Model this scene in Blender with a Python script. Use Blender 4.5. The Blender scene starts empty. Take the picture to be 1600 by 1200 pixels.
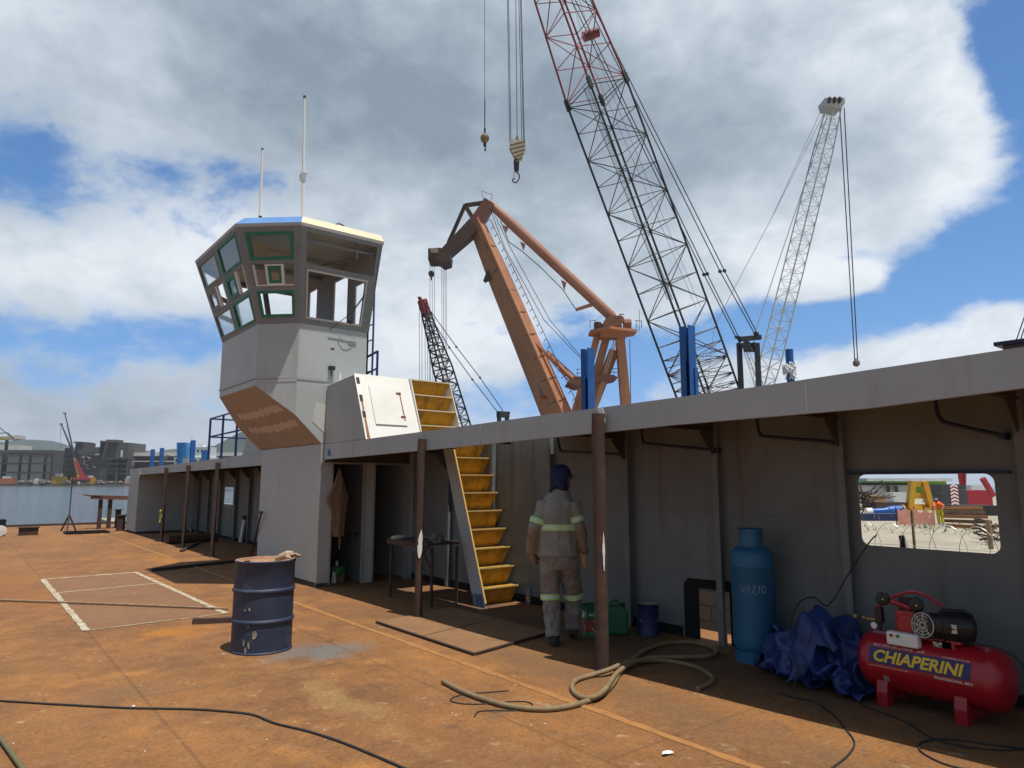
import bpy, bmesh, math, random
from mathutils import Vector, Matrix, noise
from mathutils.geometry import tessellate_polygon
R = math.radians
rnd = random.Random(7)
S = bpy.context.scene
COL = S.collection

# ------------------------------------------------------------------ camera
CAM = Vector((0, 0, 1.65)); FPX = 1080.0
PITCH = math.atan(153 / FPX); YAW = math.atan(866 / math.hypot(FPX, 153))
cd = bpy.data.cameras.new('camera'); cd.sensor_width = 36; cd.lens = FPX / 1600 * 36
cd.clip_start = 0.05; cd.clip_end = 20000
cam = bpy.data.objects.new('camera', cd); COL.objects.link(cam)
cam.location = CAM; cam.rotation_euler = (math.pi / 2 + PITCH, 0, -YAW)
S.camera = cam
FH = Vector((math.sin(YAW), math.cos(YAW), 0)); RT = Vector((math.cos(YAW), -math.sin(YAW), 0))
FW = FH * math.cos(PITCH) + Vector((0, 0, math.sin(PITCH))); UP = RT.cross(FW)
def ray(x, y): return FW * FPX + RT * (x - 800) - UP * (y - 600)
def at(x, y, depth): return CAM + ray(x, y) * (depth / FPX)          # a survey point at a distance
def on_z(x, y, z=0.0):
    d = ray(x, y); return CAM + d * ((z - CAM.z) / d.z)
def on_x(x, y, X):
    d = ray(x, y); return CAM + d * (X / d.x)
def on_y(x, y, Y):
    d = ray(x, y); return CAM + d * (Y / d.y)

# ------------------------------------------------------------------ light
SUN_EL, SUN_AZ = R(74.5), math.pi - R(6)      # azimuth measured from +Y towards +X
S.view_settings.view_transform = 'Standard'; S.view_settings.look = 'None'
S.view_settings.exposure = 0.12; S.view_settings.gamma = 1.0
sl = bpy.data.lights.new('sun', 'SUN'); sl.energy = 4.6; sl.angle = R(0.5); sl.color = (1.0, 0.965, 0.90)
so = bpy.data.objects.new('sun', sl); COL.objects.link(so)
sdir = Vector((math.sin(SUN_AZ) * math.cos(SUN_EL), math.cos(SUN_AZ) * math.cos(SUN_EL), math.sin(SUN_EL)))
so.rotation_euler = sdir.to_track_quat('Z', 'Y').to_euler(); so.location = (0, -20, 60)

W = bpy.data.worlds.new('World'); S.world = W; W.cycles.sampling_method = 'MANUAL'; W.cycles.sample_map_resolution = 512; W.use_nodes = True
def world():
    nt = W.node_tree; N = nt.nodes; L = nt.links; N.clear()
    def n(t, **k):
        o = N.new(t)
        for a, b in k.items(): setattr(o, a, b)
        return o
    def m(op, a, b=None, c=None, clamp=False):
        o = n('ShaderNodeMath', operation=op, use_clamp=clamp)
        for i, v in enumerate((a, b, c)):
            if v is None: continue
            if hasattr(v, 'is_output'): L.new(v, o.inputs[i])
            else: o.inputs[i].default_value = v
        return o.outputs[0]
    out = n('ShaderNodeOutputWorld'); bg = n('ShaderNodeBackground'); bg.inputs[1].default_value = 0.1
    L.new(bg.outputs[0], out.inputs[0])
    sky = n('ShaderNodeTexSky', sky_type='NISHITA', sun_disc=False, sun_elevation=SUN_EL, sun_rotation=SUN_AZ)
    sky.air_density = 1.0; sky.dust_density = 0.3; sky.ozone_density = 2.5
    tc = n('ShaderNodeTexCoord'); sep = n('ShaderNodeSeparateXYZ'); L.new(tc.outputs['Generated'], sep.inputs[0])
    X, Y, Z = sep.outputs
    # rotate so that azimuth 0 lies where the port is
    az = m('ARCTAN2', m('ADD', m('MULTIPLY', X, RT.x), m('MULTIPLY', Y, RT.y)), m('ADD', m('MULTIPLY', X, FH.x), m('MULTIPLY', Y, FH.y)))
    el = m('ARCSINE', Z)
    def noi(vec, scale, detail, rough=.55, dist=0.0):
        o = n('ShaderNodeTexNoise'); o.inputs['Scale'].default_value = scale; o.inputs['Detail'].default_value = detail
        o.inputs['Roughness'].default_value = rough; o.inputs['Distortion'].default_value = dist
        L.new(vec, o.inputs['Vector']); return o.outputs['Fac']
    comb = n('ShaderNodeCombineXYZ')
    hz = m('ADD', Z, 0.22)
    L.new(m('DIVIDE', X, hz), comb.inputs[0]); L.new(m('DIVIDE', Y, hz), comb.inputs[1]); L.new(m('MULTIPLY', Z, 3.0), comb.inputs[2])
    plane = comb.outputs[0]
    c2 = n('ShaderNodeCombineXYZ'); L.new(az, c2.inputs[0]); L.new(m('MULTIPLY', el, 1.5), c2.inputs[1])
    flat = c2.outputs[0]
    n1 = noi(plane, 1.6, 9, .58, .25)
    n2 = noi(flat, 7.0, 9, .6, .3)
    n3 = noi(flat, 2.6, 6, .55, .2)
    n4 = noi(flat, 17.0, 8, .6, .2)
    def blobs(lst):
        tot = None
        for (px, py, rx, ry, amp) in lst:
            d = ray(px, py).normalized()
            a0 = math.atan2(d.dot(RT), d.dot(FH)); e0 = math.asin(d.z)
            k = FPX * 1.02
            u = m('DIVIDE', m('SUBTRACT', az, a0), rx / k); v = m('DIVIDE', m('SUBTRACT', el, e0), ry / k)
            g = m('MULTIPLY', m('EXPONENT', m('MULTIPLY', m('ADD', m('MULTIPLY', u, u), m('MULTIPLY', v, v)), -1.0)), amp)
            tot = g if tot is None else m('ADD', tot, g)
        return tot
    # cloud cover (positive adds cloud, negative opens the blue)
    cover = blobs(COVER)
    dens = m('ADD', m('ADD', m('MULTIPLY', m('SUBTRACT', n1, .5), 1.1), m('ADD', m('MULTIPLY', m('SUBTRACT', n2, .5), 1.9), m('MULTIPLY', m('SUBTRACT', n4, .5), .8))), m('ADD', cover, COVER0))
    dens = m('ADD', m('MULTIPLY', dens, DENS_K), .5)
    mr = n('ShaderNodeMapRange', interpolation_type='SMOOTHERSTEP'); L.new(dens, mr.inputs[0])
    mr.inputs[1].default_value = .08; mr.inputs[2].default_value = 1.02
    alpha = mr.outputs[0]
    # thickness: grey bases
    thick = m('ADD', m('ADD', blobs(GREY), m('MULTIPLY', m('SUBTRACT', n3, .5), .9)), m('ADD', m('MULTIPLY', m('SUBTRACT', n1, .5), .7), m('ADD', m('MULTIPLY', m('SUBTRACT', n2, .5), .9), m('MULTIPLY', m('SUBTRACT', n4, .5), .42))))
    # unseen grey cloud added overhead and behind the camera to set the shade level
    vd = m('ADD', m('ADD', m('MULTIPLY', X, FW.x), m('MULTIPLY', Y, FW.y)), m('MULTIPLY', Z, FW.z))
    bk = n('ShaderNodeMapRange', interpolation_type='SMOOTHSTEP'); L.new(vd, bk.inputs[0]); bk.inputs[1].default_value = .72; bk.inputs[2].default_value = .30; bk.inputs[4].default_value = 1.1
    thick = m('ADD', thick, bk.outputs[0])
    ramp = n('ShaderNodeValToRGB'); L.new(m('ADD', thick, .25, clamp=True), ramp.inputs[0])
    cr = ramp.color_ramp
    cr.elements[0].position = 0.0; cr.elements[0].color = (.82, .86, .91, 1)
    cr.elements[1].position = 1.0; cr.elements[1].color = (.235, .295, .365, 1)
    e = cr.elements.new(.3); e.color = (.57, .64, .71, 1)
    e = cr.elements.new(.62); e.color = (.38, .45, .53, 1)
    cs = n('ShaderNodeVectorMath', operation='SCALE'); L.new(ramp.outputs[0], cs.inputs[0]); cs.inputs['Scale'].default_value = 10.0
    # the clear sky, toned
    ss = n('ShaderNodeVectorMath', operation='MULTIPLY'); L.new(sky.outputs[0], ss.inputs[0])
    tl = n('ShaderNodeMix', data_type='RGBA'); tr = n('ShaderNodeMapRange', interpolation_type='SMOOTHSTEP'); L.new(Z, tr.inputs[0]); tr.inputs[1].default_value = 0.0; tr.inputs[2].default_value = .28
    L.new(tr.outputs[0], tl.inputs['Factor']); tl.inputs['A'].default_value = (.48, .76, 1.30, 1); tl.inputs['B'].default_value = (*SKYTINT, 1); L.new(tl.outputs['Result'], ss.inputs[1])
    # unseen even bluish overcast added behind the camera, lights and cools the shade
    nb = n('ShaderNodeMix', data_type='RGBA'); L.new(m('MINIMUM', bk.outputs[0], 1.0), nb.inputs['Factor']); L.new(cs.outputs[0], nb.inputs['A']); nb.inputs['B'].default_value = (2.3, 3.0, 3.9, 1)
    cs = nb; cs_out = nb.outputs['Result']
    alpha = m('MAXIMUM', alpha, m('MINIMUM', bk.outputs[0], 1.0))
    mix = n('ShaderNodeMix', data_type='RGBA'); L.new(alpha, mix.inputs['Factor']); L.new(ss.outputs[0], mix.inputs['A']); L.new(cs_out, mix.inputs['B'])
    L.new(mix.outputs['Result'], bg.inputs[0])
SKYTINT = (0.58, 0.98, 1.30)
COVER0 = 0.02; DENS_K = 1.18
COVER = [(700, 130, 560, 250, .95), (1230, 230, 300, 250, .75), (1420, 110, 130, 150, .55), (1520, 230, 70, 80, .5), (60, 60, 200, 90, .30), (170, 210, 50, 90, .35), (110, 410, 240, 75, .38),
         (560, 430, 300, 130, .30), (250, 630, 420, 60, .24), (80, 530, 120, 30, .2), (640, 590, 200, 70, .35), (1330, 580, 320, 50, .55), (800, 560, 90, 40, .3), (1080, 420, 160, 90, .4),
         (1290, 442, 66, 26, 1.25), (1345, 432, 40, 18, .8), (1570, 488, 60, 28, 1.0), (1480, 545, 120, 26, .4),
         (1680, 130, 110, 330, -1.2), (1480, 430, 230, 70, -.9), (1260, 510, 130, 45, -.85), (70, 265, 150, 70, -.66), (330, 270, 90, 40, -.46), (1575, 30, 90, 130, -.7), (110, 160, 60, 40, -.35), (20, 330, 110, 40, -.35), (40, 520, 90, 30, -.4), (430, 300, 70, 50, -.35), (1010, 560, 180, 60, -.7), (880, 480, 60, 40, -.3), (300, 530, 160, 40, -.45), (60, 590, 90, 30, -.3), (760, 620, 120, 40, -.4), (880, 600, 120, 50, -.4), (300, 690, 700, 45, .30), (1200, 690, 700, 40, .3)]
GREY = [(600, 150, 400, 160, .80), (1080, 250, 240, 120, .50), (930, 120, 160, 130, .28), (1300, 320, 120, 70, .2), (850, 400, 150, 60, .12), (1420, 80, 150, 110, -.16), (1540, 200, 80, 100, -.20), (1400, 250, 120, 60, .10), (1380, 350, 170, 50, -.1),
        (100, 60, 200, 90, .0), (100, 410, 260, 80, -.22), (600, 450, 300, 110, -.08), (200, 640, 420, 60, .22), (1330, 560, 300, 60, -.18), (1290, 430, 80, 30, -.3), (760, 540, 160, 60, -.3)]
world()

# ------------------------------------------------------------------ materials
MATS = {}
def mat(name, col, rough=.6, metal=0.0, col2=None, scale=4.0, thr=(.35, .75), spots=None, bump=0.0, bscale=40.0, streak=None, alpha=None, trans=0.0, coat=0.0, spec=.5, var=.12):
    """procedural paint: two colours mixed by noise, fine value variation, optional spots (colour, scale, lo, hi) and vertical streaks"""
    if name in MATS: return MATS[name]
    M = bpy.data.materials.new(name); M.use_nodes = True; MATS[name] = M
    nt = M.node_tree; N = nt.nodes; L = nt.links
    b = N['Principled BSDF']
    tc = N.new('ShaderNodeTexCoord')
    def noi(scale, detail=6, rough=.6, stretch=None, dist=0.0):
        o = N.new('ShaderNodeTexNoise'); o.inputs['Scale'].default_value = scale; o.inputs['Detail'].default_value = detail
        o.inputs['Roughness'].default_value = rough; o.inputs['Distortion'].default_value = dist
        src = tc.outputs['Object']
        if stretch:
            mp = N.new('ShaderNodeMapping'); mp.inputs['Scale'].default_value = stretch; L.new(src, mp.inputs[0]); src = mp.outputs[0]
        L.new(src, o.inputs['Vector']); return o.outputs['Fac']
    def rng(v, lo, hi):
        o = N.new('ShaderNodeMapRange'); o.interpolation_type = 'SMOOTHSTEP'; L.new(v, o.inputs[0])
        o.inputs[1].default_value = lo; o.inputs[2].default_value = hi; return o.outputs[0]
    def mix(f, a, c):
        o = N.new('ShaderNodeMix'); o.data_type = 'RGBA'
        if hasattr(f, 'is_output'): L.new(f, o.inputs['Factor'])
        else: o.inputs['Factor'].default_value = f
        for s, v in (('A', a), ('B', c)):
            if hasattr(v, 'is_output'): L.new(v, o.inputs[s])
            else: o.inputs[s].default_value = (*v, 1)
        return o.outputs['Result']
    c = col
    if col2 is not None: c = mix(rng(noi(scale, 8, .62), *thr), col, col2)
    if streak is not None:
        scol, ssc, lo, hi = streak
        c = mix(rng(noi(ssc, 5, .6, (1, 1, .06)), lo, hi), c, scol)
    if spots is not None:
        for (scol, ssc, lo, hi) in (spots if isinstance(spots, list) else [spots]):
            c = mix(rng(noi(ssc, 9, .65), lo, hi), c, scol)
    if var:
        v = N.new('ShaderNodeHueSaturation'); 
        mr = N.new('ShaderNodeMapRange'); L.new(noi(scale * 5.3, 7, .7), mr.inputs[0]); mr.inputs[1].default_value = .2; mr.inputs[2].default_value = .8
        mr.inputs[3].default_value = 1 - var; mr.inputs[4].default_value = 1 + var
        L.new(mr.outputs[0], v.inputs['Value'])
        if hasattr(c, 'is_output'): L.new(c, v.inputs['Color'])
        else: v.inputs['Color'].default_value = (*c, 1)
        c = v.outputs[0]
    if hasattr(c, 'is_output'): L.new(c, b.inputs['Base Color'])
    else: b.inputs['Base Color'].default_value = (*c, 1)
    b.inputs['Roughness'].default_value = rough; b.inputs['Metallic'].default_value = metal
    b.inputs['Specular IOR Level'].default_value = spec
    if coat: b.inputs['Coat Weight'].default_value = coat; b.inputs['Coat Roughness'].default_value = .15
    if trans: b.inputs['Transmission Weight'].default_value = trans
    if alpha is not None: b.inputs['Alpha'].default_value = alpha
    if bump:
        bp = N.new('ShaderNodeBump'); bp.inputs['Strength'].default_value = bump; bp.inputs['Distance'].default_value = .02
        L.new(noi(bscale, 6, .65), bp.inputs['Height']); L.new(bp.outputs[0], b.inputs['Normal'])
    return M

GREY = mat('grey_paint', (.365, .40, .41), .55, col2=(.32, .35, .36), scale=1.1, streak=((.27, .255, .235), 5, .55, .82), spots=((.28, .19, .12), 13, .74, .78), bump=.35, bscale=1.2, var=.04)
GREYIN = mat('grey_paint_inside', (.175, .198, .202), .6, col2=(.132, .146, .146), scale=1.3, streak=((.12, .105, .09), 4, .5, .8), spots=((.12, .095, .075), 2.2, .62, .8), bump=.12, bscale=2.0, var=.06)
GREYDK = mat('grey_paint_frame', (.22, .24, .245), .6, col2=(.185, .20, .21), scale=3, var=.06)
GREYNECK = mat('grey_paint_tower', (.435, .46, .45), .5, col2=(.385, .41, .40), scale=.9, streak=((.30, .29, .26), 4, .56, .85), spots=[((.55, .55, .53), 3.5, .70, .73), ((.30, .2, .13), 15, .74, .78)], bump=.35, bscale=1.3, var=.03)
PRIMER = mat('beige_primer', (.34, .275, .225), .75, col2=(.30, .24, .195), scale=2, var=.04)
PRIMERL = mat('beige_primer_patch', (.52, .43, .38), .8, var=.06, scale=5)
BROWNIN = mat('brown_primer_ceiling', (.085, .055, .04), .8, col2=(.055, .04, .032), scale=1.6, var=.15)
RUSTP = mat('rusty_pipe', (.062, .036, .028), .85, col2=(.10, .052, .034), scale=7, thr=(.45, .7), spots=((.05, .03, .03), 16, .58, .7), bump=.3, bscale=60, var=.2)
RUSTD = mat('rusty_dark_steel', (.055, .035, .028), .85, col2=(.13, .06, .03), scale=5, thr=(.5, .75), bump=.3, bscale=40, var=.2)
RUSTO = mat('orange_rust', (.32, .135, .045), .9, col2=(.20, .085, .035), scale=6, bump=.2, bscale=40, var=.2)
WHITEP = mat('white_paint_panel', (.78, .76, .70), .45, col2=(.70, .67, .59), scale=1.6, spots=[((.45, .25, .10), 6, .72, .82)], streak=((.62, .56, .46), 6, .66, .9), var=.03)
CREAM = mat('cream_roof_paint', (.72, .60, .40), .6, col2=(.66, .53, .34), scale=3, var=.05)
BLUER = mat('blue_film_roof', (.10, .24, .52), .45, col2=(.15, .31, .58), scale=4, var=.12)
YELL = mat('yellow_step_paint', (.50, .28, .022), .55, col2=(.36, .19, .02), scale=6, thr=(.42, .7), streak=((.20, .12, .03), 9, .48, .72), spots=((.16, .10, .04), 11, .62, .74), bump=.08, bscale=30, var=.12)
YELLE = mat('yellow_step_edge', (.62, .40, .13), .6, col2=(.5, .33, .14), scale=20, spots=((.25, .13, .05), 30, .62, .7), var=.15)
GREENT = mat('green_masking_film', (.02, .17, .11), .5, col2=(.025, .22, .14), scale=9, var=.1)
WHITEM = mat('white_window_frame', (.72, .72, .70), .4, var=.05)
SILV = mat('bare_aluminium', (.5, .5, .5), .4, metal=.6, var=.08)
BLACK = mat('black_rubber', (.018, .018, .018), .6, var=.2)
SOOT = mat('soot_black_burn', (.008, .008, .008), .95, var=.2)
CABLE = mat('black_cable', (.02, .02, .02), .7, var=.2)
NAVYP = mat('dark_blue_pipe', (.012, .02, .05), .5, col2=(.02, .03, .06), scale=10, var=.2)
BLUEP = mat('blue_post_paint', (.012, .085, .30), .45, col2=(.02, .12, .36), scale=5, streak=((.03, .06, .15), 7, .6, .85), var=.1)
BLUERAIL = mat('blue_railing_paint', (.012, .04, .16), .5, var=.15)
HOSE = mat('tan_rubber_hose', (.24, .165, .085), .75, col2=(.17, .115, .06), scale=9, bump=.15, bscale=90, var=.15)
WOOD = mat('weathered_wood', (.30, .21, .12), .85, col2=(.2, .13, .08), scale=8, streak=((.15, .1, .06), 20, .5, .7), bump=.2, bscale=40, var=.15)
GREYCAB = mat('pale_cabin_lining', (.46, .47, .46), .6, col2=(.40, .41, .40), scale=2, var=.05)
GLASS = mat('window_glass', (.80, .86, .84), .04, trans=1.0, var=0, spec=.5)
CANV = mat('brown_canvas', (.20, .125, .07), .9, col2=(.14, .085, .05), scale=7, bump=.25, bscale=120, var=.15)
PAPER = mat('white_paper', (.8, .8, .78), .8, var=.04)
SKIN = mat('brown_skin', (.20, .10, .065), .55, var=.08, scale=20)
LEATHER = mat('pale_leather_glove', (.42, .30, .20), .8, col2=(.30, .2, .13), scale=20, bump=.2, bscale=60, var=.12)

# ------------------------------------------------------------------ geometry helpers
ROOT = {}
def frame_of(d, up=(0, 0, 1)):
    d = Vector(d).normalized(); u = Vector(up)
    if abs(d.dot(u)) > .98: u = Vector((1, 0, 0)) if abs(d.x) < .9 else Vector((0, 1, 0))
    s = d.cross(u).normalized(); return s, s.cross(d).normalized()
class MB:
    def __init__(s): s.v = []; s.f = []; s.m = []; s.cm = 0
    def use(s, i): s.cm = i; return s
    def add(s, vs, fs):
        o = len(s.v); s.v += [Vector(p) for p in vs]
        for f in fs: s.f.append([i + o for i in f]); s.m.append(s.cm)
        return s
    def box(s, a, b):
        (x0, y0, z0), (x1, y1, z1) = a, b
        x0, x1 = min(x0, x1), max(x0, x1); y0, y1 = min(y0, y1), max(y0, y1); z0, z1 = min(z0, z1), max(z0, z1)
        return s.add([(x0, y0, z0), (x1, y0, z0), (x1, y1, z0), (x0, y1, z0), (x0, y0, z1), (x1, y0, z1), (x1, y1, z1), (x0, y1, z1)],
                     [(0, 3, 2, 1), (4, 5, 6, 7), (0, 1, 5, 4), (1, 2, 6, 5), (2, 3, 7, 6), (3, 0, 4, 7)])
    def beam(s, p, q, w, h=None, w1=None, h1=None, up=(0, 0, 1)):
        p, q = Vector(p), Vector(q); h = w if h is None else h; w1 = w if w1 is None else w1; h1 = h if h1 is None else h1
        a, b = frame_of(q - p, up); vs = []
        for c, ww, hh in ((p, w, h), (q, w1, h1)):
            vs += [c - a * ww / 2 - b * hh / 2, c + a * ww / 2 - b * hh / 2, c + a * ww / 2 + b * hh / 2, c - a * ww / 2 + b * hh / 2]
        return s.add(vs, [(0, 3, 2, 1), (4, 5, 6, 7), (0, 1, 5, 4), (1, 2, 6, 5), (2, 3, 7, 6), (3, 0, 4, 7)])
    def tube(s, pts, r, n=8, cap=True):
        pts = [Vector(p) for p in pts]; k = len(pts); rr = r if hasattr(r, '__len__') else [r] * k
        vs = []; prev = None
        for i, p in enumerate(pts):
            t = (pts[min(i + 1, k - 1)] - pts[max(i - 1, 0)])
            if t.length < 1e-9: t = Vector((0, 0, 1))
            t.normalize()
            if prev is None: a = frame_of(t)[0]; b = t.cross(a)
            else:
                a = prev - t * prev.dot(t)
                a = a.normalized() if a.length > 1e-6 else frame_of(t)[0]
                b = t.cross(a)
            prev = a
            for j in range(n):
                w = 2 * math.pi * j / n; vs.append(p + (a * math.cos(w) + b * math.sin(w)) * rr[i])
        fs = [(i * n + j, i * n + (j + 1) % n, (i + 1) * n + (j + 1) % n, (i + 1) * n + j) for i in range(k - 1) for j in range(n)]
        if cap: fs += [tuple(range(n))[::-1], tuple((k - 1) * n + j for j in range(n))]
        return s.add(vs, fs)
    def lathe(s, prof, base=(0, 0, 0), axis=(0, 0, 1), n=32, cap=True):
        base = Vector(base); ax = Vector(axis).normalized(); a, b = frame_of(ax, (0, 1, 0)); vs = []; k = len(prof)
        for (r, z) in prof:
            for j in range(n):
                w = 2 * math.pi * j / n; vs.append(base + ax * z + (a * math.cos(w) + b * math.sin(w)) * r)
        fs = [(i * n + j, i * n + (j + 1) % n, (i + 1) * n + (j + 1) % n, (i + 1) * n + j) for i in range(k - 1) for j in range(n)]
        if cap: fs += [tuple(range(n))[::-1], tuple((k - 1) * n + j for j in range(n))]
        return s.add(vs, fs)
    def prism(s, poly, vec):
        poly = [Vector(p) for p in poly]; vec = Vector(vec); n = len(poly)
        return s.add(poly + [p + vec for p in poly], [tuple(range(n))[::-1], tuple(range(n, 2 * n))] + [(i, (i + 1) % n, n + (i + 1) % n, n + i) for i in range(n)])
    def plate(s, loops, o, u, v, thick):
        """flat plate with holes: loops of (a,b) in the frame o,u,v; first is the outline; thick is along u x v"""
        o, u, v = Vector(o), Vector(u), Vector(v); nrm = u.cross(v).normalized() * thick
        flat = [Vector((a, b, 0)) for l in loops for a, b in l]
        tris = tessellate_polygon([[Vector((a, b, 0)) for a, b in l] for l in loops])
        base = [o + u * p.x + v * p.y for p in flat]; k = len(base)
        fs = []
        for t in tris:
            a, b, c = (flat[i] for i in t)
            if (b - a).cross(c - a).z < 0: t = t[::-1]
            fs.append(tuple(i + k for i in t)); fs.append(tuple(t[::-1]))
        off = 0
        for l in loops:
            n = len(l)
            for i in range(n): fs.append((off + i, off + (i + 1) % n, k + off + (i + 1) % n, k + off + i))
            off += n
        return s.add(base + [p + nrm for p in base], fs)
    def ico(s, c, r, sub=2, squash=(1, 1, 1), fn=None):
        bm = bmesh.new(); bmesh.ops.create_icosphere(bm, subdivisions=sub, radius=1)
        vs = []
        for p in bm.verts:
            d = p.co.normalized(); k = fn(d) if fn else 1.0
            vs.append(Vector(c) + Vector((d.x * squash[0], d.y * squash[1], d.z * squash[2])) * r * k)
        fs = [[p.index for p in f.verts] for f in bm.faces]; bm.free()
        return s.add(vs, fs)
    def build(s, name, mats, parent=None, smooth=None, bevel=0, loc=None, fix=True):
        org = Vector(loc) if loc is not None else (ROOT.get(parent.name, Vector()) if parent else Vector())
        me = bpy.data.meshes.new(name); me.from_pydata([tuple(p - org) for p in s.v], [], s.f)
        for m_ in (mats if isinstance(mats, (list, tuple)) else [mats]): me.materials.append(m_)
        for p, i in zip(me.polygons, s.m): p.material_index = i
        if fix:
            bm = bmesh.new(); bm.from_mesh(me); bmesh.ops.recalc_face_normals(bm, faces=bm.faces); bm.to_mesh(me); bm.free()
        if smooth:
            for p in me.polygons: p.use_smooth = True
            me.set_sharp_from_angle(angle=R(smooth))
        me.update()
        o = bpy.data.objects.new(name, me); COL.objects.link(o)
        ROOT[o.name] = org
        if parent: o.parent = parent
        else: o.location = org
        if bevel:
            bv = o.modifiers.new('edge', 'BEVEL'); bv.width = bevel; bv.segments = 2; bv.limit_method = 'ANGLE'; bv.angle_limit = R(50)
        return o
def thing(name, label, cat, loc=(0, 0, 0), group=None):
    o = bpy.data.objects.new(name, None); COL.objects.link(o); o.location = loc; o.empty_display_size = .2
    ROOT[o.name] = Vector(loc); o['label'] = label; o['category'] = cat
    if group: o['group'] = group
    return o
def tag(o, label, cat, group=None):
    o['label'] = label; o['category'] = cat
    if group: o['group'] = group
    return o
def kind(o, k): o['kind'] = k; return o
def dup(root, loc, label=None):
    def cp(o, par):
        c = o.copy(); COL.objects.link(c)
        if par: c.parent = par
        for ch in [q for q in kids if q.parent == o]: cp(ch, c)
        return c
    kids = list(root.children_recursive)
    r = cp(root, None); r.location = loc
    if label: r['label'] = label
    return r
def arc(c, r, a0, a1, n, u=(1, 0, 0), v=(0, 1, 0)):
    c, u, v = Vector(c), Vector(u), Vector(v)
    return [c + u * (r * math.cos(a0 + (a1 - a0) * i / n)) + v * (r * math.sin(a0 + (a1 - a0) * i / n)) for i in range(n + 1)]
def smooth_path(pts, sub=6):
    pts = [Vector(p) for p in pts]; out = []
    for i in range(len(pts) - 1):
        p0 = pts[max(i - 1, 0)]; p1 = pts[i]; p2 = pts[i + 1]; p3 = pts[min(i + 2, len(pts) - 1)]
        for j in range(sub):
            t = j / sub
            out.append(.5 * ((2 * p1) + (p2 - p0) * t + (2 * p0 - 5 * p1 + 4 * p2 - p3) * t * t + (3 * p1 - p0 - 3 * p2 + p3) * t ** 3))
    out.append(pts[-1]); return out
def rrect(x0, y0, x1, y1, r, n=5):
    out = []
    for cx, cy, a in ((x1 - r, y0 + r, -90), (x1 - r, y1 - r, 0), (x0 + r, y1 - r, 90), (x0 + r, y0 + r, 180)):
        for i in range(n + 1):
            w = R(a + 90 * i / n); out.append((cx + r * math.cos(w), cy + r * math.sin(w)))
    return out
def text_mesh(body, size, extrude=.0, shear=0.0, bold=0.0):
    """letters as a mesh in the XY plane: returns verts, faces"""
    c = bpy.data.curves.new('letters', 'FONT'); c.body = body; c.size = size; c.shear = shear; c.offset = bold; c.align_x = 'CENTER'; c.align_y = 'CENTER'; c.resolution_u = 3
    o = bpy.data.objects.new('letters', c); COL.objects.link(o)
    dg = bpy.context.evaluated_depsgraph_get(); dg.update()
    me = bpy.data.meshes.new_from_object(o.evaluated_get(dg))
    vs = [v.co.copy() for v in me.vertices]; fs = [list(p.vertices) for p in me.polygons]
    bpy.data.objects.remove(o); bpy.data.curves.remove(c); bpy.data.meshes.remove(me)
    return vs, fs
def fuse(mb, voxel, smooth_it=4):
    """the loose shapes of mb joined into one continuous skin"""
    me = bpy.data.meshes.new('tmp'); me.from_pydata([tuple(p) for p in mb.v], [], mb.f)
    o = bpy.data.objects.new('tmp', me); COL.objects.link(o)
    m1 = o.modifiers.new('r', 'REMESH'); m1.mode = 'VOXEL'; m1.voxel_size = voxel
    if smooth_it:
        m2 = o.modifiers.new('s', 'SMOOTH'); m2.iterations = smooth_it; m2.factor = .5
    dg = bpy.context.evaluated_depsgraph_get(); dg.update()
    e = bpy.data.meshes.new_from_object(o.evaluated_get(dg))
    out = MB(); out.add([v.co.copy() for v in e.vertices], [list(p.vertices) for p in e.polygons])
    bpy.data.objects.remove(o); bpy.data.meshes.remove(me); bpy.data.meshes.remove(e)
    return out

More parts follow.
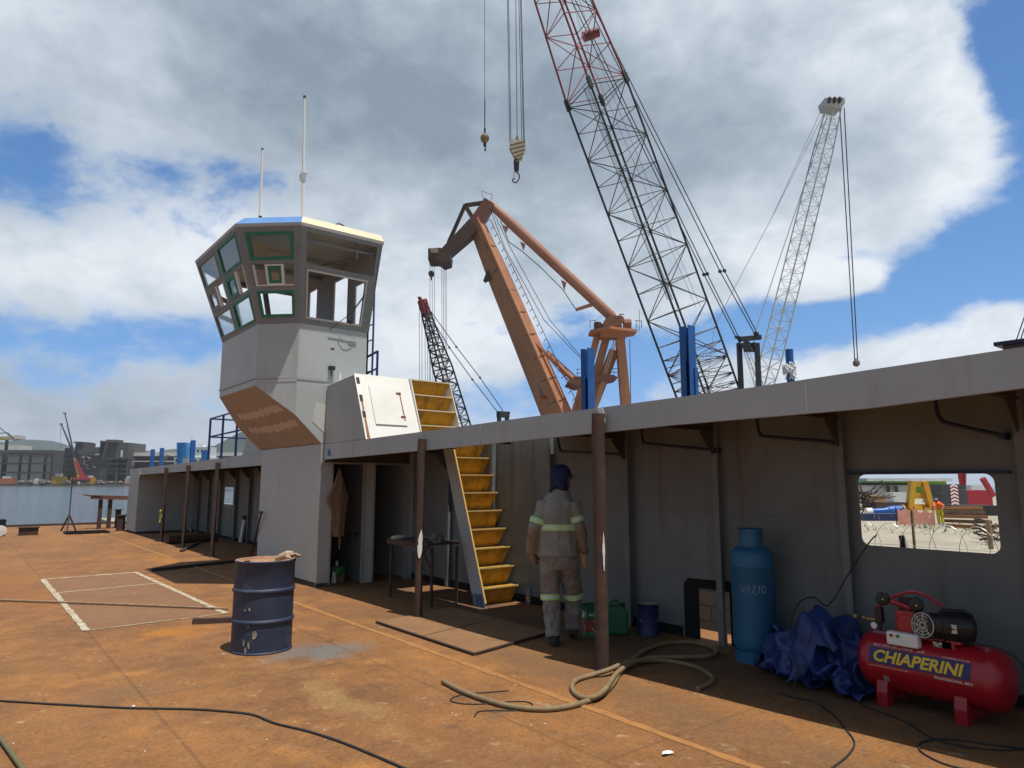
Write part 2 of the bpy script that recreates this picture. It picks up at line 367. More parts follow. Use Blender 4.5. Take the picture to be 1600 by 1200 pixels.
# ------------------------------------------------------------------ ground, water, shore
def deck_material():
    M = mat('rusty_deck_plate', (.285, .135, .046), .9, col2=(.19, .092, .037), scale=.6, thr=(.38, .66), bump=.35, bscale=26, var=.34,
            spots=[((.36, .17, .045), .8, .54, .70), ((.15, .078, .04), 2.3, .54, .74), ((.25, .135, .062), 7, .5, .66), ((.38, .29, .19), 5.2, .60, .72), ((.085, .05, .03), 13, .60, .70), ((.34, .26, .17), 24, .69, .74)])
    nt = M.node_tree; N = nt.nodes; L = nt.links; b = N['Principled BSDF']
    src = b.inputs['Base Color'].links[0].from_socket
    geo = N.new('ShaderNodeNewGeometry'); sep = N.new('ShaderNodeSeparateXYZ'); L.new(geo.outputs['Position'], sep.inputs[0])
    def mm(op, a, c):
        o = N.new('ShaderNodeMath'); o.operation = op; o.use_clamp = False
        for i, v in enumerate((a, c)):
            if hasattr(v, 'is_output'): L.new(v, o.inputs[i])
            else: o.inputs[i].default_value = v
        return o.outputs[0]
    nz = N.new('ShaderNodeTexNoise'); nz.inputs['Scale'].default_value = 3.2; nz.inputs['Detail'].default_value = 9; nz.inputs['Roughness'].default_value = .7
    L.new(geo.outputs['Position'], nz.inputs['Vector'])
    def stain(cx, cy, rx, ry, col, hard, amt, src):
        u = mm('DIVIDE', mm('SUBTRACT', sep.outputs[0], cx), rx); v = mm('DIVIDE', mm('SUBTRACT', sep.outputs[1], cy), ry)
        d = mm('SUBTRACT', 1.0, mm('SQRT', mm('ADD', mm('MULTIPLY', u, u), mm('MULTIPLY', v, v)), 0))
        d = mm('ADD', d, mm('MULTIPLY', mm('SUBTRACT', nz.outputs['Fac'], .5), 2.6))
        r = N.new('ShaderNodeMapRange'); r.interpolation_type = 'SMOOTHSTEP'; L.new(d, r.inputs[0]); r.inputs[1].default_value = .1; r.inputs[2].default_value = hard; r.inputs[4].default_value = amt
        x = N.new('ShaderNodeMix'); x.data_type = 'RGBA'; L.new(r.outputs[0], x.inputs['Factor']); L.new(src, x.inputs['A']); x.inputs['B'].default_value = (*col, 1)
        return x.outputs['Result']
    src = stain(2.95, 6.75, .75, .55, (.15, .16, .19), .9, .9, src)      # spilled blue-grey paint dust by the drum
    src = stain(2.45, 5.2, .28, 1.7, (.36, .25, .12), 1.3, .6, src)
    src = stain(2.0, 8.6, .55, .5, (.42, .17, .02), .9, .8, src)
    src = stain(3.6, 16.5, .4, 1.4, (.42, .19, .03), .9, .7, src)
    src = stain(.9, 13.5, .6, 4.0, (.28, .12, .035), .9, .6, src)
    src = stain(2.3, 3.2, 1.0, .8, (.20, .11, .055), 1.0, .6, src)
    src = stain(1.2, 6.4, .7, .5, (.17, .10, .055), 1.0, .6, src)
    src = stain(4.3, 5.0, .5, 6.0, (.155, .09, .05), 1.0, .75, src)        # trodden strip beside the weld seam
    src = stain(5.5, 5.0, .9, 9.0, (.10, .06, .04), .8, .8, src)           # darker floor under the roof
    L.new(src, b.inputs['Base Color'])
    bk = N.new('ShaderNodeTexBrick'); mp = N.new('ShaderNodeMapping'); L.new(geo.outputs['Position'], mp.inputs[0])
    mp.inputs['Rotation'].default_value = (0, 0, R(90)); mp.inputs['Location'].default_value = (0, .63, 0); L.new(mp.outputs[0], bk.inputs['Vector'])
    bk.inputs['Scale'].default_value = 1; bk.inputs['Brick Width'].default_value = 6.2; bk.inputs['Row Height'].default_value = 1.9; bk.inputs['Mortar Size'].default_value = .016; bk.inputs['Mortar Smooth'].default_value = .6
    x = N.new('ShaderNodeMix'); x.data_type = 'RGBA'; L.new(mm('MULTIPLY', bk.outputs['Fac'], .35), x.inputs['Factor']); L.new(src, x.inputs['A']); x.inputs['B'].default_value = (.07, .035, .018, 1)
    fn_ = N.new('ShaderNodeTexNoise'); fn_.inputs['Scale'].default_value = 34; fn_.inputs['Detail'].default_value = 9; fn_.inputs['Roughness'].default_value = .75; L.new(geo.outputs['Position'], fn_.inputs['Vector'])
    fr_ = N.new('ShaderNodeMapRange'); L.new(fn_.outputs['Fac'], fr_.inputs[0]); fr_.inputs[1].default_value = .3; fr_.inputs[2].default_value = .7; fr_.inputs[3].default_value = .62; fr_.inputs[4].default_value = 1.38
    fm_ = N.new('ShaderNodeVectorMath'); fm_.operation = 'SCALE'; L.new(x.outputs['Result'], fm_.inputs[0]); L.new(fr_.outputs[0], fm_.inputs['Scale'])
    tn = N.new('ShaderNodeMix'); tn.data_type = 'RGBA'; tn.blend_type = 'MULTIPLY'; tn.inputs['Factor'].default_value = 1.0; L.new(fm_.outputs[0], tn.inputs['A']); tn.inputs['B'].default_value = (.90, .80, .62, 1)
    L.new(tn.outputs['Result'], b.inputs['Base Color'])
    return M
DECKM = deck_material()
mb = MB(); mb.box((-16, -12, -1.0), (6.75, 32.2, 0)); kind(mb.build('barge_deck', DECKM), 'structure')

WATER = mat('harbour_water', (.055, .085, .10), .12, col2=(.07, .10, .115), scale=.02, bump=.0, var=.05)
def water_bump():
    nt = WATER.node_tree; N = nt.nodes; L = nt.links; b = N['Principled BSDF']
    g = N.new('ShaderNodeNewGeometry'); mp = N.new('ShaderNodeMapping'); L.new(g.outputs['Position'], mp.inputs[0]); mp.inputs['Rotation'].default_value = (0, 0, R(30)); mp.inputs['Scale'].default_value = (1, 1.8, 1)
    a = N.new('ShaderNodeTexNoise'); a.inputs['Scale'].default_value = .55; a.inputs['Detail'].default_value = 6; a.inputs['Roughness'].default_value = .62; L.new(mp.outputs[0], a.inputs['Vector'])
    p = N.new('ShaderNodeBump'); p.inputs['Strength'].default_value = 1.0; p.inputs['Distance'].default_value = .3; L.new(a.outputs['Fac'], p.inputs['Height']); L.new(p.outputs[0], b.inputs['Normal'])
water_bump()
WZ = -1.6
mb = MB(); mb.add([(-6000, -3000, WZ), (7.6, -3000, WZ), (7.6, 60, WZ), (500, 60, WZ), (500, 9000, WZ), (-6000, 9000, WZ)], [(0, 1, 2, 3, 4, 5)])
kind(mb.build('harbour_water', WATER), 'structure')
CONC = mat('pale_concrete_yard', (.36, .315, .235), .9, col2=(.27, .235, .17), scale=.25, spots=[((.22, .21, .10), .5, .62, .72), ((.2, .15, .1), 1.3, .68, .8)], var=.15)
mb = MB(); mb.box((8.3, -400, -2.5), (520, 59.8, -1.0)); kind(mb.build('yard_ground', CONC), 'structure')

# ------------------------------------------------------------------ deckhouse (long low superstructure with an open side passage)
def fx(y): return 4.62 + (.023 * (6.5 - y) ** 1.57 if y < 6.5 else 0)
def ztop(y):
    pts = [(-4, 2.74), (1.3, 2.45), (3, 2.38), (4.5, 2.345), (6.9, 2.30), (9.25, 2.27), (13.7, 2.22), (19, 2.15), (27, 2.085)]
    for (a, b), (c, d) in zip(pts, pts[1:]):
        if y <= c: return b + (d - b) * (y - a) / (c - a)
    return pts[-1][1]
def zbot(y):
    pts = [(-4, 2.42), (1.3, 2.205), (2.2, 2.15), (3.8, 2.13), (4.5, 2.11), (6.8, 2.06), (10.6, 2.01), (13.7, 1.97), (16.6, 1.945), (25.3, 1.88), (27, 1.86)]
    for (a, b), (c, d) in zip(pts, pts[1:]):
        if y <= c: return b + (d - b) * (y - a) / (c - a)
    return pts[-1][1]
XW = 6.3
YS = [-4, -2, 0, 1.3, 2.2, 3, 3.8, 4.5, 5.2, 5.9, 6.9, 8, 9.25, 10.72]
YS2 = [13.56, 15, 16.6, 19, 21.5, 24, 26.8]
house = thing('deckhouse', 'long low grey steel deckhouse with an open side passage under its overhanging roof edge', 'deckhouse', (XW, 5, 0))
# fascia: hanging strip along the roof edge
mb = MB()
for seq in (YS, YS2):
    mb = MB()
    for a, b in zip(seq, seq[1:]):
        mb.add([(fx(a), a, zbot(a)), (fx(b), b, zbot(b)), (fx(b), b, ztop(b)), (fx(a), a, ztop(a)),
                (fx(a) + .05, a, zbot(a)), (fx(b) + .05, b, zbot(b)), (fx(b) + .05, b, ztop(b)), (fx(a) + .05, a, ztop(a))],
               [(0, 1, 2, 3), (4, 7, 6, 5), (3, 2, 6, 7), (0, 4, 5, 1)])
    mb.build('roof_fascia', GREY, house, smooth=20)
mb = MB(); mb.prism([(fx(1.3) - .003, 1.34, 2.215), (fx(.2) - .003, .2, 2.24), (fx(.2) - .003, .2, 2.42), (fx(1.3) - .003, 1.34, 2.345)], (.002, 0, 0)); mb.build('painted_recess_plate', RUSTD, house)  # flat dark rusty plate painted in for a recess past the fascia end
for wy in (2.6, 4.62, 6.4, 8.3, 15.2, 18.1, 21.0, 23.7):
    mb = MB(); mb.tube([(fx(wy) + .001, wy + .004 * math.sin(i * 2.3 + wy), zbot(wy) + .004 + (ztop(wy) - zbot(wy) - .008) * i / 12) for i in range(13)], .0045, 5); mb.build('weld_bead', GREY, house, smooth=60)
mb = MB(); mb.plate([[(4.50, 2.20), (4.54, 2.19), (4.56, 2.26), (4.60, 2.335), (4.53, 2.338), (4.51, 2.28)]], (fx(4.5) - .008, 0, 0), (0, 1, 0), (0, 0, 1), .004); mb.build('painted_highlight', PAPER, house)  # white highlight by the post top, painted on as a thin plate
# roof: sheet with a stair opening (x 5.55-6.28, y 7.9-9.9)
mb = MB()
def slab(x0f, x1, seq, dz=0.0):
    for a, b in zip(seq, seq[1:]):
        xa = x0f(a) if callable(x0f) else x0f; xb = x0f(b) if callable(x0f) else x0f
        za, zb = ztop(a) - .006 + dz, ztop(b) - .006 + dz
        mb.add([(xa, a, za), (xb, b, zb), (x1, b, zb), (x1, a, za), (xa, a, za - .03), (xb, b, zb - .03), (x1, b, zb - .03), (x1, a, za - .03)],
               [(0, 3, 2, 1), (4, 5, 6, 7), (0, 1, 5, 4), (2, 3, 7, 6), (1, 2, 6, 5), (0, 4, 7, 3)])
OP0, OP1 = 6.95, 9.2
slab(lambda y: fx(y) + .052, 6.45, [-4, -2, 0, 1.3, 2.2, 3, 3.8, 4.5, 5.2, 5.9, OP0])
slab(lambda y: fx(y) + .052, 5.56, [OP0, 8, OP1]); slab(lambda y: 6.34, 6.45, [OP0, 8, OP1]); slab(lambda y: fx(y) + .052, 6.45, [OP1, 10.72])
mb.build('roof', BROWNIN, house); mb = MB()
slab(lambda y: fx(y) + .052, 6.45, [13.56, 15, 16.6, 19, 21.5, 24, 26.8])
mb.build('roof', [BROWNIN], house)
# rear wall with the window, the cut hatch and the small far window
mb = MB()
WIN = [(1.915, 1.10), (2.97, 1.715)]
def wall_seg(y0, y1, holes):
    n = max(2, int((y1 - y0) / 1.2)); ys = [y0 + (y1 - y0) * i / n for i in range(n + 1)]
    outl = [(y0, 0), (y1, 0)] + [(y, ztop(y) - .04) for y in reversed(ys)]
    mb.plate([outl] + holes, (XW, 0, 0), (0, 1, 0), (0, 0, 1), .02)
wall_seg(-4, 10.73, [rrect(WIN[0][0], WIN[0][1], WIN[1][0], WIN[1][1], .07), [(4.33, .001), (4.74, .001), (4.74, .54), (4.33, .54)]])
wall_seg(13.56, 25.3, [rrect(20.95, .93, 21.85, 1.5, .05)])
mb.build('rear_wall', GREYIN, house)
STIFF = [-2.1, -.8, .5, 1.70, 3.07, 4.40, 5.65, 7.03, 8.32, 9.5]
STIFF2 = [14.4, 15.6, 16.8, 18.0, 19.3, 20.5, 22.0, 23.2, 24.4]
for y in STIFF + STIFF2:
    mb = MB(); zt = ztop(y) - .045
    mb.box((XW - .085, y - .006, 0), (XW, y + .006, zt)); mb.box((XW - .097, y - .035, 0), (XW - .085, y + .035, zt))
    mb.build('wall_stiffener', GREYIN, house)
    mb = MB()   # roof beam with knee bracket
    xa = fx(y) + .055
    if 6.9 < y < 9.3: xa, xb = fx(y) + .055, 5.55
    else: xb = XW - .1
    mb.box((xa, y - .006, zt - .11), (xb, y + .006, zt)); mb.box((xa, y - .03, zt - .122), (xb, y + .03, zt - .11))
    if xb > 6: mb.prism([(XW - .1, y - .005, zt - .12), (XW - .30, y - .005, zt - .12), (XW - .1, y - .005, zt - .34)], (0, .01, 0)); mb.beam((XW - .30, y, zt - .125), (XW - .1, y, zt - .35), .06, .012, up=(0, 1, 0))
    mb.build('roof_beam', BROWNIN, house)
mb = MB(); mb.tube([(XW - .0015, -4 + i * .6, 1.32 + .002 * math.sin(i * 3)) for i in range(10)], .003, 5); mb.build('weld_bead', GREYIN, house)
mb = MB(); mb.tube([(XW - .0015, 3.0 + i * .6, 1.32 + .002 * math.sin(i * 3)) for i in range(13)], .003, 5); mb.build('weld_bead', GREYIN, house)
# angle bar over the window, black strip along the foot of the wall
mb = MB(); mb.box((XW - .05, 1.80, 1.715), (XW - .001, 3.02, 1.735)); mb.build('window_bar', NAVYP, house)
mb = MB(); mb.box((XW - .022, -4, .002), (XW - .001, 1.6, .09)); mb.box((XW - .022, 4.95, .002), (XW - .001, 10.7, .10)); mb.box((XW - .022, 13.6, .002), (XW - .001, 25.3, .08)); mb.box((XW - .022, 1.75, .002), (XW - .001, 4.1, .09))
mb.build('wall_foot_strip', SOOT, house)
# burnt border of the cut hatch
mb = MB(); bev = [(4.20, .003), (4.92, .003), (4.92, .55), (4.86, .62), (4.20, .64)]
mb.plate([bev, [(4.345, .0031), (4.725, .0031), (4.725, .53), (4.345, .53)]], (XW - .006, 0, 0), (0, 1, 0), (0, 0, 1), .005)
mb.build('burnt_hatch_rim', SOOT, house)
# end cabin of the deckhouse
mb = MB()
y0, y1, x0 = 25.3, 26.9, 4.60
out = [(x0, 0), (XW, 0), (XW, ztop(26) - .04), (x0, ztop(26) - .04)]
mb.box((x0, y0, .06), (x0 + .02, y1, ztop(26))); mb.box((x0 + .02, y1 - .02, .06), (XW, y1, ztop(26) - .05)); mb.box((x0 + .02, y0, .06), (XW, y0 + .02, 1.98))
mb.build('end_cabin', GREY, house)
mb = MB(); mb.prism([(x0 + .001, y0, 1.93), (x0 + .001, y0 - .28, 1.90)] + [(x0 + .001, y0 - .28 + .28 * math.sin(R(a)), 1.90 - .30 * (1 - math.cos(R(a)))) for a in (20, 45, 70, 90)], (.02, 0, 0)); mb.build('corner_bracket', GREY, house)
mb = MB(); mb.box((x0 + .03, y0 + .04, 0), (XW - .03, y1 - .04, .06)); mb.build('cabin_foot', RUSTD, house)
# grab pipes under the roof
for a, b, c in (((870, 683), (875, 705), (970, 710)), ((1002, 672), (1004, 692), (1113, 703)), ((1182, 652), (1186, 681), (1300, 690)), ((1460, 620), (1467, 658), (1565, 680))):
    p, q, r = (on_x(*t, 6.16) for t in (a, b, c)); p = p + Vector((0, 0, .06))
    k = .07; c1 = q + (p - q).normalized() * k; c2 = q + (r - q).normalized() * k
    mb = MB(); mb.tube(smooth_path([p, c1, q + ((c1 - q) + (c2 - q)) * .3, c2, r], 4), .016, 8)
    mb.box(r - Vector((.012, .018, .03)), r + Vector((.13, .018, .018)))
    mb.build('grab_pipe', NAVYP, house, smooth=40)

# small white tube in a scorched hole of the far wall belongs to the deckhouse
mb = MB(); p = on_x(382, 838, XW - .02)
mb.plate([[(p.y - .28, .06), (p.y + .28, .06), (p.y + .28, .68), (p.y + .2, .74), (p.y - .2, .74), (p.y - .28, .68)]], (XW - .008, 0, 0), (0, 1, 0), (0, 0, 1), .006); mb.build('burnt_hatch_rim', SOOT, house)
mb = MB(); mb.tube([(XW - .12, p.y - .02, .02), (XW - .04, p.y, .62)], .055, 10); tag(mb.build('white_tube', WHITEM, smooth=40, loc=(XW - .1, p.y, 0)), 'short white plastic tube standing in the black burnt hole of the far wall', 'tube')

# raised casing on the roof with the white access panel (beside the stairs)
mb = MB(); c0, c1 = 4.623, 5.54
A = [(c0, 9.26, ztop(9.25) + .002), (c0, 9.72, 3.29), (c0, 10.72, 3.22), (c0, 10.72, ztop(10.7) + .002)]
mb.prism(A, (c1 - c0, 0, 0)); mb.build('roof_casing', GREY, house, bevel=.012)
nrm = Vector((0, -(3.29 - 2.27), (9.72 - 9.26))).normalized()   # outward normal of the sloped face
S0 = Vector((c0, 9.26, 2.27)); SU = Vector((1, 0, 0)); SV = Vector((0, .46, 1.02)).normalized(); SL = math.hypot(.46, 1.02)
mb = MB(); mb.plate([[(-.004, 0.0), (c1 - c0 + .03, 0), (c1 - c0 + .03, SL + .01), (-.004, SL + .01)]], S0, SU, SV, .006)
pan = mb.build('access_panel', WHITEP, house)
mb = MB(); mb.plate([[(.20, .25), (.74, .25), (.74, .93), (.20, .93)]], S0 + nrm * .008, SU, SV, .018)
door = mb.build('access_door', WHITEP, house, bevel=.004)
for hy in (.36, .64, .95):
    mb = MB(); mb.plate([[(.015, hy), (.065, hy), (.065, hy + .11), (.015, hy + .11)]], S0 + nrm * .007, SU, SV, .006); mb.build('rusty_hinge_plate', RUSTD, pan)
mb = MB(); mb.plate([[(.02, .01), (.07, .01), (.06, .34), (.03, .35)]], S0 + nrm * .0065, SU, SV, .002); mb.plate([[(.03, .47), (.06, .5), (.055, .63), (.03, .63)]], S0 + nrm * .0065, SU, SV, .002); mb.build('rust_run', RUSTO, pan)
mb = MB()
for hy in (.40, .82):
    q = S0 + SU * .68 + SV * hy + nrm * .03; mb.box(q - Vector((.03, .012, .012)), q + Vector((.05, .012, .012)))
mb.tube([S0 + SU * .71 + SV * .34 + nrm * .032, S0 + SU * .71 + SV * .84 + nrm * .032], .008, 6); mb.build('door_latch', RUSTO, door, smooth=40)
# narrow side wall of the casing beside the stair
mb = MB(); mb.prism([(c1 + .03, 9.28, 2.275), (c1 + .03, 9.74, 3.27), (c1 + .03, 10.3, 3.22), (c1 + .03, 10.3, 2.275)], (.012, 0, 0)); mb.build('casing_side', WHITEP, house)

# ------------------------------------------------------------------ stairs
stair = thing('steel_staircase', 'steep steel stairs with yellow box treads climbing through the deckhouse roof', 'stairs', (5.95, 7.6, 0))
SX0, SX1 = 5.60, 6.235
slope = (8.48 - 7.64) / 2.21; RISE = .253; RUN = RISE * slope
ytop = 7.62 + 13 * RUN
for xs in (SX0 - .014,):
    mb = MB(); mb.prism([(xs, 7.60, 0), (xs, 7.60 + 2.27 * slope, 2.27), (xs, 7.86 + 2.27 * slope, 2.27), (xs, 7.86, 0)], (.012, 0, 0))
    s = mb.build('stringer', GREY, stair)
    mb = MB(); mb.prism([(xs - .006, 7.594, .06), (xs - .006, 7.594 + 2.24 * slope, 2.27), (xs - .006, 7.612 + 2.24 * slope, 2.27), (xs - .006, 7.612, .06)], (.022, 0, 0)); mb.build('edge_strip', YELLE, s)
    if xs < 6:
        mb = MB(); mb.prism([(xs - .003, 7.62, 0), (xs - .003, 7.62 + .17 * slope, .17), (xs - .003, 7.86 + .16 * slope, .15), (xs - .003, 7.855, 0)], (.002, 0, 0)); mb.build('blue_paint_patch', mat('dull_blue_patch', (.04, .09, .16), .7, col2=(.2, .22, .24), scale=14, thr=(.5, .62)), s)
for i in range(9):
    z = (i + 1) * RISE - .02; y = 7.62 + z * slope
    mb = MB()
    lean = .12
    # riser leaning inward below the nose, tread with a turned edge
    mb.prism([(SX0, y, z), (SX1, y, z), (SX1 - .05, y + lean, z - RISE + .012), (SX0, y + lean, z - RISE + .012)][::-1], (0, .008, 0))
    mb.prism([(SX0, y + .008, z - .012), (SX1, y + .008, z - .012), (SX1, y + .235, z - .012), (SX0, y + .235, z - .012)], (0, 0, .010))
    mb.box((SX1 - .01, y + .05, z - .03), (6.262, y + .2, z - .0125))
    t = mb.build('tread', YELL, stair)
    mb = MB(); mb.box((SX0 + .004, y - .008, z - .012), (SX1 - .002, y + .006, z + .007)); mb.build('nosing', YELLE, t)

# ------------------------------------------------------------------ wheelhouse tower
tower = thing('wheelhouse_tower', 'grey wheelhouse tower with outward leaning windows on a plain steel column', 'wheelhouse', (5.3, 12.2, 0))
TX0, TX1, TY0, TY1 = 4.57, XW, 10.73, 13.55
# column: shell with two door openings in the front
mb = MB(); zc = 2.26
mb.box((TX0, TY0 + .02, .0), (TX0 + .02, TY1, zc)); mb.box((TX0 + .02, TY1 - .02, 0), (TX1, TY1, zc)); mb.box((TX1 - .02, TY0 + .02, 0), (TX1, TY1 - .02, zc))
mb.plate([[(TX0, .0), (4.77, .0), (4.77, 1.95), (5.33, 1.95), (5.33, .0), (5.53, .0), (5.53, 1.95), (6.15, 1.95), (6.15, 0), (TX1, 0), (TX1, zc), (TX0, zc)]], (0, TY0 + .02, 0), (1, 0, 0), (0, 0, 1), .02)
col = mb.build('column', GREYNECK, tower)
mb = MB(); mb.box((5.42, TY0 + .03, 0), (5.45, TY1 - .03, zc)); mb.build('inner_partition', GREYDK, tower)
mb = MB(); mb.box((TX0 + .025, TY0 + .03, 2.2), (TX1 - .025, TY1 - .03, 2.23)); mb.build('column_ceiling', GREYDK, tower)
mb = MB(); mb.box((TX0 - .006, TY0 + .03, .0), (TX0 - .001, TY1, .07)); mb.box((TX0 - .006, TY0 - .006, 0), (4.77, TY0 - .001, .06)); mb.build('foot_strip', RUSTD, tower)
mb = MB()
for x in (4.77, 5.33, 5.53, 6.15): mb.box((x - .012, TY0 - .03, 0.02), (x + .012, TY0 - .001, 1.95))
for a, b in ((4.782, 5.318), (5.542, 6.138)): mb.box((a, TY0 - .03, 1.94), (b, TY0 - .001, 1.962))
mb.build('door_frame', mat('pale_door_frame', (.36, .345, .31), .7, col2=(.28, .26, .22), scale=5, var=.1), tower)
mb = MB(); mb.box((TX0 + .06, TY0 - .02, 1.97), (XW - .1, TY0 - .012, 2.2)); mb.build('door_lintel', BROWNIN, tower)
mb = MB(); mb.prism([(TX0 - .002, TY0, 1.98), (TX0 - .002, TY0 - .2, 2.0)] + [(TX0 - .002, TY0 - .2 + .2 * math.sin(R(a)), 2.0 - .16 * (1 - math.cos(R(a)))) for a in (20, 45, 70, 90)], (.012, 0, 0)); mb.build('corner_bracket', GREYNECK, tower)
# octagon plan (front side), back at x = XB
XB = 5.35
def plan(L, s=0.0):
    a = .4142 * L
    c = .86 * L; return [(XB, 10.73 - c), (4.12 - a, 10.73 - c), (3.62 - L, 11.23 - a), (3.62 - L, 13.2 + a), (4.12 - a, 13.7 + L), (XB, 13.7 + L)]
def ring(L, z): return [Vector((x, y, z)) for x, y in plan(L)]
ZB, ZS, ZT = 3.32, 4.2, 5.68
def loft(rings, mb, cap=()):
    k = len(rings[0]); vs = [p for r in rings for p in r]
    fs = [(i * k + j, i * k + (j + 1) % k, (i + 1) * k + (j + 1) % k, (i + 1) * k + j) for i in range(len(rings) - 1) for j in range(k)]
    mb.add(vs, fs)
# bulwark below the windows
mb = MB(); loft([ring(.0, ZB), ring(.0, ZS)], mb); loft([ring(-.03, ZB + .001), ring(-.03, ZS)], mb)
mb.build('bulwark', GREYNECK, tower)
mb = MB(); loft([ring(.012, ZB - .02), ring(.012, ZB + .012)], mb); loft([ring(-.04, ZB - .019), ring(-.04, ZB + .011)], mb); mb.build('skirt_seam', GREYNECK, tower)
mb = MB(); r_ = ring(-.032, ZS - .8); mb.prism(r_, (0, 0, .03)); mb.build('floor', GREYCAB, tower)
# flared base: skirt then sloping underside to the column top
zs1 = ZB - .13
rt = ring(-.004, ZB - .02); rb = ring(-.004, zs1)
pBC = Vector((4.12, 10.734, 2.76)); pBCf = Vector((4.12, 13.696, 2.76)); pR = Vector((TX0, 10.734, 2.27)); pRf = Vector((TX0, TY1, 2.27))
xs = TX0
zR = 2.27
def under_z(x): return zs1 + (x - 3.62) / (xs - 3.62) * (zR - zs1)
pBC.z = under_z(4.12); pBCf.z = pBC.z
AB_, A2_ = rb[2], rb[3]
mb = MB(); mb.add([AB_, pBC, pR, Vector((xs, 13.696, zR)), pBCf, A2_], [(0, 1, 2, 3, 4, 5)])
mb.build('underside', PRIMER, tower)
mb = MB()   # pale repaired bands on the underside
for t0, w in ((.34, .10), (.60, .10)):
    pts = []
    n = 26
    for i in range(n + 1):
        u = .06 + .80 * i / n; pts.append((u, t0 + .012 * math.sin(i * 1.7) + .02 * rnd.random() - .06 * abs(u - .5)))
    low = [(u, t + w * (.9 + .3 * rnd.random())) for u, t in pts][::-1]
    def up_(u, t):
        x = 3.62 + (xs - 3.62) * t; ylo = max(10.76, 11.23 - (x - 3.62)); yhi = min(13.66, 13.2 + (x - 3.62))
        return Vector((x, ylo + (yhi - ylo) * u, under_z(x) - .003))
    mb.add([up_(*q) for q in pts + low], [tuple(range(2 * n + 2))])
mb.build('primer_band', PRIMERL, tower)
mb = MB()   # vertical neck walls under the bulwark
mb.add([rt[2], rt[1], pBC, AB_], [(0, 1, 2, 3)]); mb.add([rt[1], Vector((XB, 10.734, ZB - .02)), Vector((XB, 10.734, 2.2)), pR, pBC], [(0, 1, 2, 3, 4)])
mb.add([rt[2], AB_, A2_, rt[3]], [(0, 1, 2, 3)]); mb.add([rt[3], A2_, pBCf, rt[4]], [(0, 1, 2, 3)]); mb.add([rt[4], pBCf, Vector((xs, 13.696, zR)), Vector((XB, 13.696, 2.2)), Vector((XB, 13.696, ZB - .02))], [(0, 1, 2, 3, 4)])
mb.add([Vector((XB, 10.734, 2.2)), Vector((XB, 10.734, ZB - .02)), Vector((XB, 13.696, ZB - .02)), Vector((XB, 13.696, 2.2))], [(0, 1, 2, 3)])
mb.add([pR, Vector((XB, 10.734, 2.2)), Vector((XB, 13.696, 2.2)), Vector((xs, 13.696, zR))], [(0, 1, 2, 3)])
mb.build('neck', GREYNECK, tower)
mb = MB(); mb.plate([[(4.45, 2.93), (4.72, 2.90), (4.78, 3.10), (5.2, 3.13), (5.2, 2.5), (4.66, 2.4), (4.4, 2.62)]], (0, 10.732, 0), (1, 0, 0), (0, 0, 1), .003)
mb.build('pale_neck_patch', mat('pale_neck_grey', (.55, .55, .52), .6, var=.04), tower)  # thin plate, paler than the neck wall around it
# blue masking tape scrap and scuffs on the column
TAPE = mat('blue_tape', (.03, .12, .5), .6)
def blotch(mb, o, u, v, r, n=9, ecc=1.0, seed=1):
    g = random.Random(seed); o, u, v = Vector(o), Vector(u), Vector(v)
    mb.add([o + u * (r * math.cos(2 * math.pi * i / n) * g.uniform(.6, 1.15)) + v * (r * ecc * math.sin(2 * math.pi * i / n) * g.uniform(.6, 1.15)) for i in range(n)], [tuple(range(n))])
mb = MB(); blotch(mb, on_x(514, 708, 4.615), (0, 1, 0), (0, 0, 1), .06, 8, 1.1, 5); mb.build('blue_tape_scrap', TAPE, tower)
for (px, py, r, e) in ((458, 780, .02, 2.4), (477, 796, .02, 2.4), (408, 823, .02, 2), (414, 824, .018, 2), (455, 840, .02, .5), (413, 841, .03, .5)):
    mb = MB(); blotch(mb, on_x(px, py, TX0 - .003), (0, 1, 0), (0, 0, 1), r, 8, e, px); mb.build('white_scuff', mat('white_scuff', (.62, .62, .62), .7), tower)

# window walls: each face a leaning frame with openings
def face_frame(i):
    """lower/upper corners of face i (0: right-hand side, 1: chamfer, 2: front, 3: far chamfer, 4: far side)"""
    lo, hi = ring(.0, ZS), ring(.5, ZT); a, b, c, d = lo[i], lo[i + 1], hi[i + 1], hi[i]
    return a, b, c, d
def bil(f, s, t):
    a, b, c, d = f; return (a * (1 - s) + b * s) * (1 - t) + (d * (1 - s) + c * s) * t
def fquad(mb, f, s0, t0, s1, t1, off0, off1, nrm):
    q = [bil(f, s0, t0), bil(f, s1, t0), bil(f, s1, t1), bil(f, s0, t1)]
    mb.add([p + nrm * off0 for p in q] + [p + nrm * off1 for p in q], [(0, 3, 2, 1), (4, 5, 6, 7), (0, 1, 5, 4), (1, 2, 6, 5), (2, 3, 7, 6), (3, 0, 4, 7)])
def fring(mb, f, s0, t0, s1, t1, w, h, o0, o1, nrm):
    fquad(mb, f, s0, t0, s0 + w, t1, o0, o1, nrm); fquad(mb, f, s1 - w, t0, s1, t1, o0, o1, nrm)
    fquad(mb, f, s0 + w, t0, s1 - w, t0 + h, o0, o1, nrm); fquad(mb, f, s0 + w, t1 - h, s1 - w, t1, o0, o1, nrm)
def fnormal(f, ctr):
    n_ = (f[1] - f[0]).cross(f[3] - f[0]).normalized()
    return n_ if n_.dot((f[0] + f[2]) / 2 - ctr) > 0 else -n_
CTR = Vector((4.6, 12.2, 4.9))
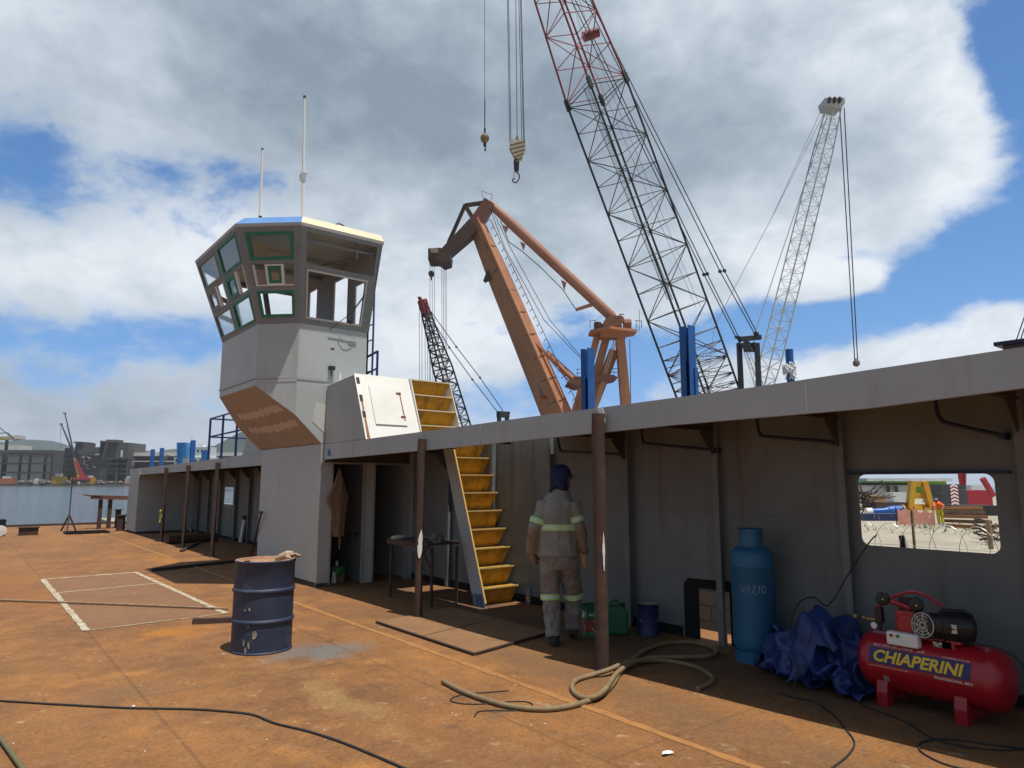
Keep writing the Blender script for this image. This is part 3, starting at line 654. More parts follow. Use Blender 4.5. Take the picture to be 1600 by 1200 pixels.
def window_wall(i, openings):
    """solid leaning wall with openings cut as a grid"""
    f = face_frame(i); nr = fnormal(f, CTR); mb = MB()
    ss = sorted({0, 1} | {o[0] for o in openings} | {o[2] for o in openings}); ts = sorted({0, 1} | {o[1] for o in openings} | {o[3] for o in openings})
    inside = lambda s, t: any(o[0] < s < o[2] and o[1] < t < o[3] for o in openings)
    for s0, s1 in zip(ss, ss[1:]):
        for t0, t1 in zip(ts, ts[1:]):
            if not inside((s0 + s1) / 2, (t0 + t1) / 2): fquad(mb, f, s0, t0, s1, t1, -.05, 0, nr)
    bmw = mb.build('window_wall', GREYDK, tower)
    return f, nr, bmw
def glazed(f, nr, wall, o, film=None, fw=.04, fh=.03, pane=True):
    s0, t0, s1, t1 = o
    mb = MB(); fring(mb, f, s0, t0, s1, t1, fw, fh, -.035, .008, nr); fr = mb.build('window_frame', GREYDK if film is None else GREENT, wall)
    if pane:
        mb = MB(); fquad(mb, f, s0 + fw * .9, t0 + fh * .9, s1 - fw * .9, t1 - fh * .9, -.018, -.012, nr); mb.build('pane', GLASS, wall)
# front face (towards the open deck): two columns of three
cols = [(.035, .475), (.535, .975)]; rows = [(.04, .335), (.375, .615), (.655, .965)]
# s runs from the near chamfer (0) to the far chamfer (1)
ops = [(c[0], r[0], c[1], r[1]) for c in cols for r in rows]
f, nr, wl = window_wall(2, ops)
for ci, c in enumerate(cols):
    for ri, r in enumerate(rows):
        o = (c[0], r[0], c[1], r[1])
        if ri == 1:
            mid = c[0] + (c[1] - c[0]) * .52
            mb = MB(); fring(mb, f, mid - .03, r[0], c[1], r[1], .05, .045, -.03, .012, nr); mb.build('sliding_sash', GREENT if ci == 0 else GREYDK, wl)
            mb = MB(); fquad(mb, f, mid + .015, r[0] + .04, c[1] - .045, r[1] - .04, -.012, -.008, nr); mb.build('pane', GLASS, wl)
            mb = MB(); fquad(mb, f, mid - .065, r[0], mid - .035, r[1], -.03, .01, nr); fquad(mb, f, c[0], r[0], c[0] + .012, r[1], -.04, .004, nr); mb.build('sash_rail', WHITEM, wl)
        else: glazed(f, nr, wl, o, GREENT if ci == 0 else None, .028 if ci == 0 else .016, .028)
# near chamfer: three windows
f, nr, wl = window_wall(1, [(.12, .07, .88, .345), (.12, .395, .88, .625), (.12, .66, .88, .945)])
glazed(f, nr, wl, (.12, .66, .88, .945), GREENT, .055, .035)
glazed(f, nr, wl, (.12, .07, .88, .345), GREENT, .05, .03, pane=False)
mb = MB(); fquad(mb, f, .12, .395, .86, .408, -.045, .012, nr); fquad(mb, f, .84, .408, .86, .615, -.045, .01, nr)
for s in (.62, .33): fquad(mb, f, s - .02, .408, s + .02, .615, -.03, .006, nr)
fquad(mb, f, .35, .60, .60, .615, -.03, .006, nr); fquad(mb, f, .35, .408, .60, .42, -.03, .006, nr); mb.build('sash_rail', WHITEM, wl)
mb = MB(); fring(mb, f, .35, .42, .60, .60, .05, .03, -.02, -.005, nr); mb.build('masking_film', GREENT, wl)
mb = MB(); fquad(mb, f, .39, .445, .56, .575, -.016, -.012, nr); mb.build('pane', GLASS, wl)
# right-hand face: one open transom and one large open window (s from back corner 0 to chamfer 1)
f, nr, wl = window_wall(0, [(.06, .63, .93, .955), (.13, .06, .925, .575)])
mb = MB(); fring(mb, f, .13, .06, .925, .575, .018, .02, -.05, .012, nr); mb.build('window_frame', SILV, wl)
# wiper across the opening
mb = MB(); mb.tube([bil(f, .16, .40) + nr * .05, bil(f, .30, .2) + nr * .05, bil(f, .60, -.02) + nr * .05], .007, 6); mb.beam(bil(f, .16, .42) + nr * .055, bil(f, .28, .24) + nr * .055, .025, .012)
mb.ico(bil(f, .30, .09) + nr * .0, .04, 2, (1.3, .7, .8)); mb.build('window_wiper', BLACK, wl, smooth=40)
# far sides
f, nr, wl = window_wall(3, [(.12, .07, .86, .345), (.12, .395, .86, .615), (.12, .665, .86, .93)])
f, nr, wl = window_wall(4, [(.08, .08, .48, .93), (.55, .08, .94, .93)])
# back wall with openings
lo, hi = ring(0, ZS), ring(.5, ZT)
mb = MB(); outl = [(10.30, ZT), (10.73, ZS), (10.73, ZS - .8), (13.7, ZS - .8), (13.7, ZS), (14.2, ZT)][::-1]
mb.plate([outl, [(10.92, 4.27), (11.26, 4.27), (11.26, 5.15), (10.86, 5.15)], [(11.58, 4.27), (12.18, 4.27), (12.18, 5.43), (11.58, 5.43)], [(13.0, 4.27), (13.4, 4.27), (13.4, 5.5), (13.0, 5.5)]], (XB, 0, 0), (0, 1, 0), (0, 0, 1), -.03); mb.build('back_wall', GREYCAB, tower)
# roof: eave ring, bevelled top
mb = MB(); e0 = ring(.505, ZT - .0); e1 = ring(.515, ZT + .05); e2 = ring(.36, ZT + .20)
for r_ in (e0, e1, e2):
    for k in (0, 5): r_[k].x = XB + .02
k = 6
vs = e0 + e1 + e2
mb.add(vs, [])
def rf(mi, fs): mb.cm = mi; [mb.f.append(list(q)) or mb.m.append(mi) for q in fs]
rf(2, [tuple(range(6))]); rf(2, [(j, (j + 1) % k, k + (j + 1) % k, k + j) for j in range(k)])
for j in range(k): rf(0 if j == 0 else (1 if j < 5 else 2), [(k + j, k + (j + 1) % k, 2 * k + (j + 1) % k, 2 * k + j)])
rf(0, [tuple(range(2 * k, 3 * k))])
roof = mb.build('wheelhouse_roof', [CREAM, BLUER, GREYCAB], tower)
mb = MB()
for y in (10.8, 11.8, 12.8): mb = MB(); mb.box((3.9, y, ZT - .07), (5.3, y + .03, ZT - .003)); mb.build('ceiling_rib', GREYCAB, roof)
mb = MB()
mb.beam((5.2, 10.4, ZT - .2), (4.7, 11.6, ZT - .2), .03); mb.beam((4.0, 10.45, ZT - .17), (5.3, 10.45, ZT - .17), .035); mb.beam((4.95, 10.45, ZT - .02), (4.95, 10.45, ZT - .3), .03); mb.build('ceiling_beam', GREYDK, roof)
mb = MB(); q = on_y(531, 348, 10.6); mb.tube(arc((q.x, 10.6, ZT + .19), .11, 0, math.pi, 12, (1, 0, 0), (0, 0, 1)), .012, 8); mb.build('lifting_ring', NAVYP, roof, smooth=40)
# lamp and small things on the right face of the bulwark
q = on_y(518, 588, 10.70)
mb = MB(); mb.tube([q, q + Vector((0, 0, .12))], .008, 6); mb.box(q + Vector((-.05, -.03, .11)), q + Vector((.05, .03, .17))); mb.build('small_lamp', BLACK, tower)
q = on_y(531, 591, 10.6)
mb = MB(); mb.tube([q + Vector((0, 0, -.08)), q + Vector((0, 0, .09))], .022, 8); mb.build('vent_stub', WHITEP, tower, smooth=40)
mb = MB(); blotch(mb, on_y(520, 545, 10.726), (1, 0, 0), (0, 0, 1), .045, 9, .4, 3); mb.build('rust_mark', RUSTD, tower)
mb = MB(); p0 = on_y(529, 523, 10.70); mb.tube(smooth_path([p0, on_y(538, 533, 10.69), on_y(550, 532, 10.69), on_y(553, 527, 10.70)], 4), .005, 5); mb.build('loose_wire', GREYDK, tower)
# antennas
for (pb, pt, r, lab, dark) in (((407, 336), (410, 232), .019, 'shorter thin white whip antenna at the blue front corner of the wheelhouse roof', 1), ((474, 334), (476, 150), .024, 'tall thin white whip antenna with a clamp, highest thing on the wheelhouse roof', 2)):
    a = on_y(*pb, 11.3); b = on_y(*pt, 11.3); a = Vector((a.x, 11.3, ZT + .18)); 
    t = thing('whip_antenna', lab, 'antenna', a, 'antennas on the wheelhouse roof')
    mb = MB(); mb.tube([a, a.lerp(b, .985)], [r * 1.3, r * .85], 8); mb.build('mast', WHITEM, t, smooth=40)
    mb = MB(); mb.tube([a.lerp(b, .985), b], r * 1.1, 8); mb.build('tip_cap', BLACK, t, smooth=40)
    mb = MB()
    if dark == 1: mb.tube([a, a + Vector((0, 0, .2))], .03, 8); mb.ico(a + Vector((-.04, -.02, .1)), .035, 1)
    else: mb.tube([a + Vector((.07, 0, 0)), a + Vector((.07, 0, .23))], .03, 8)
    mb.build('base_socket', RUSTD, t, smooth=40)
    if dark == 2:
        c = a.lerp(b, .44); mb = MB(); mb.box(c - Vector((.05, .03, .14)), c + Vector((.035, .03, .0))); mb.ico(c + Vector((.05, 0, .03)), .035, 1); mb.tube([c + Vector((.0, 0, -.15)), c + Vector((0, 0, .02))], .035, 6); mb.build('clamp', SILV, t, smooth=40)
# ladder behind the wheelhouse
lad = thing('blue_ladder', 'thin dark ladder seen through the open window of the wheelhouse', 'ladder', (6.0, 11.6, 2.27))
mb = MB()
for y in (11.35, 11.75): mb.tube([(5.75, y, 2.27), (5.75, y, 5.6)], .018, 6)
mb.build('rail', BLUERAIL, lad, smooth=40)
mb = MB()
for i in range(11): mb.tube([(5.75, 11.35, 2.5 + i * .29), (5.75, 11.75, 2.5 + i * .29)], .012, 6)
mb.build('rung', BLUERAIL, lad, smooth=40)

# ------------------------------------------------------------------ posts propping the roof edge
def px_label(k): return ['rusty pipe post nearest the camera, right of the man, its foot by the tan hose', 'rusty pipe post with a white paint smear, in front of the work table',
    'rusty pipe post nearest the wheelhouse column in the far bay', 'rusty pipe post in the middle of the far bay', 'rusty pipe post with yellow green gloves tied on, nearest the end cabin'][k]
posts = [((948, 1045), 652, .060), ((655, 965), 686, .048), ((333, 870), 726, .046), ((281, 857), 732, .046), ((243, 847), 735, .042)]
POSTS = []
for k, ((px, py), ty, r) in enumerate(posts):
    g = on_z(px, py); yy = g.y; x = fx(yy) - r - .004
    t = thing('support_post', px_label(k), 'post', (x, yy, 0), 'rusty pipe posts along the roof edge')
    mb = MB(); n = 9
    zt = zbot(yy) + (.14 if k else .17)
    pts = [(x + .004 * math.sin(i * 2.1 + k), yy + .004 * math.cos(i * 1.7 + k), zt * i / n) for i in range(n + 1)]
    mb.tube(pts, r, 14); mb.build('pipe', RUSTP, t, smooth=40)
    mb = MB(); mb.tube([(x, yy, 0), (x, yy, .006)], r * 1.35, 12); mb.build('foot_weld', RUSTD, t)
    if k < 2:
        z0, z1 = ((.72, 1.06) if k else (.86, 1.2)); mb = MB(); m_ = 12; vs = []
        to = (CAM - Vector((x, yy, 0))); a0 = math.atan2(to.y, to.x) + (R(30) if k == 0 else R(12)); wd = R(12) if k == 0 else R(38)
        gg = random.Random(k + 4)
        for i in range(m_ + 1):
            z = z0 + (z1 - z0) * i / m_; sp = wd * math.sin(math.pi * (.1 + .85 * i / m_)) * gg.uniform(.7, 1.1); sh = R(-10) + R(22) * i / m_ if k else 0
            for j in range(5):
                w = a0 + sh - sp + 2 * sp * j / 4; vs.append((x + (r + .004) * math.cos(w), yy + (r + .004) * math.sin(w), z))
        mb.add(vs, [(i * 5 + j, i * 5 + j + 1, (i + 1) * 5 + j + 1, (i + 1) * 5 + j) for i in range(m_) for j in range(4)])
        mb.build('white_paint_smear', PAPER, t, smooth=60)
    POSTS.append((x, yy, r))
# gloves on the last post
x, y, r = POSTS[4]
GLV = mat('lime_work_glove', (.35, .42, .06), .8, col2=(.2, .22, .05), scale=16, var=.2)
t = thing('tied_gloves', 'yellow green work gloves tied to the farthest rusty post', 'gloves', (x - .06, y - .06, .8))
for dz, sx in ((.82, -1), (.66, 1)):
    mb = MB(); c = Vector((x - r - .03, y - .05, dz)); mb.ico(c, .055, 2, (.6, 1, 1.2))
    for j in range(4): mb.tube([c + Vector((0, -.045 + .03 * j, -.04)), c + Vector((-.02 * sx, -.06 + .036 * j, -.13 + .01 * (j % 2)))], [.017, .012], 6)
    mb.tube([c + Vector((0, .04 * sx, .0)), c + Vector((-.02, .09 * sx, .05))], [.018, .013], 6); mb.build('glove', GLV, t, smooth=50)

# ------------------------------------------------------------------ blue posts and railings beyond the roof
mb = MB(); mb.box((6.78, -30, -1.4), (7.55, 40, -.6)); kind(mb.build('outer_side_deck', DECKM), 'structure')
HB = 8.15
def upost(name, lab, px0, px1, ytop, X, grp, capped=False):
    a = on_x(px0, ytop, X); b = on_x(px1, ytop, X); y = (a.y + b.y) / 2; z = (a.z + b.z) / 2; w = abs(a.y - b.y) * .8
    w = max(.07, min(w, .16))
    t = MB(); h = w / 2
    # channel section open towards the left
    if capped: t.lathe([(h, .82), (h, z)], (X, y, 0), n=16)
    else:
        zb0 = .82 if X > 8 else -.6
        t.box((X - h, y - h, zb0), (X + h, y - h + .012, z)); t.box((X - h, y + h - .012, zb0), (X + h, y + h, z)); t.box((X + h - .012, y - h + .0125, zb0), (X + h, y + h - .0125, z - .005)); t.box((X - h - .004, y - .02, zb0), (X - h + .006, y + h, z - .01))
    return tag(t.build(name, BLUEP, smooth=40 if capped else None, loc=(X, y, .82 if X > 8 else -.6)), lab, 'post', grp)
G_ = 'blue posts beyond the deckhouse roof'
upost('blue_post', 'blue channel post above the roof in front of the orange crane', 911, 925, 545, HB, G_)
upost('blue_post', 'tall blue channel post in front of the black lattice boom', 1064, 1083, 510, HB, G_)
upost('blue_post', 'short blue post stub right beside the tall one at the black lattice boom', 1082, 1088, 575, HB + .05, G_)
pp = upost('blue_post', 'round blue post with white rags wound round it, right of the black gantry', 1226, 1240, 546, HB, G_, True)
a = on_x(1233, 570, HB)
mb = MB(); gg = random.Random(3)
for i in range(14):
    w0 = gg.uniform(0, 6.28); pts = [a + Vector((.075 * math.cos(w0 + .6 * j), .075 * math.sin(w0 + .6 * j), gg.uniform(-.05, .03) + (-.02 * j))) for j in range(6)]
    mb.tube(pts, gg.uniform(.006, .014), 5)
for i in range(6): mb.tube([a + Vector((-.07, gg.uniform(-.06, .05), .0)), a + Vector((-.09, gg.uniform(-.10, .0), -.08)), a + Vector((-.08, gg.uniform(-.15, .02), -.2))], .009, 5)
tag(mb.build('rag_bundle', PAPER, loc=a), 'white rags and cord wound round the blue post right of the black gantry', 'rags')
LP = [(236, 242, 702, 'leftmost blue post beyond the far end of the roof'), (251, 256, 700, 'second blue post from the left, beyond the far end of the roof'), (280, 286, 692, 'blue post in front of the light blue tank on the white ship'), (299, 305, 688, 'blue post right in front of the white ship'), (318, 322, 704, 'short blue post just left of the blue railing')]
for a, b, yt, lab in LP: upost('blue_post', lab, a, b, yt, 7.2, 'blue posts at the far end of the barge')
# railing on the far roof
rl = thing('blue_railing', 'dark blue pipe railing on the far roof left of the wheelhouse', 'railing', (4.95, 17.5, 2.16))
def rail_bar(p, q, r=.022, name='rail'):
    mb = MB(); mb.tube([p, q], r, 8); mb.build(name, BLUERAIL, rl, smooth=40)
ry = [18.5, 17.4, 16.3, 15.2]
for y in ry: rail_bar((4.9, y, ztop(y)), (4.9, y, ztop(y) + 1.08), .028, 'upright')
rail_bar((6.2, 18.5, ztop(18)), (6.2, 18.5, ztop(18) + 1.08), .028, 'upright')
for h in (1.08, .62): rail_bar((4.9, 18.5, 2.16 + h), (4.9, 14.2, 2.21 + h)); rail_bar((4.9, 18.5, 2.16 + h), (6.2, 18.5, 2.16 + h)); rail_bar((6.2, 18.5, 2.16 + h), (6.2, 14.2, 2.21 + h))
rail_bar((6.2, 16.3, 2.16), (6.2, 16.3, 3.24), .028, 'upright')
rl = thing('blue_railing', 'corner of a dark blue railing just right of the wheelhouse', 'railing', (6.3, 11.9, 2.3))
p1 = on_x(590, 549, 6.9); p0 = on_x(577, 556, 6.9); p2 = on_x(589, 584, 6.9); p3 = on_x(577, 582, 6.9); p4 = on_x(590, 575, 6.9)
rail_bar(p1 + Vector((0, 0, -2.2)), p1, .028, 'upright'); rail_bar(p1, p1 + (p0 - p1) * 3, .028); rail_bar(p4, p4 + (p3 - p4) * 3, .02); rail_bar(p1 + (p0 - p1) * 3, p1 + (p0 - p1) * 3 + Vector((0, 0, -2.2)), .028, 'upright')
# slope panel on the roof behind the column
mb = MB(); mb.prism([(4.66, 13.6, 2.225), (4.66, 15.05, 2.205), (4.66, 14.75, 2.62), (4.66, 13.6, 3.0)], (.02, 0, 0)); mb.build('roof_gusset', GREY, house)
# low cabin roof at the right edge
a = on_x(1552, 535, 7.3); b = on_x(1552, 545, 7.3)
t = thing('low_canopy', 'flat dark edged canopy peeping over the deckhouse roof at the right edge', 'canopy', (7.3, 1.0, -.6))
mb = MB(); mb.box((7.3, -3.5, a.z - .035), (7.52, a.y, a.z)); mb.build('canopy_roof', NAVYP, t)
mb = MB(); mb.box((7.33, -3.4, -.6), (7.5, a.y - .06, a.z - .036)); mb.build('canopy_wall', mat('brown_side', (.16, .10, .08), .8), t)

# ------------------------------------------------------------------ upper flight of stairs on the roof
st2 = thing('roof_staircase', 'short upper flight of yellow stairs standing on the deckhouse roof beside the white access panel', 'stairs', (5.95, 9.3, 2.27))
for xs in ((SX0 - .01) - .014, (SX1 + .09) + .002):
    mb = MB(); mb.prism([(xs, 9.235, 2.275), (xs, 9.66, 3.30), (xs, 10.0, 3.28), (xs, 9.6, 2.275)], (.012, 0, 0)); mb.build('stringer', WHITEP, st2)
for i in range(5):
    z = 3.29 - i * .253; y = 9.66 - i * .105
    if z - .25 < 2.27: zb_ = 2.275
    else: zb_ = z - RISE + .012
    mb = MB(); l_ = .12 * (z - zb_) / .241
    mb.prism([((SX0 - .01), y, z), ((SX1 + .09), y, z), ((SX1 + .09) - .05, y + l_, zb_), ((SX0 - .01) + .05, y + l_, zb_)][::-1], (0, .008, 0))
    mb.prism([((SX0 - .01), y + .008, z - .012), ((SX1 + .09), y + .008, z - .012), ((SX1 + .09), y + .235, z - .012), ((SX0 - .01), y + .235, z - .012)], (0, 0, .010))
    t = mb.build('tread', YELL, st2)
    mb = MB(); mb.box(((SX0 - .01) + .002, y - .006, z - .012), ((SX1 + .09) - .002, y + .006, z + .006)); mb.build('nosing', CREAM, t)

# ------------------------------------------------------------------ man
MAN = on_z(882, 1008)
def wk(x, y, z): return Vector((MAN.x, MAN.y, 0)) + RT * x + FH * y + Vector((0, 0, z))
man = thing('person', 'man seen from behind in grey work clothes with lime bands and blue head cloth', 'person', (MAN.x, MAN.y, 0))
def sections(mb, secs, n=28, wr=0.0, seed=0, cap=True):
    vs = []
    for k, (z, cx, cy, rx, ry) in enumerate(secs):
        for j in range(n):
            w = 2 * math.pi * j / n; q = 1.0
            if wr: q += wr * noise.noise(Vector((math.cos(w) * 3 + seed, math.sin(w) * 3, z * 5))) + wr * .6 * noise.noise(Vector((math.cos(w) * 8, math.sin(w) * 8 + seed, z * 3)))
            vs.append(wk(cx + rx * math.cos(w) * q, cy + ry * math.sin(w) * q, z))
    k = len(secs)
    fs = [(i * n + j, i * n + (j + 1) % n, (i + 1) * n + (j + 1) % n, (i + 1) * n + j) for i in range(k - 1) for j in range(n)]
    if cap: fs += [tuple(range(n))[::-1], tuple((k - 1) * n + j for j in range(n))]
    mb.add(vs, fs)
def dens(secs, m=5):
    out = []
    for a, b in zip(secs, secs[1:]):
        for i in range(m):
            t = i / m; out.append(tuple(a[q] * (1 - t) + b[q] * t for q in range(5)))
    return out + [secs[-1]]
def limb(mb, pts, rs, n=16, sub=6, wr=0.0, seed=0):
    path = smooth_path([wk(*p) for p in pts], sub); k = len(path)
    rr = []
    for i in range(k):
        t = i / (k - 1) * (len(rs) - 1); a = min(int(t), len(rs) - 2); rr.append(rs[a] + (rs[a + 1] - rs[a]) * (t - a) + (wr * noise.noise(Vector((i * .45, seed, 0)))))
    mb.tube(path, rr, n)
LA = [(-.185, .01, 1.43), (-.285, -.03, 1.17), (-.335, .03, .92)]; RA = [(.085, .01, 1.43), (.16, -.02, 1.16), (.215, .05, .91)]
LL = [(-.135, 0, .84), (-.135, .07, .47), (-.11, -.05, .09)]; RL = [(.045, .02, .84), (.105, .15, .48), (.11, .20, .13)]
def hand(mb, wrist, dirn, side, curl=.6):
    """palm, four bent fingers of unequal length and a thumb; dirn points from wrist to knuckles, side is the thumb side"""
    d = Vector(dirn).normalized(); s = Vector(side).normalized(); nrm = d.cross(s).normalized()
    w = Vector(wrist); P = lambda a, b, c: wk(*(w + d * a + s * b + nrm * c))
    mb.tube([P(-.03, 0, 0), P(.0, 0, 0), P(.03, 0, 0), P(.07, 0, 0), P(.085, 0, 0)], [.026, .03, .036, .037, .025], 10)
    for i, (b, L) in enumerate(((.03, .068), (.010, .078), (-.011, .072), (-.031, .056))):
        p0 = P(.055, b * .8, 0); p1 = P(.085, b, 0); a1 = curl * .8; p2 = P(.085 + L * .45 * math.cos(a1), b * 1.05, L * .45 * math.sin(a1)); a2 = curl * 1.7; p3 = P(.085 + L * (.45 * math.cos(a1) + .5 * math.cos(a2)), b * .95, L * (.45 * math.sin(a1) + .5 * math.sin(a2)))
        mb.tube([p0, p1, p2, p3], [.0125, .0115, .0105, .008], 8)
    mb.tube([P(.015, .028, .005), P(.04, .052, .014), P(.068, .058, .026), P(.088, .052, .036)], [.015, .0125, .011, .008], 8)
mb = MB()
hc = (-.005, .05, 1.695)
mb.ico(wk(*hc), 1, 3, (1, 1, 1), lambda d: .098 + .012 * abs(d.dot(FH)) + .012 * d.z)
mb.tube([wk(-.03, .02, 1.46), wk(-.02, .03, 1.56), wk(-.005, .045, 1.66)], [.075, .06, .058], 14)
# face turned to the right: nose, chin, ear
fd = Vector((.82, .57, 0)).normalized(); fs = Vector((fd.y, -fd.x, 0))
def face(a, b, c): q = Vector(hc) + fd * a + fs * b + Vector((0, 0, c)); return wk(*q)
mb.tube([face(.085, 0, .02), face(.115, 0, -.022), face(.098, 0, -.03)], [.012, .016, .012], 8)
mb.ico(face(.055, 0, -.09), .045, 2); mb.tube([face(.09, -.025, -.058), face(.098, 0, -.058), face(.09, .025, -.058)], .009, 6)
for sg in (-1, 1): mb.ico(face(.082, .033 * sg, .005), .014, 2); mb.ico(face(.0, .098 * sg, -.01), .03, 2, (.7, .5, 1))
sections(mb, [(.9, -.06, 0, .165, .105), (1.2, -.055, 0, .16, .105), (1.4, -.05, .01, .17, .1), (1.5, -.04, .02, .09, .08)])
for pts in (LA, RA): limb(mb, pts, [.055, .045, .032])
for pts in (LL, RL): limb(mb, pts, [.085, .06, .045])
mb.ico(wk(-.05, 0, .86), .13, 2, (1.15, 1, .8))
hand(mb, (-.322, .035, .895), (.28, .15, -1), (.5, .9, .1), .95); hand(mb, (.207, .055, .885), (.06, .12, -1), (-.3, .9, .2), .5)
fuse(mb, .0075, 3).build('body', SKIN, man, smooth=60)
CLOTH = mat('grey_work_cloth', (.245, .25, .225), .92, col2=(.18, .175, .15), scale=6, bump=.35, bscale=18, spots=((.12, .09, .06), 5, .6, .8), var=.12)
CLOTH2 = mat('grey_work_trousers', (.215, .21, .195), .92, col2=(.145, .12, .10), scale=5, bump=.35, bscale=18, spots=((.26, .26, .255), 4, .55, .75), var=.12)
SLEEVE = mat('brown_soiled_sleeve', (.22, .18, .13), .92, col2=(.16, .12, .085), scale=8, bump=.4, bscale=22, var=.15)
LIME = mat('lime_reflective_band', (.36, .62, .20), .5, col2=(.45, .68, .32), scale=12, var=.06)
SILVB = mat('silver_reflective_strip', (.55, .60, .50), .4, var=.05)
NAVYC = mat('navy_head_cloth', (.006, .010, .058), .85, col2=(.009, .015, .08), scale=9, bump=.35, bscale=30, var=.15)
BOOT = mat('worn_black_boot', (.025, .022, .02), .7, col2=(.06, .045, .035), scale=9, var=.2)
TORSO = [(.895, -.065, 0, .212, .15), (.94, -.065, 0, .205, .148), (1.05, -.062, 0, .195, .14), (1.2, -.058, 0, .193, .135), (1.34, -.055, .0, .195, .130), (1.42, -.05, .008, .182, .118), (1.48, -.045, .015, .145, .10), (1.53, -.04, .022, .115, .085), (1.575, -.032, .03, .078, .075)]
mb = MB(); sections(mb, dens(TORSO), 36, .055, 2)
limb(mb, LA, [.085, .072, .055], wr=.010, seed=1); limb(mb, RA, [.085, .07, .056], wr=.010, seed=5)
jk = fuse(mb, .0085, 2)
for i, v in enumerate(jk.v):   # cloth folds
    q = v * 1.0; k = (1 - 2.4 * abs(noise.noise(Vector((q.x * 6 + q.z * 2, q.y * 6, q.z * 5 - q.x * 3))))) + .5 * noise.noise(Vector((q.x * 22 + 5, q.y * 22, q.z * 9)))
    jk.v[i] = v + (v - Vector((MAN.x, MAN.y, v.z))).normalized() * .011 * k
lax = (wk(*LA[1])); rax = wk(*RA[1])
for fi, f in enumerate(jk.f):
    c = jk.v[f[0]]; lx = (c - Vector((MAN.x, MAN.y, 0))).dot(RT)
    if c.z < 1.2 and (lx < -.253 or lx > .118 + (1.2 - c.z) * .06): jk.m[fi] = 1
jk.build('jacket', [CLOTH, SLEEVE], man, smooth=70)
mb = MB(); sections(mb, dens([(.76, -.05, .01, .19, .135), (.84, -.055, .0, .198, .14), (.93, -.06, 0, .19, .135)], 3), 32, .04, 7)
limb(mb, LL, [.120, .090, .076], 20, 8, .012, 3); limb(mb, RL, [.120, .092, .08], 20, 8, .012, 9)
tr = fuse(mb, .009, 2)
for i, v in enumerate(tr.v):
    k = (1 - 2.4 * abs(noise.noise(Vector((v.x * 5 + v.z * 3, v.y * 5, v.z * 7))))) + .5 * noise.noise(Vector((v.x * 20 + 5, v.y * 20, v.z * 13)))
    tr.v[i] = v + Vector((noise.noise(v * 13), noise.noise(v * 13 + Vector((9, 0, 0))), 0)).normalized() * .010 * k
tr.build('trousers', CLOTH2, man, smooth=70)
def band(pts_at, name):
    """torso bands follow the jacket ellipse"""
    mb = MB()
    for (z, mi, h, o) in ((pts_at, 0, .032, .012), (pts_at, 1, .012, .0145)):
        z0 = z - h; z1 = z + h
        def sec(zz, off):
            for a, b in zip(TORSO, TORSO[1:]):
                if a[0] <= zz <= b[0]:
                    t = (zz - a[0]) / (b[0] - a[0]); s_ = [a[q] + (b[q] - a[q]) * t for q in range(5)]; return (zz, s_[1], s_[2], s_[3] + off, s_[4] + off)
        mb.cm = mi; sections(mb, [sec(z0, o), sec(z, o), sec(z1, o)], 40, .055, 2, cap=False)
    mb.build(name, [LIME, SILVB], man, smooth=60)
band(1.185, 'reflective_band')
def limb_band(pts, t0, r, hh=.03):
    path = smooth_path([wk(*p) for p in pts], 12); k = len(path); i = int(t0 * (k - 1)); d = (path[i + 1] - path[i - 1]).normalized()
    mb = MB(); mb.cm = 0; mb.tube([path[i] - d * hh, path[i], path[i] + d * hh], r, 22, cap=False); mb.cm = 1; mb.tube([path[i] - d * .011, path[i] + d * .011], r + .003, 22, cap=False)
    mb.build('reflective_band', [LIME, SILVB], man, smooth=60)
limb_band(LA, .40, .092); limb_band(RA, .36, .092); limb_band(LL, .53, .104); limb_band(RL, .53, .106)
# boots
mb = MB()
for (x, y, z, tl) in ((-.11, -.05, 0, 0), (.11, .20, .04, -.3)):
    mb.tube([wk(x, y, .14 + z), wk(x, y, .05 + z)], [.055, .056], 12); mb.tube([wk(x, y - .06, .035 + z * 1.4), wk(x, y, .045 + z), wk(x, y + .1, .04 + z * .5), wk(x, y + .19, .035)], [.032, .05, .048, .035], 12)
fuse(mb, .01, 2).build('boots', BOOT, man, smooth=60)
# head cloth with knot and tails, glasses
mb = MB(); mb.ico(wk(hc[0] - .012, hc[1] - .006, hc[2] + .022), 1, 3, (1, 1, 1), lambda d: (.122 + .006 * noise.noise(d * 6)) if d.dot((RT * fd.x + FH * fd.y) * .8 + Vector((0, 0, -.45))) < .42 else .098)
mb.tube([wk(-.06, .0, 1.63), wk(-.09, -.02, 1.60), wk(-.125, -.03, 1.575), wk(-.14, -.03, 1.54)], [.04, .028, .018, .012], 8); mb.tube([wk(-.05, -.02, 1.66), wk(.0, -.05, 1.60), wk(.04, -.02, 1.58)], [.05, .05, .03], 10)
fuse(mb, .008, 3).build('head_cloth', NAVYC, man, smooth=70)
mb = MB(); mb.tube([face(.1, -.06, .012), face(.112, 0, .012), face(.1, .06, .012), face(.02, .105, .012)], .006, 6); mb.tube(arc(face(.11, .03, .006), .024, 0, 6.3, 12, RT * fs.x + FH * fs.y, (0, 0, 1)), .004, 5); mb.build('glasses', BLACK, man, smooth=60)
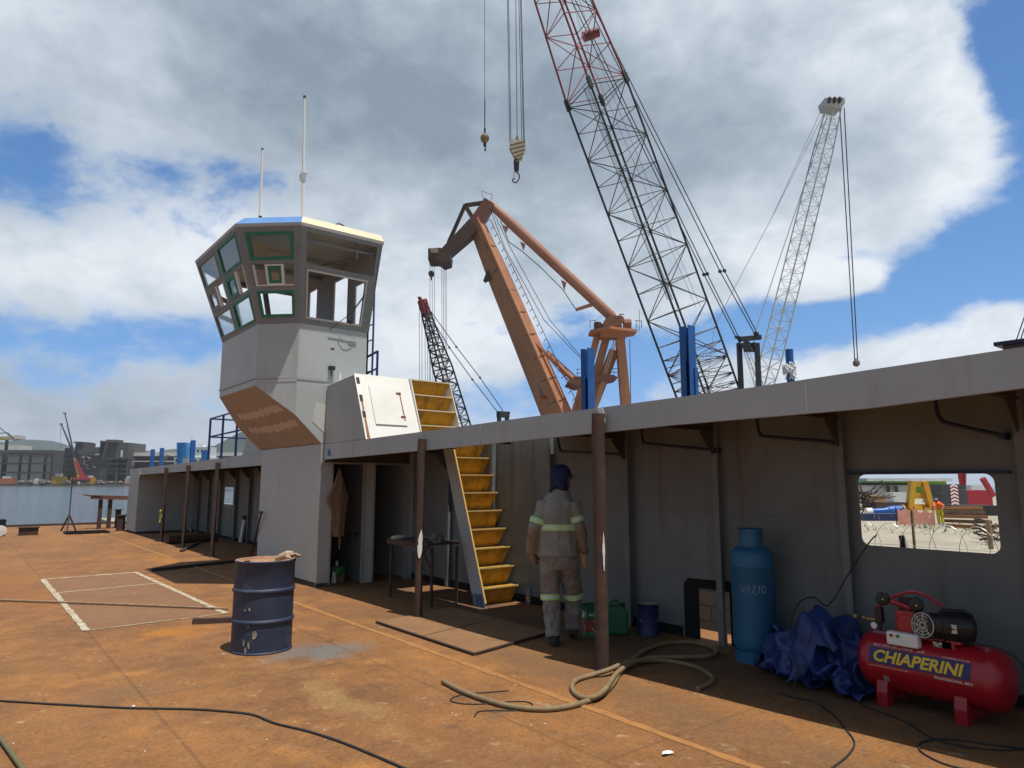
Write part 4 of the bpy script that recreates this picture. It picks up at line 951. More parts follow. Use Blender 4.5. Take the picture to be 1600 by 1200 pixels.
# pale glove on the right hand
mb = MB(); limb(mb, [(.203, .05, .93), (.207, .055, .875)], [.05, .045], 12, 2); hand(mb, (.207, .055, .875), (.06, .12, -1), (-.3, .9, .2), .5)
gl = fuse(mb, .006, 2)
for i, v in enumerate(gl.v): gl.v[i] = v + (v - wk(.21, .06, v.z - MAN.z)).normalized() * .006
gl.build('glove', LEATHER, man, smooth=60)
c = wk(.225, .075, .79); mb = MB(); mb.lathe([(.028, -.02), (.033, -.015), (.033, .015), (.026, .02)], c, FH + Vector((.3, .2, .2)), 16)
tag(mb.build('yellow_pad', mat('yellow_pad', (.55, .40, .03), .6), smooth=40, loc=c), 'small yellow pad held in the right gloved hand of the walking man', 'pad')

# ------------------------------------------------------------------ drum
DB = Vector((2.52, 7.2, 0))
drum = thing('oil_drum', 'dented dark blue steel drum with a rusty lid standing on the open deck', 'drum', DB)
DRUMP = mat('dark_blue_drum_paint', (.021, .034, .070), .6, col2=(.030, .042, .076), scale=4, thr=(.45, .7), streak=((.05, .045, .05), 7, .58, .85), spots=[((.10, .05, .03), 7, .62, .74), ((.16, .15, .13), 22, .70, .74), ((.06, .07, .09), 3, .55, .7)], bump=.4, bscale=6, var=.15)
r = .288; prof = [(r + .006, .0), (r + .008, .012), (r, .022)]
for zc_ in (.30, .59): prof += [(r, zc_ - .022), (r + .013, zc_ - .010), (r + .015, zc_), (r + .013, zc_ + .008), (r, zc_ + .022)]
prof += [(r, .845), (r + .008, .858), (r + .008, .872), (r + .0, .876)]
mb = MB(); mb.lathe(prof, DB, n=48, cap=False)
for i, v in enumerate(mb.v):
    q = v - DB; a = math.atan2(q.y, q.x); k = 1 + .012 * noise.noise(Vector((math.cos(a) * 2, math.sin(a) * 2, q.z * 4))); mb.v[i] = DB + Vector((q.x * k, q.y * k, q.z))
mb.build('shell', DRUMP, drum, smooth=35)
mb = MB(); mb.lathe([(r - .002, .876), (r - .012, .872), (r - .02, .855), (.0, .853)], DB, n=40, cap=False); lid = mb.build('lid', mat('rusty_lid', (.30, .14, .07), .8, col2=(.38, .26, .18), scale=7, bump=.2, var=.15), drum, smooth=35)
mb = MB(); mb.lathe([(.03, .853), (.03, .868), (.0, .868)], DB + Vector((-.18, .02, 0)), n=16, cap=False); mb.build('bung', RUSTD, lid)
toC = math.atan2(CAM.y - DB.y, CAM.x - DB.x)
mb = MB(); gg = random.Random(9)
for (da, z, rr, e, w_) in ((-.24, .19, .028, 1.6, 0), (-.45, .43, .012, 1.6, 0), (-.62, .42, .012, 1.2, 0), (-.42, .10, .012, 3, 1), (-.52, .05, .015, 2, 1), (-.60, .12, .01, 4, 1), (-.46, .27, .008, 2, 1), (.25, .45, .02, 1.4, 2)):
    a = toC + da; n_ = 9
    vs = [DB + Vector(((r + .004) * math.cos(a + rr * math.cos(2 * math.pi * i / n_) * gg.uniform(.6, 1.2) / r), (r + .004) * math.sin(a + rr * math.cos(2 * math.pi * i / n_) / r), z + rr * e * math.sin(2 * math.pi * i / n_) * gg.uniform(.7, 1.2))) for i in range(n_)]
    if w_ < 2: mb = MB(); mb.add(vs, [tuple(range(n_))]); mb.build('paint_drip', mat('pale_paint_drip', (.35, .33, .27), .7, col2=(.2, .19, .15), scale=30), drum)
gl_ = on_z(440, 880, .88)
mb = MB(); c = DB + Vector((.17, -.13, .895))
mb.tube([c + RT * -.12 + Vector((0, 0, -.02)), c + RT * -.06 + Vector((0, 0, .0)), c + Vector((0, 0, .02)), c + RT * .06 + Vector((0, 0, .02))], [.02, .035, .045, .04], 10)
for i in range(4): mb.tube([c + RT * .05 + FH * (-.035 + .024 * i) + Vector((0, 0, .02)), c + RT * .10 + FH * (-.04 + .027 * i) + Vector((0, 0, .035 - .012 * i)), c + RT * .135 + FH * (-.04 + .028 * i) + Vector((0, 0, .012))], [.016, .014, .011], 8)
mb.tube([c + RT * .01 + FH * -.04, c + RT * .05 + FH * -.08, c + RT * .08 + FH * -.085 + Vector((0, 0, -.01))], [.017, .014, .011], 8)
tag(fuse(mb, .007, 2).build('leather_glove', LEATHER, smooth=60, loc=c), 'worn tan leather glove lying on the lid of the blue drum', 'glove')

# ------------------------------------------------------------------ gas cylinder
GB = on_z(1182, 1032)
gas = thing('gas_cylinder', 'tall blue gas cylinder with chalk letters standing by the rear wall', 'gas cylinder', GB)
GASP = mat('blue_gas_paint', (.019, .115, .235), .5, col2=(.025, .14, .275), scale=5, streak=((.02, .05, .10), 8, .6, .85), spots=((.03, .035, .05), 7, .68, .76), bump=.15, bscale=12, var=.12)
mb = MB(); R0 = .196
mb.lathe([(R0 - .03, .09)] + [(R0 - .02, .10), (R0, .14), (R0, .165), (R0 + .005, .17), (R0 + .005, .178), (R0, .183), (R0, .86), (R0 + .004, .865), (R0 + .004, .873), (R0, .878), (R0, .96), (R0 - .012, 1.0), (R0 - .05, 1.035), (R0 - .1, 1.05), (.02, 1.055)], GB, n=40, cap=False)
mb.build('tank', GASP, gas, smooth=40)
mb = MB(); mb.lathe([(R0 - .012, 0), (R0 - .006, .0), (R0 - .006, .105), (R0 - .012, .105)], GB, n=40, cap=False); mb.build('foot_ring', GASP, gas, smooth=35)
mb = MB(); mb.lathe([(.125, 1.03), (.118, 1.05), (.108, 1.08), (.108, 1.17), (.12, 1.19), (.12, 1.205), (.112, 1.21), (.1, 1.2), (.1, 1.03)], GB, n=32, cap=False); mb.build('collar', GASP, gas, smooth=35)
mb = MB(); mb.tube([GB + Vector((0, 0, 1.05)), GB + Vector((0, 0, 1.13))], .03, 10); mb.build('valve', SILV, gas, smooth=40)
CH = mat('white_chalk', (.5, .56, .62), .9, col2=(.2, .28, .36), scale=60, thr=(.45, .6))
ga = math.atan2(CAM.y - GB.y, CAM.x - GB.x)
strokes = {'V': [[(0, 1), (.45, 0), (.9, 1)]], 'A': [[(0, 0), (.45, 1), (.9, 0)], [(.2, .4), (.7, .4)]], 'Z': [[(0, .95), (.8, 1), (.05, .05), (.85, 0)]], 'I': [[(.3, 1), (.35, 0)]], 'O': [[(.4 + .4 * math.cos(a / 10 * 6.28), .5 + .5 * math.sin(a / 10 * 6.28)) for a in range(11)]]}
mb = MB(); x0_ = -.115
for ch in 'VAZIO':
    for st_ in strokes[ch]:
        pts = []
        for a, b in zip(st_, st_[1:]):
            for i in range(4): t = i / 4; pts.append((a[0] + (b[0] - a[0]) * t, a[1] + (b[1] - a[1]) * t))
        pts.append(st_[-1]); hw = []
        for (u, v) in pts:
            w = ga - (-(x0_ + u * .048)) / R0 * 1.0
            hw.append(GB + Vector(((R0 + .001) * math.cos(w), (R0 + .001) * math.sin(w), .63 + v * .07 + .006 * math.sin(u * 5))))
        mb.tube(hw, .0022, 4)
    x0_ += .052 if ch != 'I' else .036
mb.build('chalk_letters', CH, gas)

# ------------------------------------------------------------------ compressor
CX, CZ, CR, CY0, CY1 = 5.72, .30, .215, 1.72, 2.75
comp = thing('air_compressor', 'red air compressor on a long tank with yellow lettering and a black motor on top', 'compressor', (CX, 2.2, 0))
REDP = mat('glossy_red_paint', (.36, .008, .018), .34, col2=(.31, .009, .016), scale=3, coat=.3, spots=((.24, .05, .04), 14, .66, .76), bump=.06, bscale=5, var=.08)
NAVL = mat('navy_label', (.022, .02, .115), .35, var=.05)
YLET = mat('yellow_letter', (.75, .52, .02), .4, var=.04)
WLET = mat('white_letter', (.75, .75, .75), .5, var=.02)
BLKP = mat('black_motor_paint', (.012, .012, .013), .45, var=.15)
mb = MB(); hl = (CY1 - CY0) / 2; prof = []
for i in range(9):
    a = math.pi / 2 * i / 8; prof.append((CR * math.sin(a) if i else .001, -hl + .12 - .12 * math.cos(a)))
prof += [(CR + .002, -hl + .125), (CR, -hl + .13), (CR, hl - .13), (CR + .002, hl - .125)] + [(CR * math.sin(math.pi / 2 * (8 - i) / 8) if i < 8 else .001, hl - .12 + .12 * math.cos(math.pi / 2 * (8 - i) / 8)) for i in range(9)]
mb.lathe(prof, (CX, (CY0 + CY1) / 2, CZ), (0, 1, 0), 48, cap=False); tank = mb.build('tank', REDP, comp, smooth=40)
def wrap(u, phi, off=.002): return Vector((CX - (CR + off) * math.cos(phi), u, CZ + (CR + off) * math.sin(phi)))
def wrap_rect(u0, u1, p0, p1, off=.002, n=8):
    mb = MB(); vs = [wrap(u, p0 + (p1 - p0) * i / n, off) for i in range(n + 1) for u in (u0, u1)]
    mb.add(vs, [(2 * i, 2 * i + 1, 2 * i + 3, 2 * i + 2) for i in range(n)]); return mb
wrap_rect(2.60, 1.925, R(2), R(33)).build('label_plate', NAVL, tank, smooth=60)
def letters(body, uc, phic, width, height, mat_, name, off, shear=.25, bold=.0):
    vs, fs = text_mesh(body, 1.0, shear=shear, bold=bold)
    bm = bmesh.new(); bv = [bm.verts.new(v) for v in vs]
    for f in fs: bm.faces.new([bv[i] for i in f])
    lo = min(v.y for v in vs); hi = max(v.y for v in vs)
    for i in range(1, 6): bmesh.ops.bisect_plane(bm, geom=bm.verts[:] + bm.edges[:] + bm.faces[:], plane_co=(0, lo + (hi - lo) * i / 6, 0), plane_no=(0, 1, 0))
    bm.verts.index_update(); vs = [v.co.copy() for v in bm.verts]; fs = [[v.index for v in f.verts] for f in bm.faces]; bm.free()
    xs_ = [v.x for v in vs]; ys_ = [v.y for v in vs]; sx = width / (max(xs_) - min(xs_)); sy = height / (max(ys_) - min(ys_)); cx = (max(xs_) + min(xs_)) / 2; cy = (max(ys_) + min(ys_)) / 2
    mb = MB(); mb.add([wrap(uc - (v.x - cx) * sx, phic + (v.y - cy) * sy / CR, off) for v in vs], fs); mb.build(name, mat_, tank, fix=False)
letters('CHIAPERINI', 2.265, R(17.5), .60, .085, YLET, 'label_letters', .0045, .2, .032)
letters('20.0 CFM 250 LITROS - 2HP', 2.40, R(38), .36, .018, WLET, 'small_letters', .003)
letters('COMPRESSOR DE AR', 2.02, R(36), .17, .010, WLET, 'small_letters', .003)
letters('www.chiaperini.com.br', 2.46, R(-2.5), .28, .012, WLET, 'small_letters', .003)
letters('PROFISSIONAL MSV', 2.03, R(-3), .24, .018, WLET, 'small_letters', .003, 0, .01)
wrap_rect(2.51, 2.47, R(-32), R(-20)).build('small_sticker', SILV, tank)
for y in (2.53, 2.01):
    for sx in (-1, 1):
        mb = MB(); xo = CX + sx * .20; xi = CX + sx * .09
        mb.prism([(xo, y - .04, 0), (xo, y - .04, .10), (CX + sx * .165, y - .04, .235), (xi, y - .04, .14), (xi, y - .04, 0)][::sx], (0, .08, 0))
        mb.build('foot', REDP, comp, bevel=.006)
mb = MB(); mb.box((5.60, 2.0, .515), (5.84, 2.5, .535)); mb.box((5.60, 2.04, .45), (5.63, 2.12, .515)); mb.box((5.60, 2.38, .45), (5.63, 2.46, .515)); mb.box((5.81, 2.04, .45), (5.84, 2.46, .515)); mb.build('base_plate', REDP, comp)
mb = MB(); mb.box((5.60, 2.27, .535), (5.74, 2.43, .70)); mb.lathe([(.075, -.08), (.085, -.06), (.085, .06), (.075, .08)], (5.67, 2.35, .6), (1, 0, 0), 8); mb.build('pump_block', REDP, comp, bevel=.015)
mb = MB()
for i in range(5): mb.box((5.615 , 2.29, .70 + i * .018), (5.725, 2.41, .71 + i * .018))
mb.box((5.625, 2.30, .70), (5.715, 2.40, .80)); mb.build('cylinder_head', BLKP, comp)
for (y, z, x) in ((2.52, .765, 5.63), (2.27, .755, 5.60)):
    mb = MB(); mb.lathe([(.045, -.03), (.05, -.025), (.05, .02), (.035, .03), (.012, .031)], (x, y, z), (-.85, -.3, 0), 24); mb.build('air_filter', BLKP, comp, smooth=40)
    mb = MB(); mb.lathe([(.006, .03), (.006, .035)], (x, y, z), (-.85, -.3, 0), 8); mb.build('filter_nut', SILV, comp)
mb = MB(); mb.tube(smooth_path([(5.64, 2.5, .765), (5.64, 2.42, .80), (5.65, 2.33, .835), (5.66, 2.24, .825), (5.67, 2.12, .76)], 5), .012, 8); mb.tube(smooth_path([(5.60, 2.45, .76), (5.61, 2.38, .74), (5.62, 2.32, .72)], 4), .02, 8); mb.build('delivery_pipe', REDP, comp, smooth=40)
MA = Vector((.45, -.89, 0)).normalized(); MC = Vector((5.60, 2.22, .625))
mb = MB(); mb.lathe([(.05, 0), (.095, .01), (.1, .03), (.1, .09), (.112, .10), (.112, .27), (.10, .29), (.05, .31), (.0, .31)], MC, MA, 28)
for i in range(16):
    w = 2 * math.pi * i / 16; a_, b_ = frame_of(MA); d = a_ * math.cos(w) + b_ * math.sin(w); mb.beam(MC + MA * .11 + d * .116, MC + MA * .26 + d * .116, .006, .012, up=d)
mot = mb.build('motor', BLKP, comp, smooth=40)
fa = (CAM - MC).normalized(); fa = Vector((-.9, .25, .12)).normalized()
mb = MB(); a_, b_ = frame_of(fa)
fc = MC + Vector((-.05, -.0, 0))
for rr in (.025, .045, .066, .085): mb.tube(arc(fc, rr, 0, 2 * math.pi, 24, a_, b_), .0045, 5, cap=False)
for i in range(8): w = 2 * math.pi * i / 8; mb.tube([fc + (a_ * math.cos(w) + b_ * math.sin(w)) * .012, fc + (a_ * math.cos(w) + b_ * math.sin(w)) * .086], .0045, 5)
mb.build('fan_grille', mat('pale_fan_grille', (.45, .44, .38), .5), mot)
mb = MB(); mb.lathe([(.09, -.055), (.095, -.05), (.095, -.004), (.012, -.004)], fc, fa, 28); mb.build('fan_housing', BLKP, mot, smooth=40)
mb = MB(); q = MC + MA * .19 + Vector((-.113, -.02, 0)); mb.box(q + Vector((-.004, -.025, -.03)), q + Vector((.004, .025, .03))); mb.build('rating_plate', SILV, mot)
mb = MB(); mb.box((5.52, 2.25, .455), (5.595, 2.47, .55)); box_ = mb.build('control_box', WHITEM, comp, bevel=.012)
for y, mname, cc in ((2.43, 'red_button', (.4, .02, .02)), (2.385, 'green_button', (.02, .25, .04))):
    mb = MB(); mb.lathe([(.012, 0), (.012, .008), (0, .008)], (5.52, y, .525), (-1, 0, 0), 14); mb.build('push_button', mat(mname, cc, .4), box_)
mb = MB(); mb.box((5.60, 2.06, .44), (5.66, 2.18, .525)); mb.build('paper_tag', mat('speckled_plate', (.5, .48, .44), .6, col2=(.08, .08, .08), scale=40, thr=(.5, .55)), comp)
mb = MB(); mb.box((5.60, 2.53, .58), (5.66, 2.58, .70)); mb.tube([(5.63, 2.555, .53), (5.63, 2.555, .58)], .015, 8); ps = mb.build('pressure_switch', BLKP, comp, bevel=.006)
mb = MB(); mb.box((5.615, 2.54, .70), (5.645, 2.57, .712)); mb.build('red_knob', REDP, ps)
mb = MB(); mb.lathe([(.024, 0), (.026, .012), (.022, .016), (0, .016)], (5.585, 2.575, .565), (-.9, .3, 0), 18); mb.build('pressure_gauge', WHITEM, comp)
mb = MB(); mb.tube([(5.62, 2.58, .60), (5.62, 2.64, .60), (5.62, 2.68, .605)], .012, 8); mb.lathe([(.016, 0), (.02, .01), (.016, .03)], (5.62, 2.72, .605), (0, 1, 0), 10); mb.tube([(5.62, 2.65, .6), (5.60, 2.66, .63)], .008, 6); mb.build('brass_tap', mat('dull_brass', (.35, .24, .10), .4, metal=.7), comp, smooth=40)

# ------------------------------------------------------------------ tarpaulin heap
TARP = mat('dark_blue_tarpaulin', (.009, .030, .14), .42, col2=(.012, .040, .18), scale=4, bump=.12, bscale=45, var=.12)
TC = Vector((5.80, 3.17, 0))

# the tarpaulin's folds: points of a settled sheet on a square grid, as small steps from point to point
TARP_N = 46
TARP_STEPS = [
-185,7,7,6,5,5,2,-1,4,6,-4,4,6,6,1,2,2,3,3,2,2,7,5,7,7,10,5,1,7,7,7,9,10,4,4,6,8,8,9,10,7,7,8,4,8,4,0,3,4,6,5,6,5,3,4,4,1,1,3,4,4,-2,1,3,3,4,5,6,10,7,8,7,6,5,4,6,7,10,1,2,2,5,7,10,10,10,10,
9,8,8,7,7,0,4,4,5,2,4,6,6,7,5,1,4,5,2,0,1,-2,3,3,5,7,8,9,6,11,7,6,-2,6,6,9,7,3,-5,1,2,7,10,11,11,11,10,9,7,10,10,4,4,4,5,3,2,5,7,6,8,2,2,7,3,0,-2,1,2,3,5,6,8,9,10,10,6,-2,3,5,6,9,8,4,-9,-2,
3,6,10,11,12,11,10,8,10,9,9,8,3,3,5,4,-1,-1,5,9,11,5,3,6,2,2,-3,2,2,2,5,9,7,12,11,5,3,0,2,5,6,8,9,3,-8,-1,2,4,10,11,13,10,10,8,7,10,9,8,3,5,2,6,-1,-3,4,5,11,7,4,6,3,0,-2,2,3,4,6,6,11,13,6,0,
-3,4,6,4,7,8,8,5,-4,-2,2,4,9,12,13,9,9,7,7,4,10,9,3,5,4,4,-4,-3,5,6,7,8,6,5,3,-2,-2,1,5,6,5,8,14,6,0,-4,0,7,7,6,4,9,9,7,1,0,2,6,10,11,11,7,7,7,6,3,5,8,6,2,3,-1,-5,4,5,6,7,7,5,5,2,0,-1,0,4,4,
8,12,8,-1,-6,0,5,8,6,6,5,9,8,8,3,4,6,7,11,11,6,10,6,-1,7,7,4,8,3,2,-1,-1,3,2,5,5,7,7,5,4,2,1,1,-1,4,5,9,8,3,-8,-2,5,7,6,6,7,6,8,8,7,6,6,8,11,12,4,7,7,6,5,-1,6,10,6,1,3,-1,-1,3,5,3,5,5,3,7,6,
3,2,0,2,3,8,8,3,-3,-5,-3,7,8,5,8,8,7,8,6,6,6,8,11,9,14,7,-1,4,7,8,0,1,12,6,0,4,0,0,3,5,2,0,4,6,3,5,5,4,1,3,5,7,5,2,-6,-5,0,8,6,8,8,8,7,6,5,4,7,9,9,12,12,10,4,1,5,4,1,3,12,4,0,2,6,-1,3,5,3,0,
2,5,4,3,5,3,4,3,6,2,5,-1,-7,-1,3,2,8,9,9,9,4,6,4,3,7,9,9,11,14,12,8,0,6,0,4,3,9,6,-1,-1,5,5,4,0,5,3,0,1,4,5,6,3,4,3,4,4,0,-4,-7,3,3,5,7,9,9,7,9,2,6,5,2,7,9,12,9,12,7,6,6,-2,3,9,10,5,1,1,1,5,
5,2,1,4,0,3,4,4,6,3,3,2,4,2,-3,-6,-2,-2,4,8,9,8,9,8,6,9,5,1,4,4,9,10,10,8,7,7,3,1,8,12,11,8,1,0,2,2,5,2,4,0,3,1,5,5,1,5,2,4,3,3,-8,-8,1,-1,5,7,10,8,11,8,6,5,7,4,5,2,5,9,9,7,8,3,5,6,12,12,9,
6,1,1,2,2,3,3,2,2,1,5,3,1,6,1,2,3,2,2,-3,-7,1,-2,4,8,8,10,11,9,4,5,8,5,4,3,1,7,8,9,8,2,5,10,12,10,7,5,0,1,3,3,2,4,4,0,2,1,1,5,5,-1,5,3,-3,5,1,-5,-4,3,2,8,8,12,10,5,3,6,7,7,5,2,1,2,8,8,8,6,6,
6,11,12,4,4,1,0,2,6,2,2,4,1,0,1,2,6,0,5,3,4,-4,2,5,1,-2,-1,4,7,9,11,4,3,5,8,5,6,7,2,2,0,4,8,8,6,7,7,9,9,5,0,2,3,4,1,5,4,3,1,-1,3,1,4,1,7,2,2,0,-3,4,6,4,-1,3,7,9,3,3,5,7,7,6,3,6,6,3,1,0,6,8,
5,2,5,8,7,7,6,0,2,0,2,4,6,6,3,-1,0,5,2,2,6,4,1,1,0,1,4,5,4,3,6,4,1,5,6,7,4,8,4,5,6,4,3,-1,5,7,6,3,-1,1,2,6,8,0,-1,-2,0,5,6,7,6,0,-1,3,-2,6,7,4,3,0,-1,3,2,5,3,6,4,3,4,4,6,6,4,6,6,6,4,3,3,4,3,
8,8,5,-1,-3,-5,-3,10,-2,-1,-4,-2,4,9,7,4,4,-2,-1,-1,4,6,7,3,1,0,0,4,6,3,2,7,4,4,3,6,6,3,5,7,7,5,1,4,6,6,8,9,5,1,-1,-6,-7,6,-1,-6,-4,0,8,8,4,4,4,2,-3,0,2,4,5,6,-3,4,-2,5,4,9,0,6,4,5,2,6,4,3,
8,6,9,1,5,8,4,9,9,8,6,2,-2,-11,-13,7,-7,-8,-2,7,8,6,3,3,4,2,2,-1,1,3,2,0,4,3,5,4,4,5,2,1,6,3,7,3,5,5,5,8,5,6,9,6,7,8,11,8,4,0,-8,-12,-13,-6,-4,-4,4,8,3,3,4,5,5,2,2,2,1,2,3,3,5,2,5,4,-2,0,2,
5,6,5,4,6,4,6,6,7,7,9,9,6,8,10,8,8,0,-7,-9,-13,-12,4,-5,1,2,5,-2,1,5,7,6,7,1,2,4,1,4,3,3,6,3,-5,-5,1,4,7,6,7,8,4,5,6,7,7,8,8,9,6,9,11,6,-2,-1,-7,-11,-11,-12,5,-5,-5,2,1,2,4,6,7,5,5,5,3,3,2,
3,5,4,5,0,-2,-5,1,4,7,6,7,5,7,5,5,6,7,6,9,8,7,7,5,1,-3,-4,-5,-8,-11,-10,4,-4,-6,1,2,2,4,5,6,6,5,5,4,3,4,3,2,4,5,1,0,-3,3,4,5,6,7,6,5,5,5,5,6,4,6,3,9,2,0,0,-3,-3,-6,-6,-6,-10,-1,0,-1,1,2,3,4,
4,6,5,6,5,3,4,0,5,4,2,2,1,1,4,4,5,6,5,6,5,5,4,3,2,3,0,3,3,3,1,-1,-2,0,-3,-4,-7,-4,-3,10,1,0,1,1,1,2,4,6,7,6,5,3,1,4,5,3,3,2,2,2,3,5,5,6,5,5,4,5,4,3,1,-3,-4,-4,-3,2,3,2,-1,-4,-2,0,-6,-5,3,16,
-1,2,1,-1,-1,2,3,5,7,5,3,5,1,4,6,3,4,1,2,3,2,5,5,5,4,3,3,5,3,-1,-3,-6,-5,-5,-4,-1,3,3,4,3,-3,-2,-3,-7,0,14,2,-3,3,-1,-1,0,2,4,6,5,1,5,4,3,6,4,3,3,2,1,3,4,5,3,3,3,1,4,-2,0,2,-9,-9,-8,-5,-2,2,
3,5,5,1,-2,-3,-5,-4,3,4,2,3,-1,1,-1,2,3,6,2,2,4,6,4,5,4,3,3,2,2,3,4,4,3,0,3,-1,3,1,-5,-1,-3,-11,-10,-7,-5,4,3,2,5,3,-2,-2,-4,-5,1,7,1,3,4,0,1,1,4,4,0,4,6,6,5,4,2,3,2,3,3,3,4,4,3,0,0,4,-4,0,
0,-7,-5,-8,-9,-8,-4,-3,4,5,1,5,0,0,-7,-7,-1,6,6,4,4,2,1,2,4,1,4,5,6,4,4,3,3,3,3,1,2,4,3,3,2,1,1,1,2,-3,-2,-4,-9,-7,-10,-8,-6,2,1,7,2,0,-3,-1,-4,-5,-1,7,7,9,4,0,4,2,1,4,5,6,5,2,3,3,1,-1,2,5,
5,4,3,1,2,1,1,-1,-1,4,-2,-4,-10,-9,-9,-6,-6,0,2,2,7,-4,-6,-3,-2,-6,8,3,8,9,2,4,4,3,0,3,6,6,5,1,1,2,3,0,1,2,2,6,5,3,2,-2,3,-5,1,-1,5,-5,-9,-9,-9,-8,-2,-2,1,6,-3,-2,-4,-7,-2,-7,6,6,8,4,5,6,3,
3,-1,2,6,5,4,3,0,0,0,2,2,1,5,6,4,2,1,0,-1,1,-1,-1,-2,2,-8,-10,-9,-6,-3,-3,6,0,-2,-5,-5,-7,-4,-6,6,4,9,5,5,6,5,3,-1,-2,6,5,4,1,3,0,0,3,-1,3,2,5,6,2,1,1,1,-2,0,-1,-4,0,-3,-10,-8,-5,-2,-2,1,3,
-2,-7,-9,-5,-4,-7,1,6,7,8,7,7,5,4,0,-5,4,6,3,2,-1,4,3,-1,2,2,2,5,4,4,0,1,-1,1,-3,2,-7,-3,-1,-9,-6,-4,-1,-3,2,-2,-2,-7,-6,-4,-7,-6,-1,6,10,9,8,9,6,4,2,-4,-2,6,4,3,1,3,0,0,5,0,2,4,6,2,2,1,-3,
-2,-1,3,-5,-8,-4,-5,-4,-5,-1,2,-1,-3,-2,-7,-6,-4,-8,-2,1,8,9,9,9,8,9,5,3,-1,-6,4,5,4,2,1,2,1,0,4,3,3,7,1,3,2,-3,-4,-4,2,-4,-6,-7,-5,-5,-2,1,0,-2,-5,-6,2,-6,-8,-8,-6,1,10,10,9,7,9,7,6,5,2,-3,
-3,2,2,3,3,2,3,2,5,1,6,8,2,2,3,-3,-5,-7,-3,-5,-2,-4,-5,-5,-3,0,1,-5,-5,-6,-5,-6,-6,-5,-6,0,12,11,9,8,8,7,3,3,4,4,-4,0,2,3,0,5,1,9,1,7,4,6,5,2,3,-4,-5,-7,-9,-7,-7,2,-1,-4,-4,0,-3,-5,-10,-7,
-7,-6,-4,-5,-5,-2,13,12,11,9,7,5,6,3,4,4,1,-1,-1,2,1,2,7,5,9,3,4,6,7,3,1,-4,-5,-7,-8,-9,-9,-7,0,0,-2,-2,-2,-9,-11,-8,-6,-6,-5,-4,-6,0,14,13,10,5,6,4,4,4,4,4,5,4,4,1,1,2,5,7,3,10,3,4,4,8,-2,
-6,-7,-7,-8,-7,-8,-7,-6,-3,-2,-2,-2,-8,-10,-9,-2,-7,-5,-3,-7,-78,2,6,6,6,4,9,9,10,9,11,11,8,7,9,8,5,7,7,5,5,8,8,8,6,5,6,7,2,2,7,9,4,10,8,5,6,6,5,2,5,5,-1,-6,-3,5,-7,8,8,5,7,5,8,8,10,10,11,
11,10,9,7,7,7,5,6,4,5,8,6,7,7,5,5,5,5,4,7,5,11,11,7,6,4,4,4,4,3,1,-1,-3,-2,1,0,8,7,2,10,8,7,7,9,11,11,11,11,8,8,7,5,6,2,5,7,6,7,9,5,6,5,6,1,6,6,10,10,8,7,5,1,3,3,4,3,2,1,-3,0,0,-1,7,8,5,4,7,
8,7,9,11,13,12,11,12,8,2,5,5,2,5,8,7,7,7,7,5,5,6,3,0,7,9,13,8,7,5,-1,1,3,3,4,3,0,1,-1,-1,-2,8,7,5,5,8,9,8,7,6,13,13,12,10,8,4,5,5,1,7,7,8,6,7,7,6,4,6,3,2,1,10,13,9,9,4,3,1,-1,1,3,3,1,3,-1,
-3,4,6,5,1,8,7,8,6,7,5,13,13,12,10,7,5,6,4,5,6,8,5,6,8,7,7,5,4,5,3,0,6,11,11,8,6,1,1,2,1,1,1,3,4,-3,2,7,3,-2,3,7,6,7,6,3,6,11,14,13,9,7,6,7,6,6,5,6,5,8,8,8,8,4,3,3,2,3,6,8,10,9,5,3,0,2,-1,0,
1,2,7,0,3,0,4,-7,3,4,5,8,3,5,5,11,14,12,11,9,6,7,6,4,8,5,6,9,9,7,7,2,3,2,2,6,8,6,8,7,4,5,0,0,3,-1,2,8,1,-1,7,3,-8,-3,1,2,7,7,3,2,8,12,12,13,10,10,8,6,6,6,7,7,10,6,9,5,4,2,3,2,6,6,6,7,7,6,4,
1,5,8,7,4,0,1,-8,-2,8,-2,-4,-9,-1,2,6,8,-1,6,10,13,10,11,9,10,8,7,7,7,10,8,8,9,6,3,3,0,4,4,4,7,7,8,7,4,5,9,3,12,11,7,1,-7,-12,-9,3,-7,2,-3,-5,2,1,6,5,7,9,11,11,10,8,7,8,7,8,9,10,9,8,7,6,5,1,
3,1,3,7,7,7,9,6,6,9,6,9,10,9,6,-2,-5,-12,-11,-2,-10,5,0,0,5,-3,6,7,4,7,11,11,11,6,7,7,7,9,10,10,10,7,8,5,3,2,3,5,4,7,6,7,9,6,7,10,9,4,7,8,6,1,-7,-10,-13,-1,-15,11,12,3,0,-2,8,3,7,5,10,10,8,
6,8,7,7,9,11,11,8,8,7,5,4,3,2,2,7,6,7,7,7,8,8,8,5,10,6,7,3,-1,-8,-10,-8,2,-13,13,15,12,3,-2,5,6,5,8,8,6,8,5,8,6,8,9,13,9,10,8,8,6,3,2,-1,3,7,9,4,7,8,5,8,6,3,9,10,6,1,-3,-9,-6,-3,5,-12,14,15,
15,13,1,4,4,6,7,6,7,6,6,7,6,7,11,13,6,9,10,8,4,5,1,-3,5,10,9,7,4,4,6,8,4,4,4,8,6,3,-4,-6,-4,7,-1,-7,13,14,15,13,9,6,3,6,4,6,7,6,7,6,7,8,10,12,9,6,9,6,5,4,-1,1,8,9,10,6,2,2,7,7,1,8,3,4,5,2,0,
-2,4,7,5,-4,12,13,14,12,9,8,6,4,4,6,7,7,7,7,5,8,10,11,10,8,6,6,4,2,-1,5,10,11,9,1,1,4,6,7,3,3,6,6,3,0,4,6,8,7,4,-1,12,11,12,10,9,7,6,6,5,6,7,7,7,5,6,7,8,11,10,9,7,3,5,1,3,8,11,10,3,2,2,6,4,
